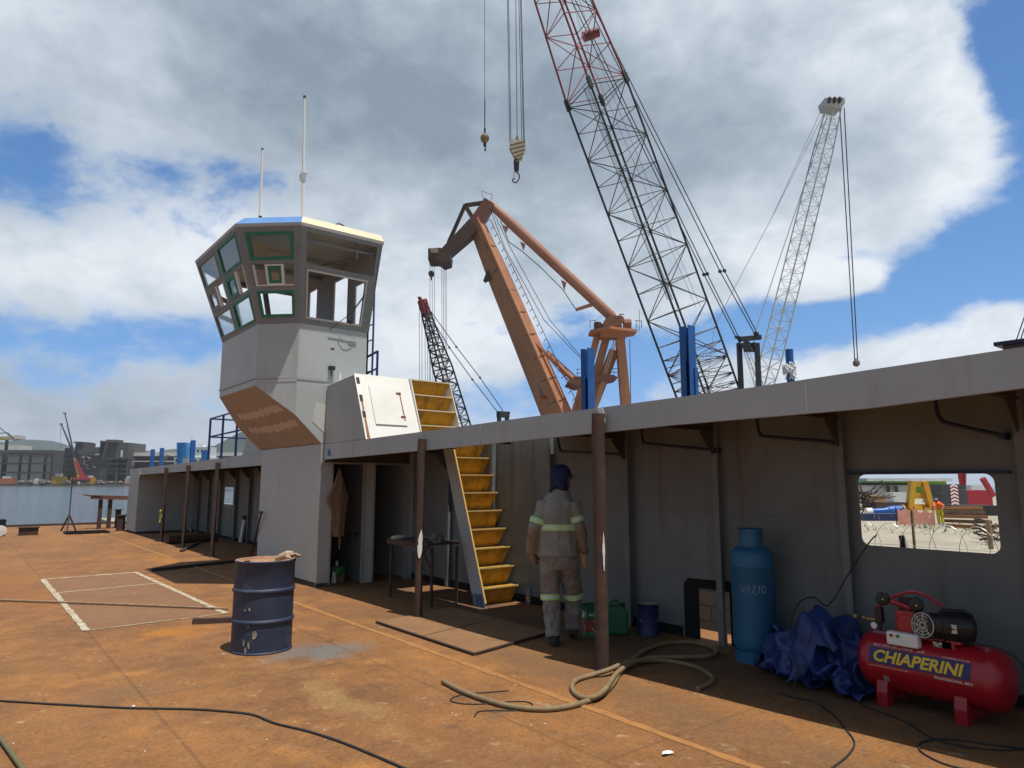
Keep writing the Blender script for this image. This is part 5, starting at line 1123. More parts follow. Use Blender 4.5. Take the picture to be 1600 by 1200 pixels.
7,6,-1,6,8,4,2,4,6,10,10,4,2,10,9,10,8,8,7,7,6,5,8,6,8,7,4,3,7,7,8,11,8,9,4,5,2,7,10,11,3,4,4,6,1,5,7,7,1,2,7,7,4,7,9,8,9,-1,4,7,9,6,8,7,6,6,7,7,7,9,5,8,2,6,1,5,9,9,9,7,8,6,5,9,11,7,2,5,7,1,
3,4,5,8,6,0,5,9,7,5,5,9,11,2,1,8,5,7,6,5,6,6,7,8,8,8,7,5,3,4,4,4,7,9,9,8,8,7,7,9,10,11,-1,4,9,0,1,5,5,5,6,2,5,10,7,7,1,8,10,10,5,6,6,2,2,5,4,6,9,10,9,6,9,7,2,1,4,6,8,7,9,10,8,7,4,8,10,11,2,
3,10,6,-2,0,6,6,2,3,9,9,7,3,4,8,10,8,3,5,-2,1,3,2,6,7,10,12,10,6,7,7,5,4,3,7,6,8,10,9,8,4,4,6,8,10,6,4,11,5,-1,0,6,1,4,4,11,8,6,7,3,9,4,1,-2,1,-4,1,2,4,5,9,11,12,12,9,4,6,5,6,6,7,7,7,10,8,5,
6,4,4,9,6,9,5,9,1,2,6,1,0,5,11,8,8,9,5,6,4,1,-1,-8,-4,-2,2,2,6,8,9,11,13,12,10,6,4,6,6,7,7,7,9,8,7,6,6,4,4,6,9,9,3,5,4,7,2,2,2,9,10,7,10,5,6,2,3,1,-2,-7,-8,1,0,5,7,9,11,12,12,11,10,7,6,4,6,
7,8,8,8,7,8,8,6,6,4,6,4,8,4,4,8,5,5,3,3,6,9,8,8,6,3,4,2,-1,2,-5,-9,-2,3,6,7,10,10,13,13,12,10,6,6,3,6,8,7,9,10,8,5,7,5,7,7,7,7,4,5,5,3,4,5,3,4,7,7,8,9,6,5,0,2,2,-2,-7,-2,-7,3,6,7,10,12,13,
13,12,10,6,3,5,6,7,8,7,10,9,5,10,4,8,7,8,6,3,5,7,7,1,1,2,2,4,9,10,7,8,5,4,1,-1,2,-4,-4,-4,2,6,8,11,12,13,14,12,8,4,4,2,6,6,7,8,9,8,8,9,8,8,8,7,5,6,7,3,0,3,1,2,2,1,9,11,9,6,7,6,3,1,1,-2,-3,
-4,3,6,9,11,11,13,12,10,7,4,1,3,5,7,7,7,9,9,9,7,9,8,9,7,7,6,6,2,1,-2,1,6,7,2,-1,8,10,9,9,6,2,5,-1,-4,-1,0,3,6,8,10,11,11,12,8,5,3,0,4,4,8,7,7,9,9,9,9,8,8,9,7,6,5,5,2,3,0,2,5,4,8,2,4,7,8,8,7,
7,2,4,8,0,3,-3,3,7,9,8,10,10,9,3,2,2,2,5,7,7,8,9,8,10,9,9,8,8,6,5,5,4,4,5,-1,4,5,5,7,6,6,5,4,6,8,7,2,5,4,4,3,-2,-1,3,8,8,7,10,4,3,2,3,3,6,7,8,8,9,8,10,9,9,9,6,7,1,6,8,2,5,7,-1,3,4,8,4,7,8,7,
5,5,6,3,3,0,1,3,0,-2,5,7,5,8,7,1,4,4,4,6,6,7,8,9,9,7,10,9,8,8,7,5,4,3,7,8,2,8,5,-1,2,7,6,6,8,7,5,4,6,2,1,-8,4,5,2,2,-1,6,8,7,1,4,3,5,6,6,7,6,10,10,11,9,7,6,8,6,7,5,5,5,5,8,8,2,10,3,-3,3,7,6,
7,7,4,5,5,3,-3,-2,4,4,4,1,1,4,7,7,2,2,4,6,8,4,6,9,10,10,11,10,8,7,3,7,6,6,5,5,7,7,8,5,7,3,0,-2,8,6,7,5,4,6,2,1,-2,-7,6,5,5,-1,2,7,5,10,4,-2,5,6,6,5,7,8,11,12,9,10,8,7,7,5,3,7,4,7,7,8,10,3,8,
-1,3,-2,5,7,6,4,4,4,-1,2,-2,9,4,-1,-2,0,2,8,6,9,9,-2,6,4,5,6,7,8,10,11,11,10,8,7,5,4,6,5,7,6,6,9,11,8,5,3,-4,0,2,7,5,4,1,1,2,-2,1,9,-7,0,-5,-1,5,6,6,9,11,1,4,5,7,4,6,8,11,11,11,10,8,5,5,5,6,
6,4,8,6,9,9,12,5,1,-3,-3,5,5,7,6,0,-1,-5,0,-1,-1,-7,-4,0,-4,4,7,6,9,10,7,2,6,5,6,5,6,11,11,11,10,8,6,5,4,7,4,6,6,10,5,10,11,4,0,-2,2,4,5,2,3,-2,0,-4,-2,0,-1,-7,-4,1,-1,-2,6,8,8,11,9,4,4,2,6,
3,9,11,11,11,11,8,5,4,7,9,0,2,10,9,9,5,11,6,-3,-2,2,10,10,-5,-6,-2,0,-4,-2,4,-1,-8,1,-3,0,2,0,7,8,12,11,3,3,3,4,6,9,10,12,11,11,8,3,6,7,9,1,1,5,10,11,9,7,6,2,-7,6,9,7,-4,-1,-5,-5,-3,-3,2,-3,
-4,-3,-2,2,3,3,4,7,9,11,9,4,3,5,5,7,9,12,9,11,8,2,7,7,9,2,0,3,8,10,11,9,6,0,-1,4,12,7,-2,1,-3,-3,-3,-2,-2,-7,-3,-3,-3,6,3,5,6,7,8,7,12,5,4,5,6,7,9,8,12,10,10,2,4,7,10,4,2,0,3,9,9,9,8,0,6,9,
12,4,1,-1,0,-5,1,-3,-3,-10,-2,-1,1,6,5,7,5,6,7,9,9,6,8,7,5,7,8,11,7,11,10,6,-1,7,8,4,3,3,3,6,7,6,7,6,6,11,12,9,2,-2,-5,0,-3,1,-4,-10,1,0,6,9,6,7,6,6,7,7,8,6,6,6,6,9,8,6,12,8,10,9,3,1,4,2,3,
3,5,6,7,7,7,7,8,10,12,7,6,1,-1,-2,-2,-1,-1,43,5,2,-1,-1,-4,1,1,0,3,-1,-1,-5,-6,-1,-3,-5,0,2,-1,1,-2,-2,-2,-4,-3,-2,-2,3,6,5,5,2,-4,-1,-1,0,1,0,-2,0,0,-2,-4,-7,-5,-13,5,4,3,0,-1,0,0,0,3,-1,
-3,-6,-5,-4,-2,0,2,-2,-2,3,-2,0,-2,-5,-5,1,-2,-1,5,5,7,2,-1,-1,-2,-2,-1,-1,0,0,0,2,4,-9,-9,-13,6,6,6,1,1,0,-1,0,3,-1,-3,-3,-9,-7,0,-2,3,5,-4,1,4,-2,-6,0,-2,-1,2,-5,-2,5,5,6,-4,-2,0,-1,-2,0,
0,0,1,2,5,-5,-7,-8,7,7,7,7,-3,0,1,3,2,-6,-6,-1,-5,-4,-7,-1,3,5,4,-2,-3,-3,-3,-2,6,5,1,-4,-8,-1,8,2,-4,-1,-3,3,1,-1,-1,1,-1,4,3,0,-6,-1,6,7,7,7,-5,-3,1,2,3,-5,-7,-2,-1,-2,-6,0,1,4,1,-2,-3,-1,
0,7,7,3,0,-4,-8,-7,4,1,-4,0,-1,-2,2,4,-1,-1,-2,5,5,4,-6,-3,8,7,8,2,-2,3,-3,-5,0,-3,-5,-1,4,-4,-4,-4,2,3,2,-5,2,2,8,8,2,4,-1,-4,-7,-9,-6,1,-1,4,-1,-2,-2,0,2,-1,0,1,4,10,0,0,9,8,8,2,6,4,-5,-9,
-9,-5,-3,0,6,-5,-4,1,1,2,-2,3,0,8,10,4,4,2,-2,-7,-9,-6,-4,-4,-1,3,0,-1,-2,2,1,1,0,-4,-1,10,6,4,8,9,8,8,5,4,-7,-7,-11,-7,-2,-4,1,-2,-2,4,1,-6,3,4,5,11,4,7,4,-2,-6,-6,-8,-3,-2,-3,-1,1,-3,2,-1,
1,7,-1,0,-3,-6,-2,8,2,7,11,10,9,6,5,-7,-9,-7,-7,-6,-3,-4,-4,1,4,-2,0,1,7,9,6,6,6,-1,-5,-4,-5,-4,-3,-1,-2,-1,0,-1,-2,4,7,2,1,-2,-6,-7,-6,1,0,11,8,12,12,8,4,-7,-7,-5,-6,-7,-7,-6,-3,0,0,1,-2,5,
10,9,6,5,0,-1,-7,-3,-3,-5,0,0,0,0,-1,0,0,5,2,5,-1,-3,-3,-6,-7,-4,-3,12,11,11,12,9,5,-4,-5,-3,-6,-6,-7,-7,-6,0,0,-1,1,6,9,7,5,6,0,-3,-5,-6,-3,0,1,1,0,0,-1,-1,1,3,3,2,3,-3,-5,-4,-5,-6,-3,9,12,
12,12,8,5,3,-7,-7,-1,-3,-4,-9,-4,-2,-1,1,4,3,10,3,7,2,0,-6,-5,1,-3,2,1,2,1,0,-1,-1,-1,3,0,2,5,-4,-6,-1,-7,-3,2,4,5,12,12,10,5,4,-1,-7,-6,-3,0,-4,-1,-2,0,1,1,7,7,6,3,2,-1,-5,-6,-5,3,1,6,1,-1,
4,0,-2,-6,4,2,2,1,-1,-6,-5,-1,-2,0,1,0,9,12,11,8,1,1,-1,-3,-6,3,-1,0,-1,1,0,2,10,4,6,3,0,-3,-5,-8,-1,2,4,1,1,3,2,4,-3,-7,-2,3,4,2,-5,-1,-2,1,0,-1,1,-1,5,8,10,9,3,1,0,1,2,0,5,-1,-1,1,1,2,8,5,
5,4,-3,-1,-6,-10,-2,4,5,3,1,-4,3,1,5,-5,-7,2,-1,4,2,0,2,2,-1,2,-2,0,3,6,8,4,6,2,4,2,6,7,1,1,0,-1,3,2,5,7,1,5,0,-3,-9,-7,-1,3,5,3,-4,-5,2,-1,9,3,-7,-4,0,5,6,1,4,-1,-8,-1,3,1,-1,4,9,3,3,6,5,8,
8,5,2,2,-3,0,4,1,3,5,5,0,4,-5,-10,-4,1,3,5,-8,-4,2,-3,-3,7,9,0,-3,-1,1,3,5,2,-4,-9,2,-2,3,4,1,7,8,4,5,7,9,8,4,4,-1,0,0,4,2,0,3,4,3,1,-5,-7,-2,2,3,-9,-5,-5,-1,-2,-1,4,10,7,1,-2,0,3,6,2,-5,
-11,7,-3,-1,2,6,6,6,6,6,8,7,10,4,6,-2,-1,3,2,4,2,-4,1,6,2,-7,-2,0,4,-12,-9,-4,0,-8,-5,2,5,7,11,5,-3,1,6,0,1,-2,-10,4,-2,1,5,5,6,4,4,5,8,9,5,7,-1,4,-3,6,3,0,2,4,-1,1,3,-4,0,1,-7,-10,-6,-1,-6,
-7,-5,1,2,7,11,6,0,0,4,7,2,-2,-10,0,3,4,6,5,5,4,3,2,7,9,7,6,-3,0,-1,2,5,-1,0,4,7,4,-1,0,0,-4,-4,-11,-6,0,-7,-8,-5,2,2,6,9,8,-3,-1,4,10,4,4,-6,6,4,6,6,6,4,0,3,4,3,9,8,6,-1,-1,-2,1,0,1,4,2,4,
7,4,-1,-3,-3,-1,-11,-8,-4,-6,-6,-6,-1,5,7,8,4,-6,0,8,7,6,4,-3,8,7,5,7,4,-1,2,4,3,2,5,9,7,1,-2,1,1,0,1,4,1,7,3,9,-1,-3,-6,-1,-8,-9,-5,-7,-9,-3,-1,2,6,7,0,-4,0,3,7,3,2,1,11,7,5,4,1,-1,2,5,3,2,
2,5,9,4,0,2,2,0,3,-1,5,5,7,7,2,-4,-6,-8,-3,-9,-6,-9,-7,-1,-3,-1,6,1,-6,5,2,-5,4,0,1,2,0,7,7,6,-1,3,4,3,2,1,3,3,5,6,2,2,0,2,4,3,3,9,8,6,1,-5,-6,-7,-4,-9,-8,-7,-4,-4,-3,-2,3,-1,-9,0,4,-4,-1,0,
-1,2,3,7,9,6,2,4,3,2,1,0,1,4,3,3,5,0,5,5,2,1,8,7,8,6,0,-6,-6,-7,-7,-6,-8,-4,-6,-3,-4,-1,-6,-4,-2,-5,1,-5,-4,1,0,0,6,6,8,7,5,4,2,0,1,1,1,1,1,5,4,3,3,3,3,5,7,6,6,5,-4,-3,-5,-6,-6,-7,-7,-7,-5,
-4,-4,-2,-4,-7,-6,-3,-1,1,-6,-4,0,1,1,11,4,8,4,6,3,2,1,1,1,1,0,2,3,4,4,3,3,5,6,5,1,6,-3,-3,-3,-5,-8,-5,-5,-6,-7,-5,-4,-7,-4,-4,-4,-6,-1,-4,2,-7,-6,1,-3,10,8,7,6,3,2,1,0,1,1,3,6,3,6,2,3,2,3,
5,5,5,1,3,1,-3,-4,-6,-5,-4,-7,-9,-5,-5,-4,-6,-8,-6,-1,-5,-7,-1,-2,-2,-5,-7,-4,9,9,7,2,2,1,1,2,3,5,8,6,6,3,4,3,2,0,0,3,2,7,3,1,-3,-3,-3,-4,-5,-9,-10,-9,-7,-3,0,-6,-9,-8,-2,-2,-3,-4,-1,-2,-4,
-5,7,8,8,4,1,1,3,5,4,9,10,6,6,5,1,3,1,3,-2,-2,-1,4,3,1,-2,-4,-4,0,-7,-8,-6,-3,-6,-5,-4,-2,-9,-10,-8,-6,-3,-2,-2,0,-3,0,4,7,3,7,3,2,6,7,7,8,11,7,6,6,0,3,0,-1,-2,-5,0,2,1,0,-3,-2,-5,1,-6,-8,
-7,-1,0,-2,-3,-5,-9,-9,-10,-10,-6,-1,-2,-1,-2,-15,7,9,9,5,6,3,6,8,7,12,11,10,4,5,1,0,0,-1,-3,-6,-1,0,0,0,-5,0,-4,-3,-3,-7,-8,-3,-1,0,-1,-3,-8,-9,-9,-6,-8,-4,-1,-2,0,-6,6,10,11,8,4,4,7,8,8,
14,12,9,4,1,4,0,0,-2,-5,-7,-3,1,-1,0,-3,-3,0,-6,-3,-5,-8,-5,0,-3,-1,-2,-7,-8,-8,-7,-4,-8,-3,1,1,2,6,6,9,9,8,3,4,7,13,13,12,9,7,0,-2,3,0,-1,-2,-5,-7,-6,-1,1,-3,-2,-2,-1,-6,-5,-6,-8,1,0,-5,-3,
-6,-8,-5,-6,-6,-4,-5,-3,5,8,6,5,4,7,6,4,4,4,13,14,12,9,4,5,1,-1,-3,-2,-1,-1,-2,-6,-7,-2,0,-4,-2,-3,-2,-5,-8,-5,-1,-3,-3,-6,-6,-6,-6,-3,-5,-1,-6,-7,4,7,8,5,2,4,4,-2,5,3,13,13,13,10,3,5,2,2,0,
-3,-6,-4,-1,-5,1,-5,-6,-1,-5,-2,-4,-3,-3,-9,-3,-4,-3,-6,-6,-7,-1,-4,-5,-2,-2,-9,0,-5,7,6,3,5,3,-3,6,3,11,13,12,11,6,3,2,1,0,-1,-4,-2,-2,-2,-5,-4,-4,-4,-3,-5,-4,-4,-2,-4,-6,-4,-5,-8,-8,-1,-4,
-4,-1,-4,-3,-6,-5,-1,4,4,5,7,-1,0,5,4,6,14,13,10,6,3,3,2,1,-1,-4,-3,-3,-1,-2,-4,-2,-6,-6,-4,-5,-5,-3,-3,-5,-5,-4,-8,-7,-6,1,-5,-4,-2,3,-8,-4,-5,5,5,6,5,3,-4,5,5,2,12,14,10,6,3,4,5,-2,1,-3,
-5,0,-3,1,-4,-3,-7,-7,-5,-2,-7,-4,-3,-3,-4,-5,-6,-5,-5,-6,-5,1,-6,4,-4,-7,-3,3,6,7,5,3,0,-1,8,2,5,13,11,8,3,6,0,0,3,-4,-4,2,2,-4,-2,-1,-10,-9,-6,-1,-4,-7,-2,-2,-3,-5,-10,-2,-5,-6,-1,-4,-6,3,
-1,-3,-7,5,7,7,5,2,1,2,4,3,0,11,12,9,6,4,1,1,-1,-1,-2,0,5,-3,-1,-3,-9,-10,-7,-3,-2,-3,-5,-3,-4,-5,-7,-5,-8,-3,-3,-4,-3,-1,0,2,-7,6,8,8,3,1,1,0,4,4,5,3,12,11,7,4,0,1,-2,2,-3,2,5,-2,-3,0,-9,
-10,-8,-5,0,-2,-2,-4,-5,-6,-10,-6,-4,-5,-4,-2,1,-1,2,0,-5,6,8,8,0,2,0,-1,3,4,7,2,11,12,9,3,1,0,3,-3,1,0,2,3,-4,-1,-8,-9,-9,-7,-1,1,-3,-2,-4,-6,-6,-7,-8,0,-3,-3,3,-4,2,-3,0,4,6,4,-1,1,0,1,2,
4,5,6,11,11,9,6,0,1,0,4,-4,-2,3,3,0,-4,-8,-8,-8,-7,-3,-1,1,-3,-6,-7,-5,-7,-2,1,1,2,-2,-1,-5,-2,0,0,3,3,0,0,2,0,2,4,5,8,10,12,11,8,3,-4,3,-2,-2,-4,1,5,1,-5,-6,-7,-7,-7,-5,-3,-1,-1,-3,-7,-7,
-8,-1,0,5,7,-3,1,-6,-5,]
def tarp_sheet():
    N_ = TARP_N; k = 0; out = [[0, 0, 0] for _ in range(N_ * N_)]
    for a in range(3):
        for i in range(N_):
            for j in range(N_):
                base = out[i * N_ + j - 1][a] if j else (out[(i - 1) * N_][a] if i else 0)
                out[i * N_ + j][a] = base + TARP_STEPS[k]; k += 1
    return [Vector(p) * .004 for p in out]
def tarp():
    mb = MB(); sh_ = tarp_sheet(); n = TARP_N
    fs_ = [(i * n + j, (i + 1) * n + j, (i + 1) * n + j + 1, i * n + j + 1) for i in range(n - 1) for j in range(n - 1)]
    for (sx, sy, sz, rot, ox, oy, oz) in ((.66, .68, 1.0, 20, .03, .03, .0), (.84, .76, .68, 165, -.04, -.02, .0), (.50, .54, 1.08, 250, -.02, -.02, .02)):
        c, s_ = math.cos(R(rot)), math.sin(R(rot)); vs = []
        for p in sh_:
            x, y = p.x * c - p.y * s_, p.x * s_ + p.y * c
            w = noise.noise(Vector((p.x * 7, p.y * 7, p.z * 5 + rot))) * .018 + noise.noise(Vector((p.x * 17, p.y * 17, rot))) * .008
            q = TC + Vector((ox + x * sx + w, oy + y * sy, max(.008, oz + p.z * sz + w)))
            q.x = min(q.x, 6.19); vs.append(q)
        mb.add(vs, fs_)
    return mb
TPO = tarp().build('tarpaulin', TARP, smooth=70, loc=TC, fix=False); sb_ = TPO.modifiers.new('fine', 'SUBSURF'); sb_.levels = sb_.render_levels = 1
tag(TPO, 'crumpled dark blue tarpaulin heaped between the gas cylinder and the compressor', 'tarpaulin')

# ------------------------------------------------------------------ hoses, cables, rods on the deck
def lay(name, label, cat, pts, r, m_, zs=None, sub=6, group=None):
    P_ = []
    for i, q in enumerate(pts):
        p = on_z(q[0], q[1], q[2] if len(q) > 2 else r); P_.append(p)
    mb = MB(); mb.tube(smooth_path(P_, sub), r, 8); return tag(mb.build(name, m_, smooth=50, loc=P_[0]), label, cat, group)
lay('rubber_hose', 'thick tan rubber hose looping across the deck past the foot of the nearest post', 'hose',
    [(692, 1064), (730, 1083), (790, 1102), (850, 1108), (900, 1101), (940, 1085), (958, 1068), (968, 1052), (985, 1035), (1008, 1016), (1040, 1006), (1080, 1004), (1112, 1012), (1119, 1020, .03), (1100, 1026, .03), (1050, 1027, .03), (1005, 1030, .035), (968, 1048, .05), (945, 1078, .05), (925, 1090, .04), (905, 1088, .02), (894, 1075, .02), (900, 1063, .02), (925, 1055, .02), (950, 1047, .05), (985, 1034, .06), (1030, 1032, .02), (1080, 1040), (1110, 1055), (1112, 1065), (1090, 1076)], .021, HOSE)
lay('thin_cable', 'thin black cable crossing the open deck from the left edge to the bottom edge', 'cable', [(-60, 1093), (0, 1095), (100, 1101), (200, 1106), (300, 1108), (370, 1113), (400, 1118), (430, 1130), (480, 1142), (530, 1158), (580, 1178), (640, 1204), (680, 1222)], .008, CABLE)
lay('thin_wire', 'thin wire scrap looped beside the free end of the tan hose', 'wire', [(795, 1079), (760, 1082), (730, 1084), (708, 1090), (706, 1096), (730, 1100), (770, 1099), (800, 1096), (825, 1097), (832, 1104), (810, 1110), (770, 1110), (748, 1112), (741, 1120)], .005, CABLE)
lay('thin_cable', 'black cable running from under the tarpaulin towards the sunlit deck', 'cable', [(1215, 1083), (1240, 1090), (1270, 1096), (1300, 1115), (1322, 1140), (1335, 1160), (1325, 1180), (1300, 1200), (1270, 1225)], .006, CABLE)
lay('thin_cable', 'black cable in long loops on the floor in front of the compressor', 'cable', [(1350, 1090), (1345, 1100), (1370, 1110), (1420, 1130), (1450, 1150), (1500, 1165), (1560, 1172), (1600, 1170), (1560, 1165), (1480, 1155), (1440, 1160), (1440, 1175), (1480, 1195), (1530, 1205)], .006, CABLE)
c0_ = on_x(1358, 848, 6.2); c1_ = on_x(1330, 890, 6.15); c2_ = on_x(1295, 945, 6.05)
mb = MB(); mb.tube(smooth_path([c0_ + Vector((.1, -.02, .06)), c0_, c1_, c2_, TC + Vector((.1, .05, .66)), TC + Vector((-.15, .06, .63)), TC + Vector((-.36, .02, .45)), TC + Vector((-.42, -.06, .2)), TC + Vector((-.5, -.05, .012))], 6), .006, 6)
tag(mb.build('thin_cable', CABLE, smooth=50, loc=c0_), 'black cable hanging from the window corner down over the blue tarpaulin', 'cable')
mb = MB(); mb.tube(smooth_path([(5.62, 1.95, .54), (5.6, 1.75, .53), (5.55, 1.62, .45), (5.5, 1.58, .2), (5.47, 1.56, .01), (5.45, 1.35, .01)], 6), .006, 6); tag(mb.build('thin_cable', CABLE, smooth=50, loc=(5.6, 1.75, 0)), 'black cable hanging over the right end of the red compressor tank', 'cable')
mb = MB(); a, b = on_z(-40, 936, .02), on_z(356, 951, .02); mb.tube([a, a.lerp(b, .5) + Vector((0, 0, .004)), b], [.016, .014, .013], 8); tag(mb.build('wooden_rod', WOOD, smooth=50, loc=a), 'long thin wooden rod lying across the taped rectangle on the deck', 'rod')
mb = MB(); a, b = on_z(-20, 1125, .02), on_z(45, 1215, .02); mb.tube([a, b], .014, 8); tag(mb.build('green_hose', mat('olive_hose', (.12, .11, .05), .7), smooth=50, loc=a), 'short olive hose end in the bottom left corner of the deck', 'hose')
mb = MB(); a, b = on_z(237, 893, .0), on_z(405, 875, .0); mb.beam(a + Vector((0, 0, .03)), b + Vector((0, 0, .03)), .06, .05); tag(mb.build('steel_bar', RUSTD, loc=a), 'dark steel bar lying on the deck in the shadow of the wheelhouse', 'bar')
mb = MB(); a, b = on_z(301, 975, .0), on_z(366, 972, .0); mb.beam(a + Vector((0, 0, .03)), b + Vector((0, 0, .03)), .08, .06); tag(mb.build('short_steel_bar', RUSTD, loc=a), 'short dark steel bar on the deck left of the blue drum', 'bar')
# thin plate laid on the deck
pa, pb, pc = on_z(588, 974), on_z(741, 1025), on_z(862, 990); pd = pa + pc - pb
mb = MB(); mb.prism([p + Vector((0, 0, .004)) for p in (pa, pb, pc, pd)], (0, 0, .012)); pl = tag(mb.build('steel_plate', mat('brown_plate', (.25, .125, .052), .85, col2=(.17, .088, .04), scale=2, bump=.2, var=.2), loc=pb), 'thin rusty steel plate lying on the deck at the feet of the man', 'plate')
mb = MB(); mb.beam(pa + Vector((0, 0, .02)), pb + Vector((0, 0, .02)), .025, .018); mb.build('edge_bar', RUSTD, pl)
mb = MB(); mb.beam(pb + (pc - pb) * .02 + Vector((0, 0, .02)), pc + Vector((0, 0, .02)), .025, .018); mb.build('edge_bar', RUSTD, pl)
mb = MB(); mb.beam(pa.lerp(pb, .5) + Vector((0, 0, .017)), pd.lerp(pc, .5) + Vector((0, 0, .017)), .012, .004); mb.build('seam', RUSTD, pl)
# weld seam along the deck
mb = MB(); n = 240; vs = []; gg = random.Random(2)
for i in range(n + 1):
    y = -2 + 32 * i / n; w = .028 + .016 * gg.random() * (1 if y > 2 else 1.3); xo = 3.79 + .006 * gg.uniform(-1, 1)
    vs += [(xo - w, y, .003), (xo - w * .3, y, .010 + .004 * gg.random()), (xo + w * .4, y, .010), (xo + w, y, .003)]
mb.add(vs, [(i * 4 + j, i * 4 + j + 1, (i + 1) * 4 + j + 1, (i + 1) * 4 + j) for i in range(n) for j in range(3)])
kind(mb.build('deck_seam', mat('orange_weld_seam', (.36, .165, .045), .9, col2=(.26, .11, .035), scale=7, bump=.3, bscale=60, var=.2), smooth=60), 'structure')
# taped rectangle
TAPEM = mat('dirty_white_tape', (.47, .41, .30), .85, col2=(.33, .24, .14), scale=9, thr=(.4, .62), spots=((.25, .14, .07), 14, .62, .72), var=.1)
def strip(p, q, w, z=.004, name='line', rag=.25, seed=1):
    p, q = Vector(p), Vector(q); d = (q - p); s = Vector((-d.y, d.x, 0)).normalized(); g = random.Random(seed); n = max(8, int(d.length / .05)); vs = []
    for i in range(n + 1):
        c = p + d * i / n; vs += [c + s * w * (.5 + rag * g.uniform(-.5, .5)) + Vector((0, 0, z)), c - s * w * (.5 + rag * g.uniform(-.5, .5)) + Vector((0, 0, z))]
    mb = MB(); mb.add(vs, [(2 * i, 2 * i + 1, 2 * i + 3, 2 * i + 2) for i in range(n)]); return mb
A_, B_, C_, D_ = (1.28, 14.5, 0), (1.27, 9.25, 0), (2.80, 9.35, 0), (2.70, 14.55, 0)
mk = thing('taped_rectangle', 'rectangle of dirty white tape stuck on the rusty deck left of the drum', 'marking', (2, 11.8, 0))
mb = MB(); mb.add([Vector(p) + Vector((0, 0, .0035)) for p in (A_, B_, C_, D_)], [(0, 1, 2, 3)]); mb.build('sanded_panel', mat('sanded_deck', (.22, .105, .045), .85, col2=(.17, .085, .04), scale=1.5, bump=.2, spots=((.27, .17, .10), 3, .6, .8), var=.2), mk)
E_, F_ = Vector(A_).lerp(Vector(B_), .36), Vector(D_).lerp(Vector(C_), .34)
for k, (p, q, w, rg) in enumerate(((A_, B_, .075, .32), (D_, C_, .075, .32), (A_, D_, .09, .25), (B_, C_, .028, .3), (E_, F_, .05, .25))): strip(p, q, w, .008 if k < 2 else .0058, 'tape_strip', rg, k).build('tape_strip', TAPEM, mk)
# scraps of paper and grit
def scrap(px, py, w, seed, lab, m_=PAPER):
    p = on_z(px, py, .006); g = random.Random(seed); n = 8; mb = MB()
    top = [p + Vector((w * math.cos(2 * math.pi * i / n) * g.uniform(.5, 1.2), w * .6 * math.sin(2 * math.pi * i / n) * g.uniform(.5, 1.2), .004 + .01 * g.random())) for i in range(n)]
    mb.prism(top, (0, 0, .002)); tag(mb.build('paper_scrap', m_, loc=p), lab, 'scrap', 'white scraps littering the deck')
scrap(1043, 1178, .05, 1, 'largest white paper scrap, near the bottom edge of the deck')
scrap(208, 1105, .014, 2, 'small white scrap lying on the thin black cable')
GRIT = 'tiny white scraps scattered on the sunlit deck'
gg = random.Random(11)
for i in range(75):
    px, py = gg.uniform(0, 1150), gg.uniform(880, 1190)
    if px > 480 and py < 1000 + (px - 500) * .33: continue
    p = on_z(px, py, .003)
    if abs(p.x - DB.x) < .4 and abs(p.y - DB.y) < .4: continue
    w = gg.uniform(.002, .006); mb = MB(); mb.prism([p + Vector((w * math.cos(a) * gg.uniform(.6, 1.3), w * math.sin(a), 0)) for a in (0, 1.3, 2.5, 3.7, 5)], (0, 0, .004))
    o = tag(mb.build('paper_scrap', PAPER, loc=p), 'tiny white scrap among many scattered on the deck', 'scrap', GRIT)

# ------------------------------------------------------------------ paint cans, jerrycan, bucket, bottle
def ell_can(name, lab, base, r, h, m_, m2, band_=None, lid=None, cat='can'):
    t = thing(name, lab, cat, base); mb = MB(); mb.lathe([(r, 0), (r + .004, .006), (r, .012), (r, h - .02), (r + .005, h - .012), (r + .005, h)], base, n=28, cap=False); mb.build('shell', m_, t, smooth=35)
    mb = MB(); mb.lathe([(r + .002, h - .003), (r - .012, h - .004), (r - .02, h - .02), (0, h - .02)], base, n=24, cap=False); mb.build('lid', m2, t, smooth=35)
    if band_: mb = MB(); mb.lathe([(r + .0025, h * .16), (r + .0025, h * .55)], base, n=28, cap=False); mb.build('paper_label', band_, t, smooth=35)
    return t
DGREEN = mat('dark_green_plastic', (.012, .12, .05), .45, var=.12)
LBL = mat('printed_food_label', (.42, .30, .12), .6, col2=(.25, .04, .03), scale=16, thr=(.42, .5), spots=[((.65, .6, .5), 20, .6, .63), ((.05, .04, .03), 25, .62, .66)])
t = ell_can('paint_can', 'green topped paint can with a red and yellow label, half behind the nearest post', on_z(928, 992), .13, .32, DGREEN, DGREEN, LBL)
mb = MB(); b0 = on_z(928, 992); mb.tube([b0 + RT * .02 + Vector((0, 0, .345)), b0 + RT * .15 + Vector((0, 0, .36))], .016, 8); tag(mb.build('brush_handle', WHITEM, smooth=40, loc=b0 + Vector((0, 0, .34))), 'white handle lying across the green topped paint can', 'brush')
mb = MB(); mb.lathe([(.132, .19), (.132, .27)], b0, n=28, cap=False); mb.build('printed_band', mat('green_white_band', (.55, .6, .55), .5, col2=(.01, .12, .04), scale=14, thr=(.5, .54)), t, smooth=40)
jb = on_z(965, 990); t = thing('jerrycan', 'dark green plastic jerrycan on the floor behind the nearest post', 'jerrycan', jb)
mb = MB(); q = [jb + RT * a + FH * b for a, b in ((-.13, -.09), (.10, -.09), (.10, .12), (-.13, .12))]
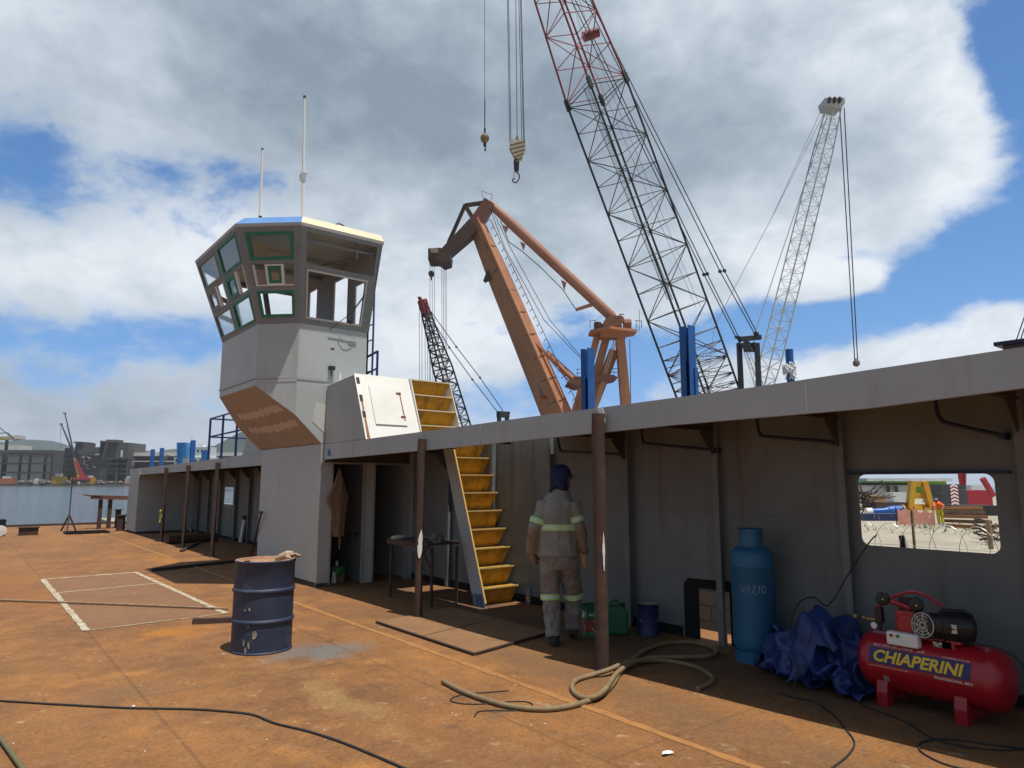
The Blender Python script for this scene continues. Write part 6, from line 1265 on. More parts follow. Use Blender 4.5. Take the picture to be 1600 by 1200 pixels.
mb.prism([jb + RT * -.13 + FH * -.09, jb + RT * .11 + FH * -.09, jb + RT * .11 + FH * -.09 + Vector((0, 0, .24)), jb + RT * .06 + FH * -.09 + Vector((0, 0, .30)), jb + RT * -.13 + FH * -.09 + Vector((0, 0, .30))], FH * .2); can = mb.build('shell', DGREEN, t, bevel=.025)
mb = MB(); mb.tube([jb + RT * -.08 + Vector((0, 0, .29)), jb + RT * -.06 + Vector((0, 0, .35)), jb + RT * .0 + Vector((0, 0, .35)), jb + RT * .03 + Vector((0, 0, .29))], .018, 8); mb.build('handle', DGREEN, t, smooth=40)
mb = MB(); mb.lathe([(.03, .285), (.03, .325), (.0, .325)], jb + RT * .06, n=14); mb.build('cap', BLACK, t)
NAVT = mat('navy_paint_tin', (.012, .02, .085), .5, streak=((.45, .45, .42), 9, .64, .70), spots=((.5, .48, .42), 8, .66, .69), var=.15)
bb = on_z(1013, 992); t = ell_can('paint_bucket', 'navy paint tin with white drips and a dirty rim against the rear wall', bb, .118, .335, NAVT, mat('crusted_paint', (.3, .27, .2), .9, bump=.4), None, None, 'bucket')
mb = MB(); mb.tube(arc(bb + Vector((0, 0, .2)), .124, -.3, 2.6, 14, RT, Vector((0, 0, -.4)) + FH * -.9), .003, 5); mb.build('wire_handle', SILV, t)
bt = on_z(826, 943); t = thing('plastic_bottle', 'small clear plastic bottle with a pale label beside the foot of the stairs', 'bottle', bt)
mb = MB(); mb.lathe([(.03, 0), (.034, .01), (.034, .12), (.028, .15), (.012, .17), (.012, .185)], bt, n=18); mb.build('shell', mat('cloudy_plastic', (.35, .42, .40), .25, trans=.4, var=.05), t, smooth=40)
mb = MB(); mb.lathe([(.0355, .03), (.0355, .1)], bt, n=18, cap=False); mb.build('paper_label', mat('pale_orange_label', (.6, .45, .3), .6, col2=(.45, .15, .05), scale=30, thr=(.5, .55)), t, smooth=40)
mb = MB(); mb.lathe([(.014, .185), (.014, .2), (0, .2)], bt, n=12); mb.build('cap', WHITEM, t)
# things in the doorway of the column
gb = Vector((5.10, 11.15, 0)); t = ell_can('green_bucket', 'green topped can on the floor inside the left doorway of the column', gb, .14, .26, mat('dark_label_tin', (.05, .045, .04), .6, col2=(.35, .2, .08), scale=18, thr=(.5, .56)), DGREEN, None, None, 'can')
mb = MB(); mb.lathe([(.145, .14), (.145, .262), (.0, .262)], gb, n=24, cap=False); mb.build('lid_skirt', mat('bright_green_plastic', (.02, .22, .03), .4, col2=(.02, .12, .03), scale=14), t, smooth=40)
mb = MB(); mb.lathe([(.025, .262), (.025, .33), (.012, .34)], gb, n=12); mb.build('spout', WHITEM, t)
mb = MB(); c = Vector((4.95, 11.0, 0)); mb.prism([c + Vector((0, 0, .002)), c + Vector((.07, -.02, .002)), c + Vector((.06, -.01, .17)), c + Vector((.02, 0, .2))], (0, .01, 0)); tag(mb.build('white_card', PAPER, loc=c), 'scrap of white card leaning inside the left doorway', 'card')
mb = MB(); c = Vector((4.9, 11.4, .0)); mb.ico(c + Vector((0, 0, .1)), .16, 3, (1, 1.2, .75), lambda d: 1 + .25 * noise.noise(d * 3)); 
for i, v in enumerate(mb.v): mb.v[i].z = max(.004, v.z)
tag(mb.build('dark_sack', mat('dark_cloth_sack', (.015, .017, .022), .9, bump=.4), smooth=60, loc=c), 'dark crumpled sack in the corner inside the left doorway', 'sack')
mb = MB(); mb.beam((5.30, 10.9, .78), (5.18, 10.9, .80), .03, .03); mb.beam((5.21, 10.9, .79), (5.19, 10.9, .70), .03, .025); mb.box((5.30, 10.88, .75), (5.345, 10.92, .82)); tag(mb.build('door_catch', BLACK, loc=(5.3, 10.9, .78)), 'black door catch inside the left doorway of the column', 'catch')
# hanging jacket at the left door jamb
t = thing('hanging_coverall', 'brown canvas jacket hanging at the left jamb of the doorway', 'jacket', (4.85, 10.66, .7))
mb = MB(); n1, n2 = 30, 22; vs = []
prof = [(0, .02), (.12, .055), (.28, .10), (.42, .15), (.55, .125), (.75, .10), (1.0, .085)]
def pw(t):
    for a, b in zip(prof, prof[1:]):
        if t <= b[0]: return a[1] + (b[1] - a[1]) * (t - a[0]) / (b[0] - a[0])
    return prof[-1][1]
for i in range(n1 + 1):
    t_ = i / n1; w = pw(t_); z = 1.86 - 1.08 * t_
    for j in range(n2):
        a = 2 * math.pi * j / n2; f = 1 + .28 * math.sin(a * 5 + t_ * 3 + 1) + .15 * noise.noise(Vector((a, t_ * 5, 1)))
        sh = -.06 * math.exp(-((t_ - .45) / .12) ** 2) if math.cos(a) < 0 else 0
        vs.append((4.86 + w * math.cos(a) * (1 + .1 * f) + sh + .015 * t_, 10.65 + w * .42 * math.sin(a) * f - .01, z))
mb.add(vs, [(i * n2 + j, i * n2 + (j + 1) % n2, (i + 1) * n2 + (j + 1) % n2, (i + 1) * n2 + j) for i in range(n1) for j in range(n2)])
mb.build('cloth', CANV, t, smooth=70)
mb = MB(); mb.tube([(4.86, 10.68, 1.9), (4.86, 10.66, 1.84)], .008, 6); mb.build('hook', RUSTD, t)
mb = MB(); mb.tube([(4.90, 10.64, .8), (4.905, 10.64, .68), (4.9, 10.64, .58)], [.02, .016, .012], 6); mb.build('strap', CANV, t, smooth=40)
# work table
tb = thing('work_table', 'rough steel work table behind the stairs with a wooden top', 'table', (5.5, 8.75, 0))
mb = MB(); mb.box((5.0, 8.12, .80), (5.55, 9.25, .83)); mb.box((5.0, 8.12, .76), (5.04, 9.25, .80)); mb.box((5.04, 9.21, .76), (5.55, 9.25, .80)); mb.build('tabletop', RUSTD, tb)
for x, y in ((5.05, 9.2), (5.10, 8.16), (5.5, 9.2), (5.5, 8.16)): mb = MB(); mb.tube([(x, y, 0), (x, y, .765)], .022, 8); mb.build('leg', RUSTD, tb, smooth=40)
mb = MB(); mb.beam((5.1, 8.16, .45), (5.12, 8.5, .77), .02); mb.build('brace', RUSTD, tb)
mb = MB(); c = Vector((5.12, 9.12, .833)); mb.ico(c + Vector((0, 0, .01)), .09, 3, (1.3, 1, .45), lambda d: 1 + .3 * noise.noise(d * 4))
for i, v in enumerate(mb.v): mb.v[i].z = max(.8305, v.z)
tag(mb.build('pale_rag', mat('pale_rag', (.42, .40, .34), .9, bump=.4), smooth=60, loc=c), 'pale rag on the left end of the work table', 'rag')
mb = MB(); c = Vector((5.2, 8.2, .831)); mb.ico(c + Vector((0, 0, .04)), .09, 3, (1, 1.3, 1), lambda d: 1 + .35 * noise.noise(d * 5))
for i, v in enumerate(mb.v): mb.v[i].z = max(.8312, v.z)
tag(mb.build('grimy_rag_heap', mat('grimy_rag', (.16, .16, .13), .9, col2=(.03, .03, .03), scale=20, bump=.4), smooth=60, loc=c), 'grimy heap of rags on the table end near the stairs', 'rags')
vz = thing('bench_vice', 'small blue vice clamped to the front edge of the work table', 'vice', (5.02, 8.26, .72))
mb = MB(); mb.box((4.94, 8.2, .72), (5.0, 8.4, .77)); mb.box((4.94, 8.2, .77), (4.99, 8.27, .80)); mb.build('jaw', mat('blue_cast_iron', (.01, .06, .20), .5, var=.2), vz, bevel=.008)
mb = MB(); mb.tube([(4.97, 8.12, .74), (4.97, 8.2, .74)], .016, 8); mb.tube([(4.97, 8.13, .66), (4.97, 8.13, .80)], .008, 6); mb.build('screw', RUSTD, vz, smooth=40)
# lance leaning at the column, things in the far bay
a, b = on_x(408, 803, 4.50), on_z(388, 885); mb = MB(); mb.tube([a, b], .018, 8); mb.tube([a, a + Vector((.0, -.0, .05))], .035, 8); tag(mb.build('red_rod', mat('dull_red_rod', (.12, .02, .02), .6, col2=(.05, .02, .02), scale=9), smooth=40, loc=b), 'dull red rod leaning against the left edge of the wheelhouse column', 'rod')
a, b = on_z(262, 850), on_z(296, 848); mb = MB(); mb.tube([a + Vector((0, 0, .11)), a + (b - a).normalized() * 1.3 + Vector((0, 0, .11))], .11, 16, cap=True); mb.lathe([(.112, 0), (.07, .0)], a + Vector((0, 0, .11)), (a - b), 16, cap=False); tag(mb.build('pipe_piece', RUSTD, smooth=40, loc=a), 'thick dark pipe piece lying on the floor of the far bay', 'pipe')
a, b = on_z(283, 862, .01), on_z(312, 848, .01); mb = MB(); mb.beam(a + Vector((0, 0, .02)), b + Vector((0, 0, .02)), .07, .04); tag(mb.build('flat_bar', RUSTD, loc=a), 'dark flat bar on the floor beside the middle far post', 'bar')
p = on_z(253, 838); mb = MB(); mb.tube([p, p + Vector((0, 0, .95))], .045, 10); tag(mb.build('pipe_stub', RUSTD, smooth=40, loc=p), 'short upright pipe stub behind the farthest post', 'pipe')
# far end of the deck
p = on_z(106, 830); t = thing('tripod_stand', 'thin upright rod on a small tripod at the far edge of the deck', 'stand', p)
mb = MB(); mb.tube([p + Vector((0, 0, .45)), p + Vector((0, 0, 1.95))], .02, 6); mb.build('rod', RUSTD, t)
for w in (0.3, 2.4, 4.5): mb = MB(); mb.beam(p + Vector((.25 * math.cos(w), .25 * math.sin(w), 0)), p + Vector((0, 0, .55)), .04); mb.build('leg', RUSTD, t)
mb = MB(); q = on_z(135, 833); mb.box((q.x - .6, q.y - .45, .005), (q.x + .6, q.y - .41, .06)); mb.box((q.x - .6, q.y + .41, .005), (q.x + .6, q.y + .45, .06)); mb.box((q.x - .6, q.y - .409, .005), (q.x - .56, q.y + .409, .06)); mb.box((q.x + .56, q.y - .409, .005), (q.x + .6, q.y + .409, .06)); mb.box((q.x - .55, q.y - .40, .004), (q.x + .55, q.y + .40, .012))
tag(mb.build('hatch_coaming', SOOT, loc=q), 'low open hatch rim in the deck beside the tripod stand', 'hatch')
p = on_z(165, 826); t = thing('rusty_trestle', 'rusty steel trestle table at the far edge of the deck beside the end cabin', 'trestle', p)
mb = MB(); mb.beam(p + Vector((-.5, .1, 1.12)), p + Vector((1.2, .1, 1.05)), .5, .14); mb.beam(p + Vector((-.75, .0, 1.2)), p + Vector((-.2, .0, 1.1)), .3, .04); mb.build('top', mat('rusty_trestle_top', (.17, .08, .05), .85, col2=(.10, .05, .04), scale=3, bump=.3, var=.2), t)
for dx in (-.22, .08): mb = MB(); mb.beam(p + Vector((dx, 0, 0)), p + Vector((dx, 0, 1.03)), .12, .12); mb.build('leg', RUSTD, t)
for (px, py, h, w, lab) in ((183, 824, .62, .16, 'shorter rusty bollard stub right of the trestle'), (188, 829, .5, .24, 'squat rusty bollard plate right of the trestle'), (44, 836, .22, .5, 'low dark box lying near the far edge of the deck')):
    p = on_z(px, py); mb = MB(); mb.box((p.x - w / 2, p.y - .1, 0), (p.x + w / 2, p.y + .1, h)); mb.box((p.x - w / 2 - .03, p.y - .13, h), (p.x + w / 2 + .03, p.y + .13, h + .03)); mb.box((p.x - w / 2 - .04, p.y - .14, .0), (p.x + w / 2 + .04, p.y + .14, .0)); tag(mb.build('bollard' if h > .3 else 'dark_box', RUSTD, loc=p), lab, 'bollard' if h > .3 else 'box')
p = on_z(0, 838); t = thing('mooring_roller', 'dark roller with a pale round end cut by the left edge of the photo', 'roller', p); mb = MB(); mb.box(p + Vector((-.6, 0, 0)), p + Vector((.12, .5, .5))); mb.build('housing', SOOT, t); mb = MB(); mb.lathe([(.13, 0), (.16, .02), (.16, .06), (.0, .07)], p + Vector((0, -.0, .17)), (0, -1, 0), 18); mb.build('end_disc', WHITEM, t, smooth=40)
mb = MB(); mb.box((-16, 31.9, .002), (6.7, 32.2, .07)); kind(mb.build('deck_edge_kerb', RUSTD), 'structure')

# ------------------------------------------------------------------ quay side: block wall, razor wire, yard
BLOCK = mat('grey_block_wall', (.27, .27, .25), .9, col2=(.21, .21, .19), scale=5, bump=.3, bscale=30, var=.2)
def brick_lines(M, w, h):
    nt = M.node_tree; N = nt.nodes; L = nt.links; b = N['Principled BSDF']; src = b.inputs['Base Color'].links[0].from_socket
    g = N.new('ShaderNodeNewGeometry'); mp = N.new('ShaderNodeMapping'); L.new(g.outputs['Position'], mp.inputs[0]); mp.inputs['Rotation'].default_value = (R(90), 0, R(90))
    sx = N.new('ShaderNodeSeparateXYZ'); L.new(g.outputs['Position'], sx.inputs[0]); cb = N.new('ShaderNodeCombineXYZ'); L.new(sx.outputs[1], cb.inputs[0]); L.new(sx.outputs[2], cb.inputs[1])
    bk = N.new('ShaderNodeTexBrick'); L.new(cb.outputs[0], bk.inputs['Vector']); bk.inputs['Scale'].default_value = 1; bk.inputs['Brick Width'].default_value = w; bk.inputs['Row Height'].default_value = h; bk.inputs['Mortar Size'].default_value = .012
    x = N.new('ShaderNodeMix'); x.data_type = 'RGBA'; L.new(bk.outputs['Fac'], x.inputs['Factor']); L.new(src, x.inputs['A']); x.inputs['B'].default_value = (.15, .15, .135, 1); L.new(x.outputs['Result'], b.inputs['Base Color'])
brick_lines(BLOCK, .39, .2)
YG = -1.0
mb = MB(); mb.box((8.05, -30, -2.4), (8.25, 40, .82)); tag(mb.build('block_wall', BLOCK, loc=(8.1, 4, -2.4)), 'low grey concrete block wall seen through the cut hatch, behind the deckhouse', 'wall')
wz = thing('razor_wire', 'coil of razor wire on top of the block wall, seen through the window', 'razor wire', (8.15, 3.5, .82))
mb = MB(); pts = []
for i in range(0, 700): a = i / 20 * 2 * math.pi; pts.append((8.15 + .02 * math.sin(a * .37), 0.4 + i * .0142 + .10 * math.sin(a), 1.0 + .2 * math.cos(a)))
mb.tube(pts, .0032, 4); mb.build('coil', SILV, wz)
mb = MB(); mb.tube([(8.15, .2, .96), (8.15, 10.4, .97)], .003, 4); mb.build('straining_wire', SILV, wz)
p = on_x(1412, 842, 8.15); mb = MB(); mb.beam((8.15, p.y, .82), (8.15, p.y + .02, 1.07), .05, .03); mb.build('iron_stake', BLACK, wz)
p = on_x(1428, 842, 8.6); mb = MB(); mb.tube([(8.6, p.y, YG), (8.6, p.y, 1.33)], .017, 6); tag(mb.build('thin_stake', WOOD, loc=(8.6, p.y, YG)), 'thin wooden stake standing behind the razor wire', 'stake')
kind(bpy.data.objects['yard_ground'], 'structure')
def yd(px, py): return on_z(px, py, YG)
def dist(p): return (p - CAM).dot(FW)
def stand_box(mb, px0, px1, pyb, pyt, depth_m, xw=0.0):
    """box standing on the yard between two sight lines"""
    a, b = yd(px0, pyb), yd(px1, pyb); d = FH; D = dist((a + b) / 2)
    a = at(px0, pyb, D); b = at(px1, pyb, D); t = at((px0 + px1) / 2, pyt, D)
    h = t.z - YG; a.z = b.z = YG
    mb.prism([a, b, b + d * depth_m, a + d * depth_m], (0, 0, h)); return (a + b) / 2, h
def yard_block(name, lab, cat, px0, px1, pyb, pyt, depth_m, m_, group=None):
    mb = MB(); c, h = stand_box(mb, px0, px1, pyb, pyt, depth_m); return tag(mb.build(name, m_, loc=c), lab, cat, group), c, h
LIMEG = mat('lime_cladding', (.16, .40, .02), .6, var=.05); WSHED = mat('white_shed_cladding', (.55, .58, .58), .6, col2=(.45, .47, .47), scale=.5, var=.08)
CW = mat('charcoal_counterweight', (.045, .05, .06), .5, var=.1); CRRED = mat('crane_red', (.33, .02, .035), .45, var=.08); CRYEL = mat('machine_yellow', (.55, .30, .012), .5, col2=(.45, .22, .015), scale=.8, var=.1)
far = thing('green_warehouse', 'lime green warehouse wall far behind the yellow frame, seen through the window', 'building', at(1420, 770, 140))
mb = MB(); a, b = at(1350, 790, 140), at(1482, 790, 140); a.z = b.z = YG; h = at(1420, 752, 140).z - YG; mb.prism([a, b, b + FH * 20, a + FH * 20], (0, 0, h)); mb.build('wall', LIMEG, far)
mb = MB(); mb.prism([p + Vector((0, 0, h)) - FH * 2 for p in (a, b)] + [p + Vector((0, 0, h)) + FH * 22 for p in (b, a)], (0, 0, .6)); mb.build('roof', WSHED, far)
sh = thing('white_shed', 'low white shed in front of the lime green warehouse', 'shed', at(1400, 780, 110))
mb = MB(); a, b = at(1377, 790, 110), at(1424, 790, 110); a.z = b.z = YG; h = at(1400, 758, 110).z - YG; mb.prism([a, b, b + FH * 8, a + FH * 8], (0, 0, h)); mb.build('wall', WSHED, sh)
mb = MB(); mb.prism([a + Vector((-.5, 0, h)) - FH, b + Vector((.3, 0, h)) - FH, b + Vector((.3, 0, h)) + FH * 8, a + Vector((-.5, 0, h)) + FH * 8], (0, 0, .35)); mb.build('roof', SOOT, sh)
for px in (1388, 1401): mb = MB(); q = at(px, 764, 109.9); mb.box(q - Vector((.45, .05, .55)), q + Vector((.45, .05, .45))); mb.build('window', CW, sh)
# yellow A frame
c = yd(1438, 797); D = dist(c); k = D / FPX
af = thing('yellow_trestle_frame', 'tall yellow steel A shaped frame standing in the yard', 'frame', c)
top = at(1438, 752, D).z; w0, w1 = 17 * k, 9 * k
for s in (-1, 1):
    mb = MB(); mb.beam(c + RT * s * w0 + Vector((0, 0, 0)), c + RT * s * w1 + Vector((0, 0, top - YG)), 10 * k, 8 * k, up=RT); mb.build('leg', CRYEL, af)
for t0, t1 in ((.0, .2), (.40, .6), (.82, 1.0)):
    mb = MB(); ww = w0 + (w1 - w0) * (t0 + t1) / 2; z0 = (top - YG) * t0; z1 = (top - YG) * t1; mb.prism([c - RT * ww + Vector((0, 0, z0)), c + RT * ww + Vector((0, 0, z0)), c + RT * ww + Vector((0, 0, z1)), c - RT * ww + Vector((0, 0, z1))], FH * .25); mb.build('cross_plate', CRYEL, af)
mb = MB(); mb.prism([c - RT * w0 * 1.15 - FH * .5, c + RT * w0 * 1.3 - FH * .5, c + RT * w0 * 1.3 + FH * 1, c - RT * w0 * 1.15 + FH * 1], (0, 0, .25)); mb.build('base', CRYEL, af)
# crane body with striped counterweight
c = yd(1493, 796); D = dist(c); k = D / FPX
cwt = thing('counterweight_stack', 'charcoal crane counterweight with a red and white chevron strip in the yard', 'counterweight', c)
for i in range(4): mb = MB(); z0 = YG + .2 + i * 9 * k; mb.prism([at(1473, 796, D) * 1 + Vector((0, 0, z0 - at(1473, 796, D).z)), at(1513, 796, D) + Vector((0, 0, z0 - at(1513, 796, D).z)), at(1513, 796, D) + Vector((0, 0, z0 - at(1513, 796, D).z)) + FH * 2.5, at(1473, 796, D) + Vector((0, 0, z0 - at(1473, 796, D).z)) + FH * 2.5], (0, 0, 8.7 * k)); mb.build('slab', CW, cwt)
mb = MB(); o = at(1487, 795, D) - FH * .03
for i in range(7):
    z = i * 5.4 * k
    mb.prism([o + Vector((0, 0, z)), o + RT * 6 * k + Vector((0, 0, z + 3 * k)), o + RT * 12 * k + Vector((0, 0, z)), o + RT * 12 * k + Vector((0, 0, z + 2.8 * k)), o + RT * 6 * k + Vector((0, 0, z + 5.8 * k)), o + Vector((0, 0, z + 2.8 * k))], FH * -.02)
mb.build('chevron_strip', mat('chevron_white', (.75, .72, .70), .5), cwt)
mb = MB(); mb.prism([o, o + RT * 12 * k, o + RT * 12 * k + Vector((0, 0, 38 * k)), o + Vector((0, 0, 38 * k))], FH * .015); mb.build('red_backing', CRRED, cwt)
yard_block('red_machine_house', 'red machine house of a crane at the right edge of the window', 'machine', 1514, 1552, 790, 766, 3, CRRED)
yard_block('crawler_track', 'dark crawler track under the red machine house', 'track', 1500, 1560, 806, 790, 2.5, BLACK)
yard_block('white_canopy', 'small white canopy above the red machine house', 'canopy', 1520, 1537, 786, 758, 1, WSHED)
t = thing('red_crane_mast', 'slanting red lattice leg at the top right corner of the window', 'crane', at(1540, 760, 60))
mb = MB(); mb.beam(at(1535, 747, 60), at(1552, 775, 60), .35); mb.beam(at(1500, 740, 60), at(1503, 757, 60), .3); mb.beam(at(1506, 740, 60), at(1506, 757, 60), .3); mb.build('leg', CRRED, t)
yard_block('orange_drum', 'small orange drum on the crawler deck', 'drum', 1527, 1536, 802, 793, .5, mat('bright_orange', (.7, .2, .02), .5))
# blue flanged pipe
c = yd(1380, 809); D = dist(c); k = D / FPX; t = thing('blue_pipe_spool', 'thick blue flanged pipe lying in the yard with a white left end', 'pipe', c)
ax0, ax1 = at(1362, 799, D), at(1412, 797, D); BLUEY = mat('bright_pipe_blue', (.012, .10, .40), .4, var=.1)
d = (ax1 - ax0); L_ = d.length; d.normalize(); rr = 5.5 * k
mb = MB(); mb.lathe([(rr * .8, 0), (rr * .8, L_ * .4), (rr * 1.0, L_ * .45), (rr * 1.0, L_ * .5), (rr * 1.2, L_ * .52), (rr * 1.35, L_ * .7), (rr * 1.35, L_ * .95)], ax0, d, 20); mb.build('pipe', BLUEY, t, smooth=35)
mb = MB(); mb.lathe([(rr * 1.5, L_ * .95), (rr * 1.5, L_ * 1.0)], ax0, d, 20); mb.build('flange', CRYEL, t)
mb = MB(); mb.lathe([(rr * 1.0, -9 * k), (rr * 1.0, 0)], ax0, d, 20); mb.build('white_end', WHITEM, t)
yard_block('blue_skid', 'dark blue skid under the flanged pipe', 'skid', 1352, 1410, 814, 803, 1.2, NAVT)
yard_block('pallet_pile', 'pile of grey scrap left of the yellow frame', 'scrap', 1368, 1420, 797, 785, 2.5, RUSTD)
yard_block('yellow_machine', 'low yellow machine in front of the white shed', 'machine', 1362, 1385, 792, 774, 2, mat('dirty_yellow', (.30, .2, .06), .7, col2=(.2, .12, .05), scale=.8, var=.2))
yard_block('white_container', 'pale container behind the yellow frame', 'container', 1397, 1423, 784, 770, 2.4, WSHED)
yard_block('pale_crate', 'pale crate between the yellow frame and the counterweight', 'crate', 1456, 1472, 786, 776, 2, WSHED)
# orange barrier netting in sagging panels between stakes
nt_ = thing('barrier_netting', 'sagging orange safety netting stretched along the yard road', 'netting', yd(1430, 822))
NET = mat('faded_orange_net', (.58, .27, .19), .8, col2=(.42, .16, .15), scale=.7, spots=((.55, .40, .28), 2.5, .58, .66), alpha=None, var=.2)
for i, px in enumerate((1404, 1416, 1432, 1448, 1462)):
    p = yd(px, 822); mb = MB(); mb.beam(p + FH * .15, p + FH * .15 + Vector((0, 0, 1.15)), .05); mb.build('stake', RUSTD, nt_)
for (x0_, x1_) in ((1404, 1416), (1416, 1432), (1432, 1448), (1448, 1462)):
    mb = MB(); vs = []; p, q = yd(x0_, 822), yd(x1_, 822)
    for i in range(9):
        u = i / 8; b0 = p.lerp(q, u); s = .35 * math.sin(math.pi * u) * (1 if x0_ % 3 else .6)
        for j in range(4): vs.append(b0 + Vector((0, 0, .08 + (1.05 - s) * j / 3)) + FH * .0)
    mb.add(vs, [(i * 4 + j, (i + 1) * 4 + j, (i + 1) * 4 + j + 1, i * 4 + j + 1) for i in range(8) for j in range(3)]); mb.build('net_panel', NET, nt_)
# yard worker bending, small
c = yd(1471, 820); k = dist(c) / FPX; wkr = thing('person', 'small worker in orange jacket and yellow vest bending in the yard, seen through the window', 'person', c)
def yw(x, y, z): return c + RT * x + FH * y + Vector((0, 0, z))
mb = MB()
for s in (-1, 1): mb.tube([yw(.12 * s, 0, .05), yw(.13 * s, .05, .48), yw(.09 * s, .1, .85)], [.06, .075, .1], 8)
mb.tube([yw(0, .1, .82), yw(-.08, .0, 1.05), yw(-.2, -.06, 1.3)], [.16, .17, .17], 10); mb.tube([yw(-.2, -.06, 1.32), yw(-.26, -.08, 1.46)], [.07, .06], 8); mb.ico(yw(-.27, -.1, 1.52), .11, 2)
for s, e in ((-1, .0), (1, .25)): mb.tube([yw(-.2 + .2 * s, -.06, 1.32), yw(-.2 + .3 * s, -.25, 1.12), yw(-.35 + .2 * s, -.42, 1.0)], [.07, .055, .045], 8); mb.tube([yw(-.35 + .2 * s, -.42, 1.0), yw(-.38 + .2 * s, -.5, .95)], [.045, .025], 6)
fuse(mb, .025, 1).build('body', SKIN, wkr, smooth=60)
mb = MB(); mb.tube([yw(0, .1, .85), yw(-.08, .0, 1.07), yw(-.2, -.06, 1.36)], [.19, .20, .20], 12)
for s in (-1, 1): mb.tube([yw(-.2 + .2 * s, -.06, 1.33), yw(-.2 + .3 * s, -.25, 1.12)], [.09, .075], 8)
mb.build('jacket', mat('hi_vis_orange', (.75, .14, .02), .7), wkr, smooth=60)
mb = MB(); mb.tube([yw(.0, .1, .84), yw(-.06, .02, 1.02)], [.205, .21], 12); 
for s in (-1, 1): mb.tube([yw(.12 * s, 0, .1), yw(.13 * s, .05, .48), yw(.09 * s, .1, .85)], [.09, .10, .125], 8)
mb.build('vest', mat('hi_vis_yellow', (.55, .48, .03), .7), wkr, smooth=60)
mb = MB(); mb.ico(yw(-.27, -.1, 1.56), .125, 2, (1, 1, .75)); mb.build('helmet', mat('purple_helmet', (.2, .15, .4), .4), wkr, smooth=60)
# timber and steel stacks
WOODD = mat('dark_timber', (.16, .09, .05), .85, col2=(.08, .045, .03), scale=1.5, var=.2)
st = thing('steel_stack', 'stack of long rusty steel beams in the yard right of the bending worker', 'stack', yd(1520, 818))
for i in range(5):
    a, b = yd(1480 + i * 2, 824 - i), yd(1556, 828 - i * 2); mb = MB(); z = i * .22; mb.beam(a + Vector((0, 0, z + .12)) + FH * i * .3, b + Vector((0, 0, z + .12)) + FH * i * .3, .3, .18); mb.build('beam', WOODD if i % 2 else RUSTO, st)
sp = thing('scrap_pile', 'dark pile of twisted steel left of the blue pipe', 'scrap', yd(1360, 806)); mb = MB(); gg = random.Random(5)
for i in range(80): p = yd(gg.uniform(1346, 1372), 806) + Vector((0, 0, gg.uniform(0, 2.0))); mb.tube([p, p + Vector((gg.uniform(-1.5, 1.5), gg.uniform(-1.5, 1.5), gg.uniform(-.8, .8)))], gg.uniform(.02, .06), 5)
mb.build('steel_scrap', RUSTD, sp)
ds = thing('scrap_pile', 'dark heap of scrap steel at the right edge of the window', 'scrap', yd(1548, 845)); mb = MB()
for i in range(36): p = yd(gg.uniform(1538, 1562), gg.uniform(838, 852)) + Vector((0, 0, gg.uniform(0, 1.0))); mb.tube([p, p + Vector((gg.uniform(-.8, .8), gg.uniform(-.8, .8), gg.uniform(-.3, .3)))], gg.uniform(.02, .05), 5)
mb.build('steel_scrap', RUSTD, ds)
p = yd(1549, 858); mb = MB(); q = at(1543, 812, dist(p)); mb.beam(p, q, .16, .1); tag(mb.build('timber_post', WOOD, loc=p), 'slanting wooden post at the right side of the window view', 'post')
gr = MB(); gg = random.Random(21)
for i in range(150):
    cpx = gg.choice((1432, 1440, 1455, 1480, 1508, 1520, 1360, 1390)); p = yd(cpx + gg.gauss(0, 7), 826 + gg.gauss(0, 4)); hgt = gg.uniform(.06, .25); w = gg.uniform(.02, .05); d = Vector((gg.uniform(-1, 1), gg.uniform(-1, 1), 0)) * w
    gr.add([p - d, p + d, p + Vector((gg.uniform(-.1, .1), gg.uniform(-.1, .1), hgt))], [(0, 1, 2)])
kind(gr.build('weeds', mat('weed_green', (.09, .13, .03), .8, var=.2), fix=False), 'stuff')

# ------------------------------------------------------------------ lattice booms
def lattice(mb, p0, p1, sec, nb, rc, rd, rot=0.0, t0=0.0, t1=1.0, face=None, chords=True):
    """four chords with zig-zag lacing; sec: [(t, width)], rot: roll in degrees"""
    p0, p1 = Vector(p0), Vector(p1); ax = (p1 - p0).normalized(); u = ax.cross(face if face is not None else FH).normalized(); v = ax.cross(u).normalized()
    cr_, sr_ = math.cos(R(rot)), math.sin(R(rot)); U, V = u * cr_ + v * sr_, v * cr_ - u * sr_
    def wid(t):
        for a, b in zip(sec, sec[1:]):
            if t <= b[0]: return a[1] + (b[1] - a[1]) * (t - a[0]) / (b[0] - a[0])
        return sec[-1][1]
    def node(t, k): sx, sy = ((-1, -1), (1, -1), (1, 1), (-1, 1))[k]; w = wid(t) / 2; return p0.lerp(p1, t) + U * sx * w + V * sy * w
    ts = [t0 + (t1 - t0) * i / nb for i in range(nb + 1)]
    if chords:
        for k in range(4): mb.tube([node(t, k) for t in ts], rc, 6)
    for i, (a, b) in enumerate(zip(ts, ts[1:])):
        for k in range(4):
            k2 = (k + 1) % 4
            mb.tube([node(a, k), node(b, k2)] if (i + k) % 2 else [node(a, k2), node(b, k)], rd, 4)
            if i % 1 == 0: mb.tube([node(a, k), node(a, k2)], rd, 4)
    for k in range(4): mb.tube([node(t1, k), node(t1, (k + 1) % 4)], rd * 1.3, 4)
    return node
STEELB = mat('black_boom_steel', (.016, .018, .024), .5, col2=(.03, .03, .035), scale=.7, var=.15)
BOOMRED = mat('red_boom_steel', (.22, .028, .035), .5, col2=(.28, .06, .06), scale=.5, var=.12)
WIREM = mat('wire_rope', (.03, .032, .036), .6, var=.1)
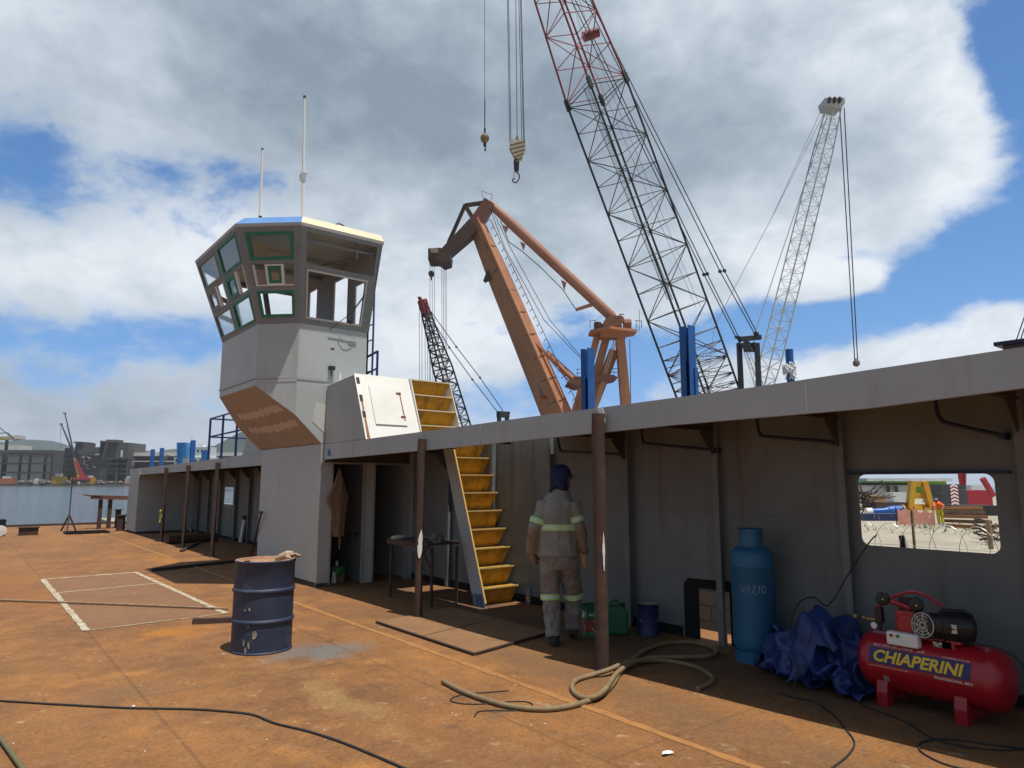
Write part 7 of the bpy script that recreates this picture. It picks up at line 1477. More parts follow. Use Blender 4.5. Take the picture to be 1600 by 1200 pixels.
GREYB = mat('pale_boom_steel', (.50, .51, .51), .5, col2=(.42, .43, .44), scale=.6, var=.08)
def rope(name, parent, pts, r, m_=WIREM): mb = MB(); mb.tube(pts, r, 5); return mb.build(name, m_, parent)
# --- black and red crawler crane
D1 = 46; B0, B1 = at(1152, 740, D1), at(797, -220, D1)
cr1 = thing('crawler_crane', 'big crawler crane with a black lattice boom whose upper part is red', 'crane', Vector((B0.x, B0.y, YG)))
ppm = D1 / FPX
f_ = lambda px: px * ppm / 1.31 * 1.0
SEC = [(0, f_(60)), (.10, f_(86)), (.18, f_(88)), (.62, f_(91)), (.63, f_(90)), (.85, f_(68)), (1, f_(40))]
TJ = .625
mb = MB(); lattice(mb, B0, B1, SEC, 14, .075, .034, 23, 0, TJ - .006); lattice(mb, B0, B1, SEC, 14, .02, .024, 23, 0.02, .20, chords=False); mb.build('lower_boom', STEELB, cr1, smooth=50)
mb = MB(); nd = lattice(mb, B0, B1, SEC, 7, .07, .036, 23, TJ, 1.0); mb.build('upper_boom', BOOMRED, cr1, smooth=50)
for k in range(4): mb = MB(); mb.beam(nd(TJ - .012, k), nd(TJ + .006, k), .22); mb.build('joint_lug', STEELB, cr1)
axb = (B1 - B0).normalized(); side = axb.cross(FH).normalized()
mb = MB(); q0, q1 = at(1047, 468, D1 - .3), at(916, 138, D1 - .3); wv = RT * .17
for s in (-1, 1): mb.tube([q0 + wv * s, q1 + wv * s], .025, 4)
for i in range(150): c = q0.lerp(q1, i / 149); mb.tube([c - wv, c + wv], .014, 3, cap=False); mb.build('boom_walkway', mat('grey_walkway_grating', (.16, .17, .19), .7, var=.2), cr1)
mb = MB(); q = at(922, 55, D1 + .3); mb.tube([q - RT * .45 - Vector((0, 0, .15)), q + RT * .55 + Vector((0, 0, .25))], .33, 14); mb.build('rope_drum', BOOMRED, cr1, smooth=40)
tipp = at(806, -190, D1)
g1, g2 = at(1150, 527, D1 - 1), at(1179, 521, D1 - 1)
for k, (gp, mid, up_) in enumerate(((g1, (1100, 429), (893, 0)), (g1 + RT * .18, (1105, 428), (899, 0)), (g2, (1125, 424), (915, 0)), (g2 + RT * .18, (1132, 423), (922, 0)))):
    m_ = at(*mid, D1 - .7); u_ = at(*up_, D1 - .2); rope('pendant', cr1, [gp, m_, u_, at(830 + 3 * k, -185, D1)], .034)
    mb = MB(); mb.ico(m_, .14, 1); mb.ico(at(975 + 1.2 * k, 118 - k, D1 - .3) if k > 1 else m_ + (u_ - m_) * .3, .1, 1); mb.build('pendant_link', STEELB, cr1)
for dx in (4, 16): rope('hoist_rope', cr1, [at(1085 + dx * .6, 480, D1 + 1.3), at(925 + dx, 110, D1 + 1.3), at(830 + dx, -180, D1 + .8)], .012)
ga = thing('black_gantry', 'black steel gantry frame between the lattice boom and the white crane', 'gantry', Vector((at(1172, 640, D1 - 1).x, at(1172, 640, D1 - 1).y, YG)))
for px in (1158, 1186):
    a = at(px, 606, D1 - 1); b = at(px, 534, D1 - 1); mb = MB(); mb.beam(Vector((a.x, a.y, YG)), Vector((a.x, a.y, b.z)), 7 * ppm, 7 * ppm, up=FH); mb.build('leg', STEELB, ga, bevel=.02)
mb = MB(); mb.beam(at(1155, 530, D1 - 1), at(1189, 527, D1 - 1), .32, .3); mb.build('top_beam', STEELB, ga, bevel=.02)
mb = MB(); mb.tube([at(1164, 541, D1 - 1) - FH * .3, at(1170, 541, D1 - 1) + FH * .3], .3, 12); mb.beam(at(1163, 548, D1 - 1), at(1183, 548, D1 - 1), .16); mb.beam(at(1176, 535, D1 - 1), at(1181, 549, D1 - 1), .22); mb.build('sheave', STEELB, ga)
for q in (g1, g2): mb = MB(); mb.ico(q + RT * .1, .18, 1, (1.6, 1, .8)); mb.beam(q + RT * .1, q + RT * .25 - Vector((0, 0, .35)), .12); mb.build('link_bracket', STEELB, ga)
mb = MB(); c = Vector((B0.x, B0.y, YG)); mb.prism([c + RT * -2 + FH * -1.5 + Vector((0, 0, 1.1)), c + RT * 5 + FH * -1.5 + Vector((0, 0, 1.1)), c + RT * 5 + FH * 1.5 + Vector((0, 0, 1.1)), c + RT * -2 + FH * 1.5 + Vector((0, 0, 1.1))], (0, 0, 1.6)); mb.build('machine_house', CRRED, cr1, bevel=.05)
for s in (-1, 1): mb = MB(); mb.prism([c + RT * -3.5 + FH * (s * 2 - .5), c + RT * 3.5 + FH * (s * 2 - .5), c + RT * 3.5 + FH * (s * 2 + .5), c + RT * -3.5 + FH * (s * 2 + .5)], (0, 0, 1.05)); mb.build('crawler_track', BLACK, cr1, bevel=.2)
# --- hook block and ball
hb = thing('hook_block', 'crane hook block with brown and cream diagonal stripes hanging on several ropes', 'hook', at(808, 236, D1))
HS = mat('brass_stripe', (.30, .2, .09), .5, var=.1); HC = mat('cream_plate', (.72, .64, .52), .5, var=.05)
k = ppm
def hp(px, py, f=0.0): return at(px, py, D1) + FH * f
mb = MB(); poly = [(796, 226), (801, 221), (814, 221), (821, 225), (821, 232), (815, 249), (805, 249), (796, 232)]
for f in (-.28, .22): mb.prism([hp(x, y, f) for x, y in poly], FH * .06)
mb.build('side_plate', HC, hb)
mb = MB()
for i in range(5):
    y0 = 226 + i * 6.2; l, r_ = 797 + max(0, (y0 - 232)) * .5, 820.5 - max(0, (y0 - 236)) * .36
    if r_ - l > 4: mb.prism([hp(l, y0 + 3, -.285), hp(r_, y0 - 3, -.285), hp(r_, y0 + .2, -.285), hp(l, y0 + 6, -.285)], FH * -.01)
mb.build('stripe', HS, hb)
mb = MB(); mb.lathe([(.34, -.2), (.40, -.1), (.36, 0), (.40, .1), (.34, .2)], hp(808, 230), FH, 24); mb.build('sheave', STEELB, hb, smooth=40)
mb = MB(); mb.tube([hp(807, 249), hp(807, 252), hp(807, 266), hp(807, 269)], [.16, .2, .17, .08], 10); mb.build('swivel', mat('dark_hook_steel', (.05, .04, .04), .6), hb, smooth=40)
mb = MB(); mb.tube(smooth_path([hp(807, 268), hp(811, 273), hp(811, 279), hp(807, 285), hp(802, 284), hp(801, 281), hp(803, 279)], 4), .045, 6); mb.tube(smooth_path([hp(804, 268), hp(803, 275), hp(805, 281)], 4), .02, 5); mb.build('hook', STEELB, hb, smooth=50)
for px in (796.5, 798.5, 815.5, 818, 819.5): rope('hoist_rope', hb, [hp(px, 224), at(800 + (px - 808) * .9, -190, D1)], .022)
rope('hoist_rope', hb, [hp(808, 212), at(804, -190, D1)], .022)
mb = MB(); mb.tube([hp(808, 212), hp(808, 222)], .06, 6); mb.ico(hp(808, 218), .14, 1); mb.build('rope_socket', HS, hb)
bl = thing('headache_ball', 'brass coloured crane ball with a small hook hanging on a single rope', 'crane ball', at(758, 216, D1))
mb = MB(); mb.ico(hp(757.5, 216), 7 * k, 3, (1, 1, 1.1)); mb.build('ball', mat('dull_brass_ball', (.26, .19, .08), .5, col2=(.18, .12, .05), scale=3), bl, smooth=60)
mb = MB(); mb.tube([hp(757.5, 224), hp(757.5, 229)], .1, 8); mb.tube(smooth_path([hp(757.5, 228), hp(759, 231), hp(758, 236), hp(756.5, 233)], 3), .035, 6); mb.tube([hp(757.5, 200), hp(757.5, 209)], .06, 8); mb.build('hook', STEELB, bl, smooth=40)
rope('hoist_rope', bl, [hp(757.5, 202), at(757, -190, D1)], .017); rope('rope_weight', bl, [hp(757.5, 155), hp(757.5, 201)], .035)
# --- white crane
D2 = 92; W0, W1 = at(1190, 620, D2), at(1303, 168, D2); k2 = D2 / FPX
wc = thing('white_lattice_crane', 'pale grey lattice boom crane at the right, leaning to the right', 'crane', Vector((W0.x, W0.y, YG)))
mb = MB(); lattice(mb, W0, W1, [(0, 17 * k2), (.12, 22 * k2), (.85, 20 * k2), (1, 15 * k2)], 30, .09, .032, 28); mb.build('boom', GREYB, wc, smooth=50)
mb = MB(); h0 = W1; mb.prism([at(x, y, D2 - 1) for x, y in ((1289, 152), (1320, 151), (1321, 160), (1316, 168), (1292, 164))], FH * 2.2); hd = mb.build('boom_head', GREYB, wc, bevel=.1)
mb = MB()
for px in (1296, 1304, 1312): mb.lathe([(.3, -.15), (.42, -.1), (.42, .1), (.3, .15)], at(px, 156, D2 - 1.2), RT, 14)
mb.build('sheave', CW, hd)
for (x, y, m_) in ((1286, 166, 0), (1290, 172, 0), (1296, 172, 1)):
    pts = [at(x, y, D2), at(1205, 342, D2 + .5), at(1141, 462, D2 + 1), at(1116, 512, D2 + 1.5), at(1100, 640, D2 + 2)] if not m_ else [at(1293, 180, D2), at(1176, 530, D2 + 1)]
    rope('pendant', wc, pts, .045 if not m_ else .06, GREYB)
for (px0, px1) in ((1312, 1335.5), (1319, 1340)): rope('hoist_rope', wc, [at(px0, 168, D2), at(px1, 562, D2)], .07)
mb = MB(); mb.lathe([(.15, -.5), (.42, -.3), (.45, .1), (.2, .45), (.1, .6)], at(1338, 567, D2), (0, 0, 1), 14); tag(mb.build('hook_ball', mat('dark_hook_ball', (.10, .08, .06), .6), smooth=40, loc=at(1338, 567, D2)), 'small dark hook ball hanging from the white crane just above the roof', 'hook')
mb = MB(); lattice(mb, at(1200, 640, D2 + 1), at(1165, 545, D2 + 1), [(0, 12 * k2), (1, 5 * k2)], 8, .05, .03, 20); mb.build('back_mast', GREYB, wc)
mb = MB(); c = Vector((W0.x, W0.y, YG)); mb.prism([c + RT * -5 - FH * 2, c + RT * 3 - FH * 2, c + RT * 3 + FH * 2, c + RT * -5 + FH * 2], (0, 0, 3)); mb.build('machine_house', GREYB, wc, bevel=.1)
# --- orange level-luffing quay crane
D3 = 95; k3 = D3 / FPX
oc = thing('orange_quay_crane', 'large salmon orange harbour crane with a bent jib and a long tie rod', 'crane', Vector((at(930, 700, D3).x, at(930, 700, D3).y, YG)))
ORG = mat('salmon_orange_paint', (.48, .215, .108), .6, col2=(.37, .155, .08), scale=.25, streak=((.2, .09, .06), .5, .58, .85), var=.08)
ORGD = mat('dark_brown_paint', (.115, .065, .045), .65, col2=(.07, .045, .035), scale=.4, var=.1)
def op(px, py, f=0.0): return at(px, py, D3) + FH * f
def obeam(name, a, b, w0, w1, m_=ORG, dp=None, f=0.0, parent=oc, bevel=.0):
    mb = MB(); dp = dp or w0; mb.beam(op(*a, f), op(*b, f), dp * k3, w0 * k3, dp * k3 * w1 / w0, w1 * k3, up=RT if abs(a[0] - b[0]) < abs(a[1] - b[1]) * .2 else UP); return mb.build(name, m_, parent, bevel=bevel)
def flatbeam(name, a, b, wa, wb, depth_, m_=ORG, f=0.0, parent=oc):
    """box girder: width across the sight line wa..wb pixels"""
    A, B = Vector((*a, 0)), Vector((*b, 0)); d = (B - A).normalized(); n_ = Vector((-d.y, d.x, 0))
    c = [A + n_ * wa / 2, B + n_ * wb / 2, B - n_ * wb / 2, A - n_ * wa / 2]
    mb = MB(); mb.prism([op(p.x, p.y, f - depth_ / 2) for p in c], FH * depth_); return mb.build(name, m_, parent)
mb = MB(); ja, jb_ = (892, 700), (748, 358)
def jx(t, w, f): return op(ja[0] + (jb_[0] - ja[0]) * t + w * .92, ja[1] + (jb_[1] - ja[1]) * t - w * .39, f)
for t0, t1, w0, w1 in ((0, .8, 25, 17), (.8, 1, 17, 13)):
    sec_ = lambda t, w: [jx(t, -w, .6), jx(t, w * .22, -2.2), jx(t, w, -.2), jx(t, -w * .1, 2.2)]
    a_, b_ = sec_(t0, w0), sec_(t1, w1); mb.add(a_ + b_, [(0, 1, 5, 4), (1, 2, 6, 5), (2, 3, 7, 6), (3, 0, 4, 7), (3, 2, 1, 0), (4, 5, 6, 7)])
mb.build('jib', ORG, oc)
mb = MB()
for t in (.1, .2, .3, .4, .5, .6, .7, .8, .9):
    w = 25 + (13 - 25) * t; pts = [jx(t, -w * 1.01, .6), jx(t, w * .22, -2.25), jx(t, w * 1.01, -.2)]; mb = MB(); mb.tube(pts, .07, 4); mb.build('jib_rib', ORGD, oc)
mb = MB(); mb.tube([jx(.12, 6, -2.6), jx(.5, 4.5, -2.5), jx(1.02, 2, -2.4)], .17, 8); mb.build('jib_pipe', mat('bright_orange_pipe', (.50, .22, .12), .6), oc, smooth=40)
mb = MB()
for i in range(26):
    t_ = i / 25; x, y = 762 + (898 - 762) * t_, 352 + (640 - 352) * t_; mb.tube([op(x, y, -1.2), op(x + 4, y - 5, -1.2)], .05, 4)
mb.tube([op(766, 347, -1.2), op(902, 635, -1.2)], .05, 4); mb.build('jib_handrail', ORGD, oc)
flatbeam('fly_jib', (765, 318), (738, 360), 17, 21, 2.0, mat('rust_red_paint', (.20, .085, .055), .6, var=.1)); flatbeam('fly_jib', (742, 354), (696, 398), 22, 15, 2.2, ORGD)
mb = MB(); mb.prism([op(x, y, -1.6) for x, y in ((671, 394), (690, 393), (706, 402), (705, 413), (694, 417), (686, 411), (671, 411))], FH * 3.2); mb.build('jib_head', ORGD, oc)
mb = MB(); mb.prism([op(x, y, -1.7) for x, y in ((673, 394), (686, 394), (687, 401), (676, 401))], FH * .8); mb.build('lamp_box', mat('pale_box', (.4, .3, .2), .6), oc)
for a, b, w in (((727, 321), (754, 317), 5), ((727, 320), (699, 384), 5), ((727, 321), (742, 347), 6), ((726, 322), (700, 378), 3)): flatbeam('stay_strut', a, b, w, w, .5, ORGD)
mb = MB(); mb.tube([op(764, 317), op(800, 350), op(955, 494), op(965, 505)], [.5, .72, .72, .5], 14); mb.build('tie_rod', mat('salmon_tie_rod', (.40, .19, .125), .55, col2=(.34, .15, .10), scale=.3, var=.06), oc, smooth=50)
for (x, y, dy) in ((790, 352, 12), (817, 378, 14), (881, 438, 16)): mb = MB(); mb.prism([op(x - 4, y, -.2), op(x + 4, y + 4, -.2), op(x + 1, y + dy, -.2)], FH * .4); mb.build('rod_lug', ORG, oc)
flatbeam('rod_bracket', (900, 484), (925, 476), 4, 5, .5, ORG); rope('stay_wire', oc, [op(782, 345), op(795, 378), op(815, 392), op(845, 418), op(879, 452), op(900, 484)], .06)
for dx in (0, 9): rope('luffing_rope', oc, [op(767 + dx * .3, 330), op(790 + dx, 390), op(850 + dx, 500), op(912 + dx * .3, 565)], .045)
rope('luffing_rope', oc, [op(766, 312), op(958, 492)], .045)
mb = MB(); mb.tube([op(756, 316, -1), op(752, 303, -1), op(770, 309, -1), op(768, 316, -1)], .05, 4); mb.build('head_railing', ORGD, oc)
flatbeam('underslung_arm', (764, 424), (757, 440), 6, 4, .6, ORGD); flatbeam('underslung_arm', (757, 440), (768, 432), 4, 6, .6, ORGD)
# tower top, platform, legs
pc_ = op(957, 519); mb = MB(); mb.prism([pc_ + RT * (a * 36 * k3) + FH * b + Vector((0, 0, -.25)) for a, b in ((-1, -1.0), (-.25, -3.4), (1, -1.4), (1.0, 1.5), (.2, 3.4), (-1, 1.6))], (0, 0, .35)); mb.build('upper_platform', ORG, oc)
mb = MB(); mb.prism([pc_ + RT * (a * 20 * k3) + FH * b + Vector((0, 0, -.9)) for a, b in ((-1, -1.2), (1, -1.2), (1, 1.2), (-1, 1.2))], (0, 0, .65)); mb.build('tower_head', ORG, oc)
mb = MB(); gg = random.Random(8)
for i in range(16): q = pc_ + RT * gg.uniform(-2.2, 2.4) + FH * gg.uniform(-1.5, 1.5) + Vector((0, 0, .1)); s = gg.uniform(.25, .55); mb.box(q - Vector((s, s, 0)), q + Vector((s, s, gg.uniform(.3, 1.2))))
mb.build('winch', ORGD, oc)
mb = MB(); mb.prism([op(x, y, -2) for x, y in ((940, 516), (943, 503), (952, 497), (966, 500), (968, 514))], FH * 2); mb.lathe([(.7, -.5), (.7, .5)], op(980, 506), RT, 12); mb.lathe([(.6, -.4), (.6, .4)], op(968, 500), FH, 12); mb.build('winch_housing', mat('dusky_orange', (.26, .12, .075), .7, col2=(.15, .08, .05), scale=1, var=.1), oc)
mb = MB()
for x in (918, 926, 988, 996): mb.tube([op(x, 520, -3), op(x, 508, -3)], .05, 4)
mb.tube([op(918, 510, -3), op(928, 508, -3)], .05, 4); mb.tube([op(986, 508, -3), op(997, 510, -3)], .05, 4); mb.tube([op(997, 520, -1), op(997, 487, -1)], .04, 4); mb.tube([op(968, 495), op(968, 491), op(975, 491)], .08, 4); mb.build('platform_railing', ORGD, oc)
flatbeam('front_leg', (968, 522), (985, 720), 12, 16, 1.6)
for a, b, w in (((935, 522), (893, 690), 8), ((949, 526), (905, 690), 9), ((962, 545), (917, 660), 12), ((915, 600), (880, 720), 13)): flatbeam('rear_leg', a, b, w * 1.25, w * 1.4, 1.4, ORG, f=1.5)
mb = MB(); mb.prism([op(x, y, -2) for x, y in ((885, 600), (895, 592), (955, 589), (963, 593), (945, 597), (900, 606))], FH * 5); mb.build('lower_platform', mat('dark_orange_platform', (.2, .09, .06), .7), oc)
mb = MB()
for x in (900, 907, 914, 950, 956, 962): mb.tube([op(x, 592, -2), op(x, 579, -2)], .045, 4)
for y in (579, 585): mb.tube([op(898, y + 2, -2), op(916, y, -2)], .045, 4); mb.tube([op(948, y, -2), op(963, y + 1, -2)], .045, 4)
mb.build('platform_railing', ORGD, oc)
mb = MB(); 
for s in (0, 3.5): mb.tube([op(957 + s, 535, -1.5), op(940 + s, 590, -1.5), op(925 + s, 650, -1.5)], .07, 4)
for i in range(26): t_ = i / 25; x, y = 957 - 30 * t_, 538 + 105 * t_; mb.tube([op(x, y, -1.5), op(x + 3.5, y, -1.5)], .05, 4)
mb.build('ladder', mat('pale_ladder', (.5, .36, .28), .6), oc)
mb = MB(); lattice(mb, op(853, 550), op(905, 603), [(0, 5 * k3), (1, 11 * k3)], 7, .09, .06, 30); mb.tube([op(835, 537, -1), op(898, 598, -1)], .22, 6); mb.build('luffing_rack', ORG, oc)
mb = MB(); mb.prism([op(x - 2, y, -1.0) for x, y in ((842, 592), (846, 590), (856, 612), (860, 622), (846, 620), (843, 606))], FH * 2.4); cb_ = mb.build('driver_cab', mat('grey_green_cab', (.13, .15, .14), .4, col2=(.2, .22, .22), scale=.6), oc)
mb = MB(); mb.prism([op(x, y, -1.3) for x, y in ((844, 620), (861, 622), (860, 626), (845, 623))], FH * 2.6); mb.build('cab_floor', CRRED, cb_)
for px in (671.5, 675, 678.5): rope('hoist_rope', oc, [op(px, 411), op(px + 1.5, 640)], .03)
for px in (690, 692.5, 695, 697): rope('hoist_rope', oc, [op(px, 416), op(px + 1.5, 640)], .03)
mb = MB(); mb.lathe([(.15, -.35), (.4, -.25), (.4, .25), (.15, .35)], op(674, 428), FH, 14); mb.tube([op(674, 430), op(674, 438)], .1, 6); mb.build('rope_sheave', ORGD, oc)
rope('hanging_cable', oc, [op(984, 530), op(986, 640)], .05)
mb = MB(); c = Vector(ROOT[oc.name]); mb.prism([c + RT * -7 - FH * 4, c + RT * 6 - FH * 4, c + RT * 6 + FH * 4, c + RT * -7 + FH * 4], (0, 0, 3)); mb.build('portal_base', ORG, oc, bevel=.1)
# --- small black crane with red tip
D4 = 78; k4 = D4 / FPX; s0, s1 = at(729, 700, D4), at(661, 474, D4)
sc = thing('small_black_crane', 'smaller black lattice boom crane with a red tip behind the yellow upper stairs', 'crane', Vector((s0.x, s0.y, YG)))
mb = MB(); lattice(mb, s0, s1, [(0, 24 * k4), (.55, 22 * k4), (.8, 13 * k4), (1, 9 * k4)], 22, .10, .055, 35, 0, .93); mb.build('boom', STEELB, sc, smooth=50)
mb = MB(); lattice(mb, s0, s1, [(0, 10 * k4), (1, 9 * k4)], 3, .12, .09, 35, .915, 1.02); mb.prism([at(x, y, D4 - .5) for x, y in ((652, 464), (657, 463), (668, 480), (667, 487), (660, 486))], FH * 1); mb.build('boom_tip', BOOMRED, sc)
for a, mid1, mid2, b in (((664, 474), (713, 542), (750, 590), (786, 642)), ((666, 484), (702, 543), (738, 593), (777, 643))):
    rope('pendant', sc, [at(*q, D4 - .5) for q in (a, mid1, mid2, b)], .05); mb = MB(); mb.ico(at(*mid1, D4 - .5), .15, 1); mb.ico(at(*mid2, D4 - .5), .15, 1); mb.build('pendant_link', STEELB, sc)
for px in (655, 659, 664, 668, 671): rope('hoist_rope', sc, [at(px, 480, D4), at(px + .8, 680, D4)], .028)
mb = MB(); g = at(786, 648, D4 - 1); mb.box(g - Vector((.7, .3, .3)), g + Vector((.7, .3, .35))); mb.beam(g + Vector((-.55, 0, 0)), Vector((g.x - .55, g.y, YG)), .35); mb.beam(g + Vector((.55, 0, 0)), Vector((g.x + .55, g.y, YG)), .35); mb.ico(g + Vector((.8, 0, .25)), .2, 1); mb.build('gantry', STEELB, sc)
mb = MB(); c = Vector((s0.x, s0.y, YG)); mb.prism([c - RT * 1 - FH * 1.5, c + RT * 6 - FH * 1.5, c + RT * 6 + FH * 1.5, c - RT * 1 + FH * 1.5], (0, 0, 2.6)); mb.build('machine_house', STEELB, sc, bevel=.1)
t = thing('far_crane_line', 'thin dark crane stays at the right edge of the sky', 'crane', at(1590, 535, 60)); rope('stay', t, [at(1578, 560, 60), at(1600, 497, 60), at(1640, 380, 60)], .05); rope('stay', t, [at(1585, 560, 60), at(1604, 502, 60), at(1640, 400, 60)], .05)

# ------------------------------------------------------------------ far shore
DS = 590
def fs(px, py, dd=0.0): return at(px, py, DS + dd)
QZ = 1.2
def fbox(px0, px1, pt, pb, dd, dep, m_, name, parent=None, lab=None, cat=None, group=None):
    a, b = fs(px0, pb, dd), fs(px1, pb, dd); z0 = a.z if pb < 747 else QZ - 1.0; z1 = fs((px0 + px1) / 2, pt, dd).z; a.z = b.z = z0
    mb = MB(); mb.prism([a, b, b + FH * dep, a + FH * dep], (0, 0, z1 - z0)); o = mb.build(name, m_, parent, loc=None if parent else (a + b) / 2)
    if lab: tag(o, lab, cat, group)
    return o
QM = mat('quay_concrete', (.16, .14, .115), .9, col2=(.11, .10, .085), scale=.1, var=.2)
mb = MB(); a, b = at(-900, 757, DS), at(900, 757, DS); a.z = b.z = -3; mb.prism([a, b, b + FH * 400, a + FH * 400], (0, 0, QZ + 3)); kind(mb.build('far_quay', QM), 'structure')
DK = mat('dark_mill_cladding', (.036, .034, .034), .8, col2=(.055, .05, .047), scale=.05, streak=((.04, .038, .036), .2, .5, .8), var=.15)
DK2 = mat('grey_silo_cladding', (.095, .088, .084), .8, col2=(.075, .067, .062), scale=.08, streak=((.07, .065, .06), .15, .5, .8), var=.12)
PALE = mat('pale_shed_cladding', (.62, .58, .53), .8, col2=(.52, .48, .44), scale=.1, var=.08)
t = thing('framed_shed', 'long pale shed behind a black steel frame on the far shore at the left edge', 'shed', fs(40, 750, 20))
fbox(-60, 77, 709, 748, 20, 40, PALE, 'wall', t); fbox(-62, 79, 703, 709, 18, 44, DK2, 'roof', t)
for x in (0, 4, 27, 42, 66, 78): fbox(x, x + 2.2, 711, 748, 10, 2, DK, 'column', t)
for y in (723, 737): fbox(-60, 80, y, y + 2.6, 9, 2, DK, 'girder', t)
fbox(-60, 78, 707.5, 709.5, 9, 3, DK, 'girder', t)
t = thing('dark_block_house', 'dark square block house right of the framed shed on the far shore', 'building', fs(90, 750, 10)); fbox(79, 100, 706, 748, 10, 20, DK2, 'wall', t); fbox(70, 98, 704.5, 711, 14, 12, DK2, 'roof_band', t)
t = thing('coal_tower', 'black open steel tower behind the telescopic cranes on the far shore', 'tower', fs(108, 750, 5))
for x in (98, 103, 108, 113): mb = MB(); mb.beam(fs(x, 748, 5), fs(103 + (x - 98) * .55, 700, 5), 1.2); mb.build('leg', DK, t)
for y in (708, 716, 724, 732, 740): fbox(97 + (748 - y) * .1, 114, y, y + 2, 4, 8, DK, 'deck', t)
fbox(100, 113, 712, 747, 12, 10, DK, 'core', t); fbox(113, 126, 690.5, 747, 20, 18, DK2, 'silo', t); fbox(114, 125, 689.8, 692, 19, 20, DK2, 'silo_cap', t)
t = thing('mill_building', 'tallest dark grey mill building with a stepped top on the far shore', 'building', fs(175, 750, 15))
fbox(155, 196, 691, 748, 15, 30, DK2, 'main_wall', t); fbox(156, 161, 688.5, 691, 15, 12, DK2, 'roof_step', t); fbox(165, 181, 686.8, 691, 15, 12, DK2, 'roof_step', t); fbox(153.5, 156, 689, 730, 14, 10, DK, 'corner_tower', t)
fbox(162, 199, 715.5, 717.5, 4, 14, DK2, 'canopy', t); fbox(163, 197, 717.5, 747, 12, 3, DK, 'shadow_bay', t)
for x in (163, 180, 196): fbox(x, x + 1.8, 717, 748, 3, 1.5, DK2, 'column', t)
fbox(188, 190, 703.5, 714, 3, 1.5, PALE, 'vent_pipe', t)
for y in (724, 732, 739): fbox(163, 197, y, y + 1.3, 4, 2, DK2, 'gallery', t)
t = thing('conveyor_bridge', 'sloping covered conveyor bridge left of the mill building', 'conveyor', fs(140, 720, 18))
mb = MB(); mb.beam(fs(124, 707, 18), fs(156, 703, 18), 5, 5); mb.build('gallery', DK2, t); fbox(125, 155, 711, 747, 24, 12, DK, 'dark_bay', t); 
mb = MB(); gg = random.Random(4)
for i in range(14): x, y = gg.uniform(127, 147), gg.uniform(712, 732); mb.beam(fs(x, y, 22), fs(x + gg.uniform(1, 5), y + gg.uniform(-4, 4), 22), gg.uniform(.3, 1.4), .3)
mb.build('torn_sheeting', PALE, t)
t = thing('low_long_shed', 'low dark shed with a pale roof stretching right of the mill on the far shore', 'shed', fs(260, 750, 30)); fbox(196, 420, 712, 748, 30, 40, DK, 'wall', t); fbox(195, 422, 707, 712.5, 28, 44, PALE, 'roof', t); fbox(205, 420, 720, 721.5, 27, 2, PALE, 'girder', t); fbox(199, 207, 720, 727, 26, 3, PALE, 'white_tank', t)
t = thing('white_silo_block', 'pale box building on the hillside at the far left edge', 'building', fs(10, 700, 60)); fbox(-30, 22.5, 695, 748, 60, 20, PALE, 'wall', t)
t = thing('yellow_loader', 'yellow and white ship loader machine high at the far left edge', 'loader', fs(12, 690, 40)); fbox(-10, 20, 682, 687, 40, 10, mat('loader_yellow', (.45, .33, .06), .6, col2=(.4, .38, .34), scale=.2, thr=(.45, .55)), 'deck', t); fbox(10, 28, 680, 686, 42, 10, PALE, 'house', t)
mb = MB(); mb.beam(fs(-6, 664, 38), fs(22, 686, 38), .6); mb.beam(fs(-10, 678, 38), fs(12, 676, 38), .7); mb.beam(fs(12, 676, 38), fs(22, 686, 38), .5); mb.build('jib', DK, t); fbox(2, 4, 686, 748, 44, 3, DK, 'leg', t)
# telescopic cranes
def tele(lab, base, tip, joint, colr):
    t = thing('telescopic_crane', lab, 'crane', fs(base[0], 749, -6)); B_, J_, T_ = fs(base[0], base[1], -6), fs(*joint, -6), fs(*tip, -6)
    mb = MB(); mb.beam(B_, J_, 2.6, 2.4, 1.8, 1.8); mb.build('boom_base', colr, t); mb = MB(); mb.beam(J_, T_, 1.5, 1.5, .8, .8); mb.box(T_ + Vector((-1.6, -.6, -.2)), T_ + Vector((.9, .6, .7))); mb.build('boom_extension', CW, t)
    mb = MB(); c = fs(base[0], 747, -6); mb.box(c + Vector((-6, -2, -2)), c + Vector((6, 2, .4))); mb.box(c + Vector((-2, -1.8, .4)), c + Vector((4, 1.8, 2.4))); mb.build('carrier', colr, t)
    for dx in (-4.5, -1.5, 1.5, 4.5): mb = MB(); mb.lathe([(.9, -.4), (.9, .4)], c + Vector((dx, -2.1, -1.8)), (0, 1, 0), 12); mb.build('wheel', BLACK, t)
tele('telescopic crane with the tallest black boom and a yellow base on the far shore', (124, 744), (101.5, 646), (117, 716), CRYEL)
tele('telescopic crane with a shorter black boom and a red base on the far shore', (128.5, 743), (96, 663), (119, 720), CRRED)
rope_t = bpy.data.objects['telescopic_crane.001']; mb = MB(); mb.tube([fs(95, 664, -7), fs(95, 700, -7)], .12, 4); mb.build('hoist_rope', WIREM, rope_t)
def vehicle(name, lab, cat, px0, px1, pt, pb, m_, group):
    t = thing(name, lab, cat, fs((px0 + px1) / 2, pb, -4)); fbox(px0, px1, (pt + pb) / 2, pb, -4, 3, m_, 'body', t); w = px1 - px0; fbox(px0 + w * .3, px0 + w * .75, pt, (pt + pb) / 2, -3.5, 2, WSHED, 'cab', t)
G2 = 'machines on the far quay'
vehicle('yellow_truck', 'yellow truck with a white cab near the dark block house on the far quay', 'truck', 80, 101, 740, 749, CRYEL, G2)
vehicle('yellow_machine', 'yellow machine right of the telescopic cranes on the far quay', 'machine', 134, 147, 743, 749, CRYEL, G2)
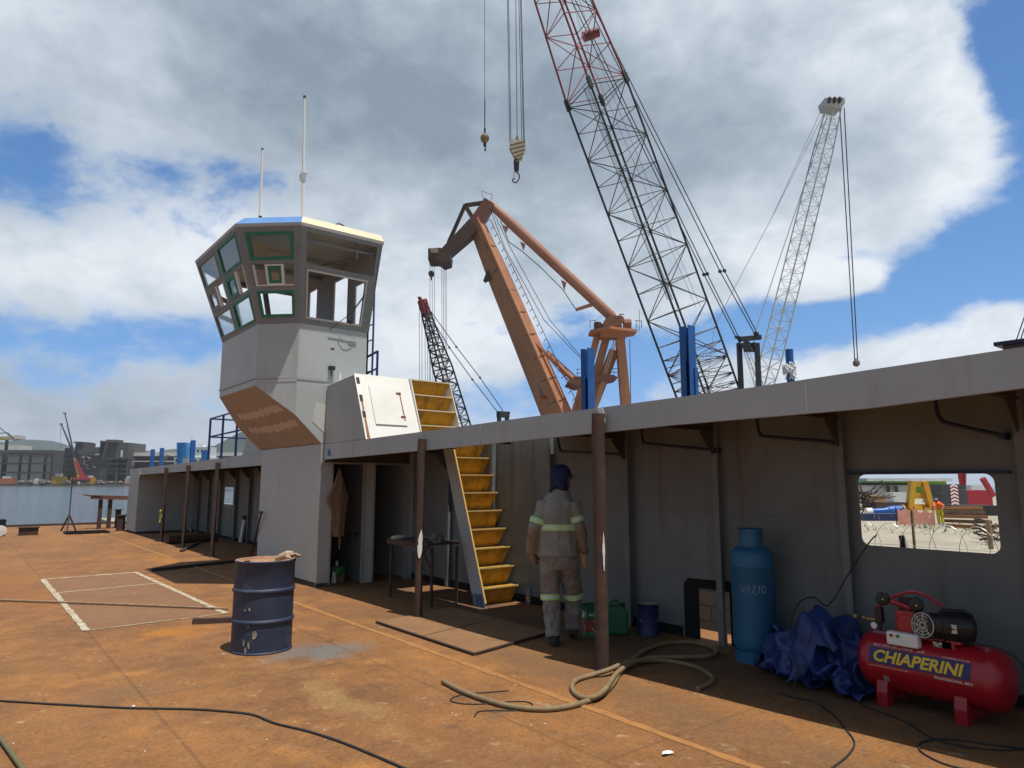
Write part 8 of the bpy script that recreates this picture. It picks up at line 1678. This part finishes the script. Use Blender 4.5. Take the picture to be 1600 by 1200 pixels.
vehicle('orange_float', 'orange float or boat on the quay at the far left edge', 'boat', -4, 21, 744, 751, mat('faded_orange', (.42, .12, .04), .7, var=.1), G2)
vehicle('pink_container', 'pale pink container at the end of the far quay near the deckhouse', 'container', 195, 206, 744, 749.5, mat('pale_pink', (.45, .28, .22), .7), G2)
vehicle('white_van', 'small white van between the orange boat and the yellow truck', 'van', 52, 60, 747.5, 751, WSHED, G2)
gg = random.Random(17)
HEAP = mat('far_scrap_heap', (.10, .085, .075), .9, col2=(.25, .18, .14), scale=.3, thr=(.5, .6), var=.25)
for i, (x0, w) in enumerate(((28, 12), (42, 9), (61, 10), (72, 8), (102, 9), (112, 8), (150, 12), (164, 15), (182, 10))):
    mb = MB(); c = fs(x0 + w / 2, 749, -8 + 2 * (i % 3)); c.z = QZ; W_ = w * DS / FPX
    mb.ico(c, 1, 3, (W_ / 2, 2.5, 1.2 + 1.2 * gg.random()), lambda d: 1 + .5 * noise.noise(d * 2.5 + Vector((i, 0, 0)))); 
    tag(mb.build('scrap_heap', HEAP, loc=c), 'low heap of grey brown scrap along the far quay', 'scrap', 'scrap heaps along the far quay')
for i, x in enumerate((40, 123, 162, 198)):
    c = fs(x, 755, -2.0); mb = MB(); mb.lathe([(.2, -1.2), (1.1, -.8), (1.1, .8), (.2, 1.2)], c, (0, 0, 1), 10); tag(mb.build('quay_fender', PALE, loc=c), 'pale round fender on the far quay wall', 'fender', 'fenders on the far quay wall')
# white ship
DSH = 300
def sp_(px, py, f=0.0): return at(px, py, DSH) + FH * f
ship = thing('white_ship', 'white ship with a light blue tank beyond the far end of the roof', 'ship', sp_(300, 757)); SW = mat('white_ship_paint', (.72, .73, .72), .5, var=.04)
def sbox(px0, px1, pt, pb, dep, m_, name, f=0.0):
    mb = MB(); mb.prism([sp_(px0, pb, f), sp_(px1, pb, f), sp_(px1, pt, f), sp_(px0, pt, f)], FH * dep); return mb.build(name, m_, ship)
sbox(262, 350, 733, 757, 12, CW, 'hull'); sbox(270, 328, 714, 733, 8, SW, 'lower_house', 1); sbox(296, 326, 698, 714, 6, SW, 'upper_house', 2); sbox(304, 312, 694, 698, 4, SW, 'bridge_top', 3)
sbox(277, 292, 691.5, 714, 4, mat('light_blue_tank', (.04, .28, .62), .5, var=.05), 'blue_tank', -.5)
for x in (299, 305, 311, 317, 322): sbox(x, x + 2.6, 702, 706, .2, CW, 'window', 1.9)
for x in (273, 296, 303, 310, 317): sbox(x, x + 2.4, 717.5, 721, .2, CW, 'window', .9)
mb = MB(); mb.tube([sp_(300, 698), sp_(300, 683)], .12, 5); mb.tube([sp_(297, 684), sp_(304, 682)], .1, 5); mb.tube([sp_(286, 691), sp_(285, 687)], .1, 5); mb.build('mast', SW, ship)
mb = MB(); lattice(mb, sp_(256, 727, -3), sp_(269, 710, -3), [(0, 1.3), (1, .8)], 6, .12, .07, 20); mb.build('deck_crane_jib', mat('pale_red_steel', (.6, .35, .3), .6), ship)

# ------------------------------------------------------------------ hills
HILL = mat('forested_hill', (.022, .042, .036), .95, col2=(.034, .055, .043), scale=.012, thr=(.4, .6), bump=1.0, bscale=.03, var=.25)
def hill(name, prof, D, deep, seed):
    n = len(prof) - 1; N_ = 90; vs = []; rows = 14
    def py(x):
        for a, b in zip(prof, prof[1:]):
            if x <= b[0]: t = (x - a[0]) / (b[0] - a[0]); t = t * t * (3 - 2 * t); return a[1] + (b[1] - a[1]) * t
        return prof[-1][1]
    x0, x1 = prof[0][0], prof[-1][0]
    for j in range(rows):
        u = j / (rows - 1)
        for i in range(N_ + 1):
            x = x0 + (x1 - x0) * i / N_; top = at(x, py(x), D); c = at(x, 745, D); hgt = top.z - (-2); prof_ = (u / .63) ** 1.5 if u < .63 else math.cos((u - .63) / .37 * math.pi / 2)
            p = Vector((c.x, c.y, 0)) + FH * (deep * (u - .62)); z = -2 + hgt * prof_ * (1 + .10 * noise.noise(Vector((x * .06 + seed, u * 5, 0))) * (1 if abs(u - .62) > .1 else .25)) + 3.5 * noise.noise(Vector((x * .35, u * 14, seed))) * prof_
            vs.append(Vector((p.x, p.y, z)))
    mb = MB(); w = N_ + 1; mb.add(vs, [(j * w + i, j * w + i + 1, (j + 1) * w + i + 1, (j + 1) * w + i) for j in range(rows - 1) for i in range(N_)])
    kind(mb.build(name, HILL, smooth=80), 'structure')
hill('distant_hills', [(-500, 700), (-60, 693), (0, 688), (28, 684), (48, 684), (62, 687), (85, 697), (110, 700), (150, 699), (200, 701), (240, 706), (262, 700), (290, 698), (330, 694), (420, 690), (600, 720), (700, 746)], 2600, 1500, 1)
hill('near_wooded_hill', [(318, 716), (335, 704), (350, 692), (366, 678), (380, 668), (420, 650), (470, 660), (560, 700), (640, 735)], 1500, 900, 4)

# ------------------------------------------------------------------ sea air
HZM = bpy.data.materials.new('sea_haze'); HZM.use_nodes = True; nt = HZM.node_tree; nt.nodes.clear()
o_ = nt.nodes.new('ShaderNodeOutputMaterial'); v_ = nt.nodes.new('ShaderNodeVolumePrincipled'); v_.inputs['Color'].default_value = (.84, .90, 1.0, 1); v_.inputs['Density'].default_value = .00012; v_.inputs['Anisotropy'].default_value = .2
nt.links.new(v_.outputs[0], o_.inputs['Volume'])
mb = MB(); mb.box((-4500, -1500, -6), (4500, 5500, 330)); hz_ = mb.build('haze', HZM); kind(hz_, 'stuff')
